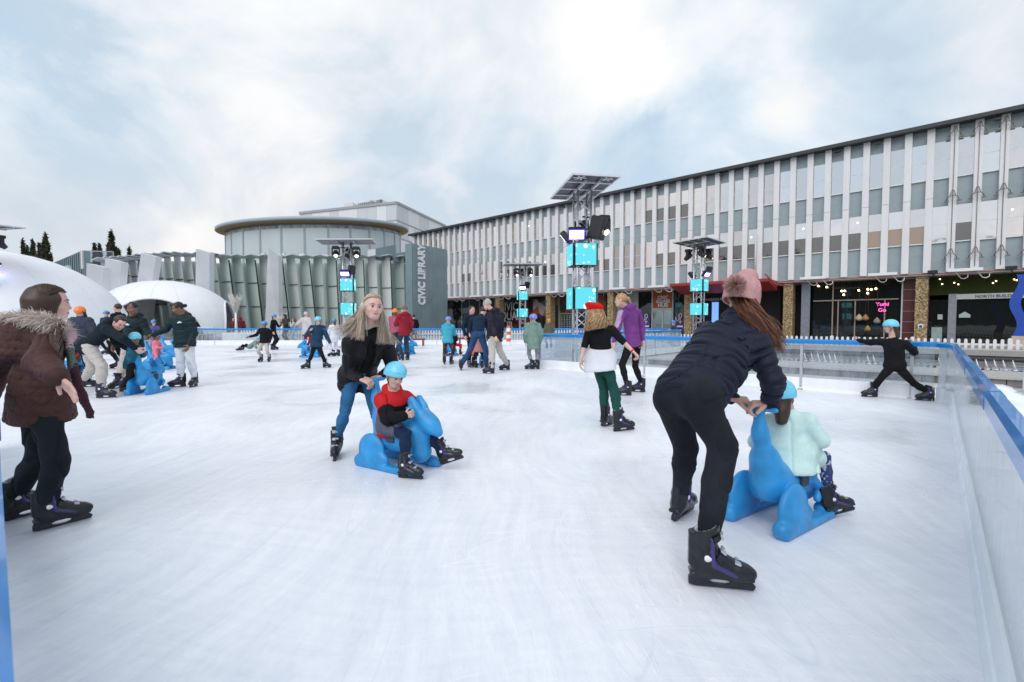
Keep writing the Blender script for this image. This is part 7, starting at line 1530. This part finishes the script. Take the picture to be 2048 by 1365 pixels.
J = pj(9.3, pv=(266, 690, 9.4), ha=(274, 694, 9.4), hb=(258, 694, 9.4), sb=(248, 643, 9.4), sa=(284, 642, 9.35), nk=(266, 633, 9.35), hd=(265, 617, 9.2), eb=(236, 672, 9.45), wb=(228, 693, 9.3), ea=(294, 664, 9.35), wa=(298, 671, 9.25), kb=(246, 728, 9.3), ka=(272, 728, 9.3))
J['aa'] = ankle_of(*fa); J['ab'] = ankle_of(*fb)
person('smiling woman with glasses in a dark puffer, standing behind the child in teal camo', J, .238, 1.0, 'brown', .0115, hair=('black', 'short2'), face_dir=(.12, -.95, -.28), glasses=True, extra=pwhite,
       jacket=dict(m=C_DKTEAL, puff=.042, sleeve_puff=.030, len=.10, quilt=.10, qamp=.014, wr=.004, hood=True), trousers=dict(m=C_CREAM, fit=.028, knee=.03, cuff=.03, wr=.006), feet=dict(a=fa, b=fb), hands=dict(b=dict(curl=.4), a=dict(d=(1, 0, -.2), curl=.8)))
# ================================================================ 31 man bending
fb = (G(210, 797), 8, 0, 0); fa = (G(176, 775), 12, 0, 0)
J = pj(7.9, pv=(176, 690, 8.0), hb=(180, 697, 7.92), ha=(174, 692, 8.12), sb=(214, 660, 7.80), sa=(222, 655, 8.15), nk=(226, 653, 7.98), hd=(239, 646, 7.92), eb=(246, 678, 7.75), wb=(271, 697, 7.90), ea=(170, 685, 7.6), wa=(159, 713, 7.6), kb=(203, 732, 7.85), ka=(185, 735, 8.15))
J['sa'] = P(218, 654, 8.16); J['ea'] = P(232, 684, 8.3); J['wa'] = P(262, 700, 8.3)
J['aa'] = ankle_of(*fa); J['ab'] = ankle_of(*fb)
person('man in a dark navy jacket and cream trousers bending low to steady the small child', J, .238, 1.03, 'pink', .0105, hair=('dark_brown', 'short'), face_dir=(.75, -.35, -.55), head_up=(.5, 0, .9),
       jacket=dict(m=cloth('dark_navy_jacket', (.009, .016, .026)), puff=.026, len=.10, wr=.005, hood=True), trousers=dict(m=C_CREAM, fit=.024, knee=.026, cuff=.022, wr=.006), feet=dict(a=fa, b=fb), hands=dict(b=dict(curl=.6), a=dict(curl=.6)))
# ================================================================ 32 child in teal camo with aid
ctr = G(297, 786); aid(ctr.x, ctr.y, 98, 'blue animal skating aid pushed by the small child in the teal camo jacket', .98)
fa = (G(262, 780), 20, 0, 0); fb = (G(250, 784), 12, 0, 0)
J = pj(8.2, pv=(262, 726, 8.25), ha=(259, 730, 8.32), hb=(262, 731, 8.18), sa=(276, 697, 8.35), sb=(262, 699, 8.08), nk=(270, 692, 8.2), hd=(270, 678, 8.15), ea=(286, 710, 8.4), wa=(291, 706, 8.22), eb=(262, 717, 7.98), wb=(275, 708, 8.02), ka=(262, 752, 8.3), kb=(258, 752, 8.15))
J['aa'] = ankle_of(*fa, sc=.68); J['ab'] = ankle_of(*fb, sc=.68)
person('small child in a teal camo jacket and pale blue helmet gripping a skating aid', J, .195, .60, 'brown', .0105, hair=('black', 'cap'), hat=('helmet', H_BLUE, .1), face_dir=(.75, -.55, -.3), skate_sc=.68,
       jacket=dict(m=C_TEAL, puff=.035, sleeve_puff=.026, len=.16, wr=.005), trousers=dict(m=C_BLK, fit=.018, cuff=.02), feet=dict(a=fa, b=fb))
# ================================================================ everyone farther off
def gx(px, py): p = G(px, py); return (p.x, p.y)
figure('woman in a dark grey jacket and orange helmet behind the bending man', gx(166, 757), 0, -80, .92, hair=('brown', 'sides'), hat=('helmet', H_ORG, .0), look_dn=.5, jacket=dict(m=cloth('slate_puffer', (.045, .055, .085)), puff=.045, len=.05, quilt=.1, qamp=.012), trousers=dict(m=C_BLK, fit=.01))
figure('bearded man in a black coat whose head shows left of the smiling woman', gx(240, 737), 0, 185, 1.02, hair=('dark_brown', 'short'), look=175, jacket=dict(m=C_BLK, puff=.02, len=.1), trousers=dict(m=C_BLK, fit=.012), toe=190)
figure('person in dark clothes and a blue helmet half hidden behind the bending man', gx(216, 709), 0, -90, .98, hat=('helmet', H_BLUE2, 0), toe=185, jacket=dict(m=C_NAVYK, puff=.03, len=.08), trousers=dict(m=C_BLK, fit=.01))
ctr = G(318, 739); aid(ctr.x, ctr.y, 8, 'blue animal skating aid with a child in pink on it, behind the teal camo child')
figure('small child in a pink dress riding an aid behind the teal camo child', (ctr.x - .05, ctr.y), 0, 8, .56, kid=True, sit=.45, arms=('fwd', 'fwd'), hat=('helmet', H_BLUE, 0), skin_kind='brown', jacket=dict(m=C_PINK, puff=.02, len=.15), trousers=dict(m=C_PINK, fit=.01))
ctr = G(160, 742); aid(ctr.x, ctr.y, 20, 'blue animal skating aid hidden behind the parka girl, child in orange-red trousers on it')
figure('small child in orange-red trousers and pale blue helmet between the parka girl and bending man', (ctr.x, ctr.y), 0, -20, .60, kid=True, sit=.45, arms=('fwd', 'fwd'), hat=('helmet', H_BLUE, 0), jacket=dict(m=C_NAVYK, puff=.025, len=.08), trousers=dict(m=C_REDT, fit=.03, cuff=.03))
figure('girl in an indigo jacket and grey trousers with a blue helmet, pushing an aid', gx(309, 710), 0, -50, .80, kid=True, arms=('fwd', 'fwd'), hair=('brown', 'sides'), hat=('helmet', H_BLUE2, .1), look_dn=.3, lean=12, jacket=dict(m=[C_INDIG], puff=.022, len=.1), trousers=dict(m=C_GRYT, fit=.02))
ctr = G(337, 713); aid(ctr.x, ctr.y, -12, 'blue animal skating aid pushed by the girl in the indigo jacket')
figure('child in a black jacket, cream trousers and blue helmet walking towards us', gx(530, 724), 0, -85, .76, kid=True, arms=('down', 'out'), hair=('black', 'cap'), hat=('helmet', H_BLUE2, .0), look=-110, skin_kind='tan', jacket=dict(m=C_BLK, puff=.028, len=.05), trousers=dict(m=C_CREAM, fit=.012), stance=.26)
figure('person in black with a blue helmet and long hair behind the child in cream trousers', gx(548, 700), 0, 0, .93, arms=('rail', 'down'), hair=('dark_brown', 'back'), hat=('helmet', H_BLUE2, .0), jacket=dict(m=C_BLK, puff=.012, len=.03), trousers=dict(m=C_BLK, fit=.006), toe=-15, lean=4)
figure('man in a dark olive hood looking down beyond the far rail', (P(572, 645, 28.0).x, 28.0), 0, -120, 1.0, arms=('chest', 'chest'), hat=('hood', C_DOLIVE), look_dn=.5, skin_kind='tan', lean=8, jacket=dict(m=C_DOLIVE, puff=.03, len=.1), trousers=dict(m=cloth('dark_slate', (.05, .06, .08)), fit=.012))
figure('person with a light brown bob in pale grey holding a drink beyond the far rail', (P(588, 645, 27.7).x, 27.7), 0, 200, .86, arms=('up', 'chest'), hair=('auburn', 'sides'), jacket=dict(m=C_LGREY, puff=.03, len=.1), trousers=dict(m=C_LGREY, fit=.012))
figure('woman in a long cream coat and dark red trousers seen from behind', gx(613, 699), 0, 80, 1.0, arms=('out', 'down'), hat=('beanie', C_CREAMC), jacket=dict(m=C_CREAMC, puff=.04, len=.22, hood=False), trousers=dict(m=C_DRED, fit=.02))
ctr = G(622, 715); aid(ctr.x, ctr.y, 178, 'blue animal skating aid facing left behind the navy-jacketed skating child', 1.02)
# child in navy, striding
fb = (G(613, 738), 215, 0, 0); fa = (G(653, 736), -12, 0, 0)
J = pj(13.1, pv=(633, 691, 13.1), ha=(638, 695, 13.1), hb=(628, 695, 13.1), sb=(624, 655, 13.05), sa=(647, 656, 13.15), nk=(635, 652, 13.1), hd=(636, 642, 13.0), eb=(614, 670, 13.2), wb=(620, 662, 13.0), ea=(653, 672, 13.15), wa=(660, 686, 13.1), kb=(623, 712, 13.0), ka=(645, 712, 13.0))
J['aa'] = ankle_of(*fa, sc=.85); J['ab'] = ankle_of(*fb, sc=.85)
person('child in a navy jacket and pale blue helmet skating with legs wide apart', J, .205, .84, 'fair', .014, hat=('helmet', H_BLUE, .0), face_dir=(.45, -.85, -.1), skate_sc=.85, jacket=dict(m=C_NAVYK, puff=.028, len=.06, quilt=.09, qamp=.01), trousers=dict(m=C_BLK, fit=.008), feet=dict(a=fa, b=fb))
figure('child in white with a mid-blue helmet turned away, right of the navy-jacketed child', gx(669, 713), 0, 140, .82, kid=True, arms=('fwd', 'down'), hat=('helmet', H_BLUE2, .0), hair=('auburn', 'back'), toe=185, jacket=dict(m=C_WHT, puff=.022, len=.22), trousers=dict(m=C_WHT, fit=.03, cuff=.03))
# fallen child in green
p = gx(503, 702)
def fallen():
    x, y = p; c = V3((x, y, 0)); J = dict(pv=c + V3((-.05, 0, .20)), ha=c + V3((-.10, .08, .18)), hb=c + V3((-.10, -.08, .18)), sa=c + V3((.22, .12, .40)), sb=c + V3((.22, -.12, .38)), nk=c + V3((.26, 0, .44)), hd=c + V3((.32, 0, .56)), ea=c + V3((.30, .2, .2)), wa=c + V3((.38, .15, .03)), eb=c + V3((.30, -.2, .2)), wb=c + V3((.38, -.15, .03)), ka=c + V3((-.32, .15, .28)), kb=c + V3((-.30, -.16, .26)))
    fa = (c + V3((-.50, .10, .03)), 200, 0, 50); fb = (c + V3((-.42, -.22, .03)), 200, 0, -40); J['aa'] = ankle_of(*fa, sc=.75); J['ab'] = ankle_of(*fb, sc=.75)
    person('child in a sage green jacket and pale blue helmet fallen on the ice', J, .20, .66, 'fair', .02, hat=('helmet', H_BLUE, .1), face_dir=(.5, -.7, -.4), skate_sc=.75, jacket=dict(m=C_SAGE, puff=.035, len=.14), trousers=dict(m=C_BLK, fit=.01), feet=dict(a=fa, b=fb))
fallen()
figure('person in a maroon hooded coat standing right of the slender white tree', (P(481, 645, 29.8).x, 29.8), 0, 100, .92, hat=('hood', C_MAR), jacket=dict(m=cloth('maroon_dull', (.12, .02, .03)), puff=.04, len=.1), trousers=dict(m=C_GRYT, fit=.012))
figure('person in dark red with brown hair left of the slender white tree', (P(467, 645, 30.2).x, 30.2), 0, -60, .88, hair=('brown', 'sides'), jacket=dict(m=cloth('rust_coat', (.13, .035, .025)), puff=.02, len=.1), trousers=dict(m=C_GRYT, fit=.012))
figure('dark-haired person in black seated inside the smaller dome, left one', (P(394, 645, 33).x, 32.0), 0, -80, .9, hair=('black', 'short'), jacket=dict(m=C_BLK, puff=.02, len=.05), trousers=dict(m=C_BLK, fit=.01))
figure('brown-haired person in a black top inside the smaller dome, right one', (P(411, 645, 33).x, 32.4), 0, -60, .86, hair=('auburn', 'sides'), jacket=dict(m=C_BLK2, puff=.02, len=.05), trousers=dict(m=C_BLK, fit=.01))
# pair in rose and red with an aid
figure('woman in a rose jacket, dark trousers and orange helmet seen from behind', gx(789, 715), 0, 70, 1.0, hair=('auburn', 'back'), hat=('helmet', H_ORG, .0), look=100, arms=('fwd', 'fwd'), lean=5, jacket=dict(m=C_ROSE, puff=.032, len=.04, quilt=.08, qamp=.01), trousers=dict(m=cloth('charcoal_trousers', (.03, .028, .034)), fit=.03, cuff=.035))
figure('person in a red hooded coat and grey beanie with navy jeans', gx(809, 721), 0, 130, 1.04, hat=('beanie', cloth('beanie_taupe', (.16, .14, .12))), look=175, arms=('fwd', 'down'), jacket=dict(m=C_MAR, puff=.036, len=.12, hood=True, quilt=.1, qamp=.01), trousers=dict(m=C_NAVYK, fit=.02, cuff=.03), skin_kind='pink')
ctr = G(812, 709); aid(ctr.x, ctr.y, -8, 'blue animal skating aid just beyond the rose and red coated pair')
figure('small child on the aid beyond the red coated person, black skate stretched out', (ctr.x + .02, ctr.y), 0, -8, .60, kid=True, sit=.45, arms=('fwd', 'fwd'), hat=('helmet', H_ORG, 0), jacket=dict(m=C_NAVYK, puff=.025, len=.08), trousers=dict(m=C_BLK, fit=.015))
figure('person in a black hat and coat standing beyond the far rail near the sign wall', (P(828, 645, 28.0).x, 28.0), 0, -95, .96, arms=('down', 'chest'), hat=('beanie', C_BLK), jacket=dict(m=C_BLK, puff=.035, len=.35), trousers=dict(m=C_TAUPE, fit=.01))
ctr = G(901, 713); aid(ctr.x, ctr.y + .25, 82, 'blue animal skating aid pushed by the child in the light blue hooded jacket')
figure('child in a light blue hooded jacket and yellow-dotted leggings pushing an aid', gx(896, 729), 0, 84, .84, kid=True, arms=('fwd', 'fwd'), hat=('helmet', H_LAV, .0), hair=('auburn', 'cap'), look_dn=.3, lean=10, jacket=dict(m=C_SKY, puff=.032, len=.10, hood=True), trousers=dict(m=C_DOTS, fit=.016))
figure('child in black and red riding the aid in front of the light blue jacketed child', (G(901, 713).x + .06, G(901, 713).y + .3), 0, 82, .66, kid=True, sit=.45, arms=('fwd', 'fwd'), hat=('beanie', C_BLK), jacket=dict(m=C_BLK, puff=.03, len=.06), trousers=dict(m=C_RED, fit=.02))
figure('dark-haired man facing us behind the man in jeans', gx(944, 735), 0, -60, .98, hair=('dark_brown', 'short'), jacket=dict(m=cloth('ink_jacket', (.01, .02, .04)), puff=.02, len=.05), trousers=dict(m=C_BLK, fit=.012), look=-50, stance=.16)
ctr = G(962, 733); aid(ctr.x + .15, ctr.y + .45, 85, 'blue animal skating aid held by the small child between the jeans-clad legs')
figure('tiny child in a pink top between the legs of the man in jeans', gx(958, 736), 0, 85, .58, kid=True, arms=('fwd', 'fwd'), hat=('helmet', H_BLUE, 0), jacket=dict(m=cloth('salmon_top', (.62, .28, .28)), puff=.03, len=.12), trousers=dict(m=C_NVTR, fit=.008), stance=.18, lean=8)
figure('child in a sage green coat, grey camo leggings and lavender-blue helmet, back turned', gx(1066, 739), 0, 95, .86, kid=True, hat=('helmet', H_LAV, -.05), hair=('black', 'cap'), look=150, toe=175, stance=.14, jacket=dict(m=C_SAGE, puff=.038, len=.24, hood=True), trousers=dict(m=C_ZEBRA, fit=.012))
figure('child in an olive hooded jacket and orange helmet left of the tallest tower', gx(1098, 697), 0, 95, .84, kid=True, hat=('helmet', H_ORG, 0), jacket=dict(m=C_OLIVE, puff=.035, len=.14, hood=True), trousers=dict(m=C_GRYT, fit=.012))
figure('boy in a navy hooded jacket leaning on the rail before the hub doors', (P(1348, 645, 21.2).x, 21.2), 0, 190, .78, kid=True, hat=('helmet', H_BLUE2, 0), arms=('rail', 'down'), jacket=dict(m=C_NAVYK, puff=.03, len=.1, hood=True), trousers=dict(m=C_NVTR, fit=.012), toe=190)
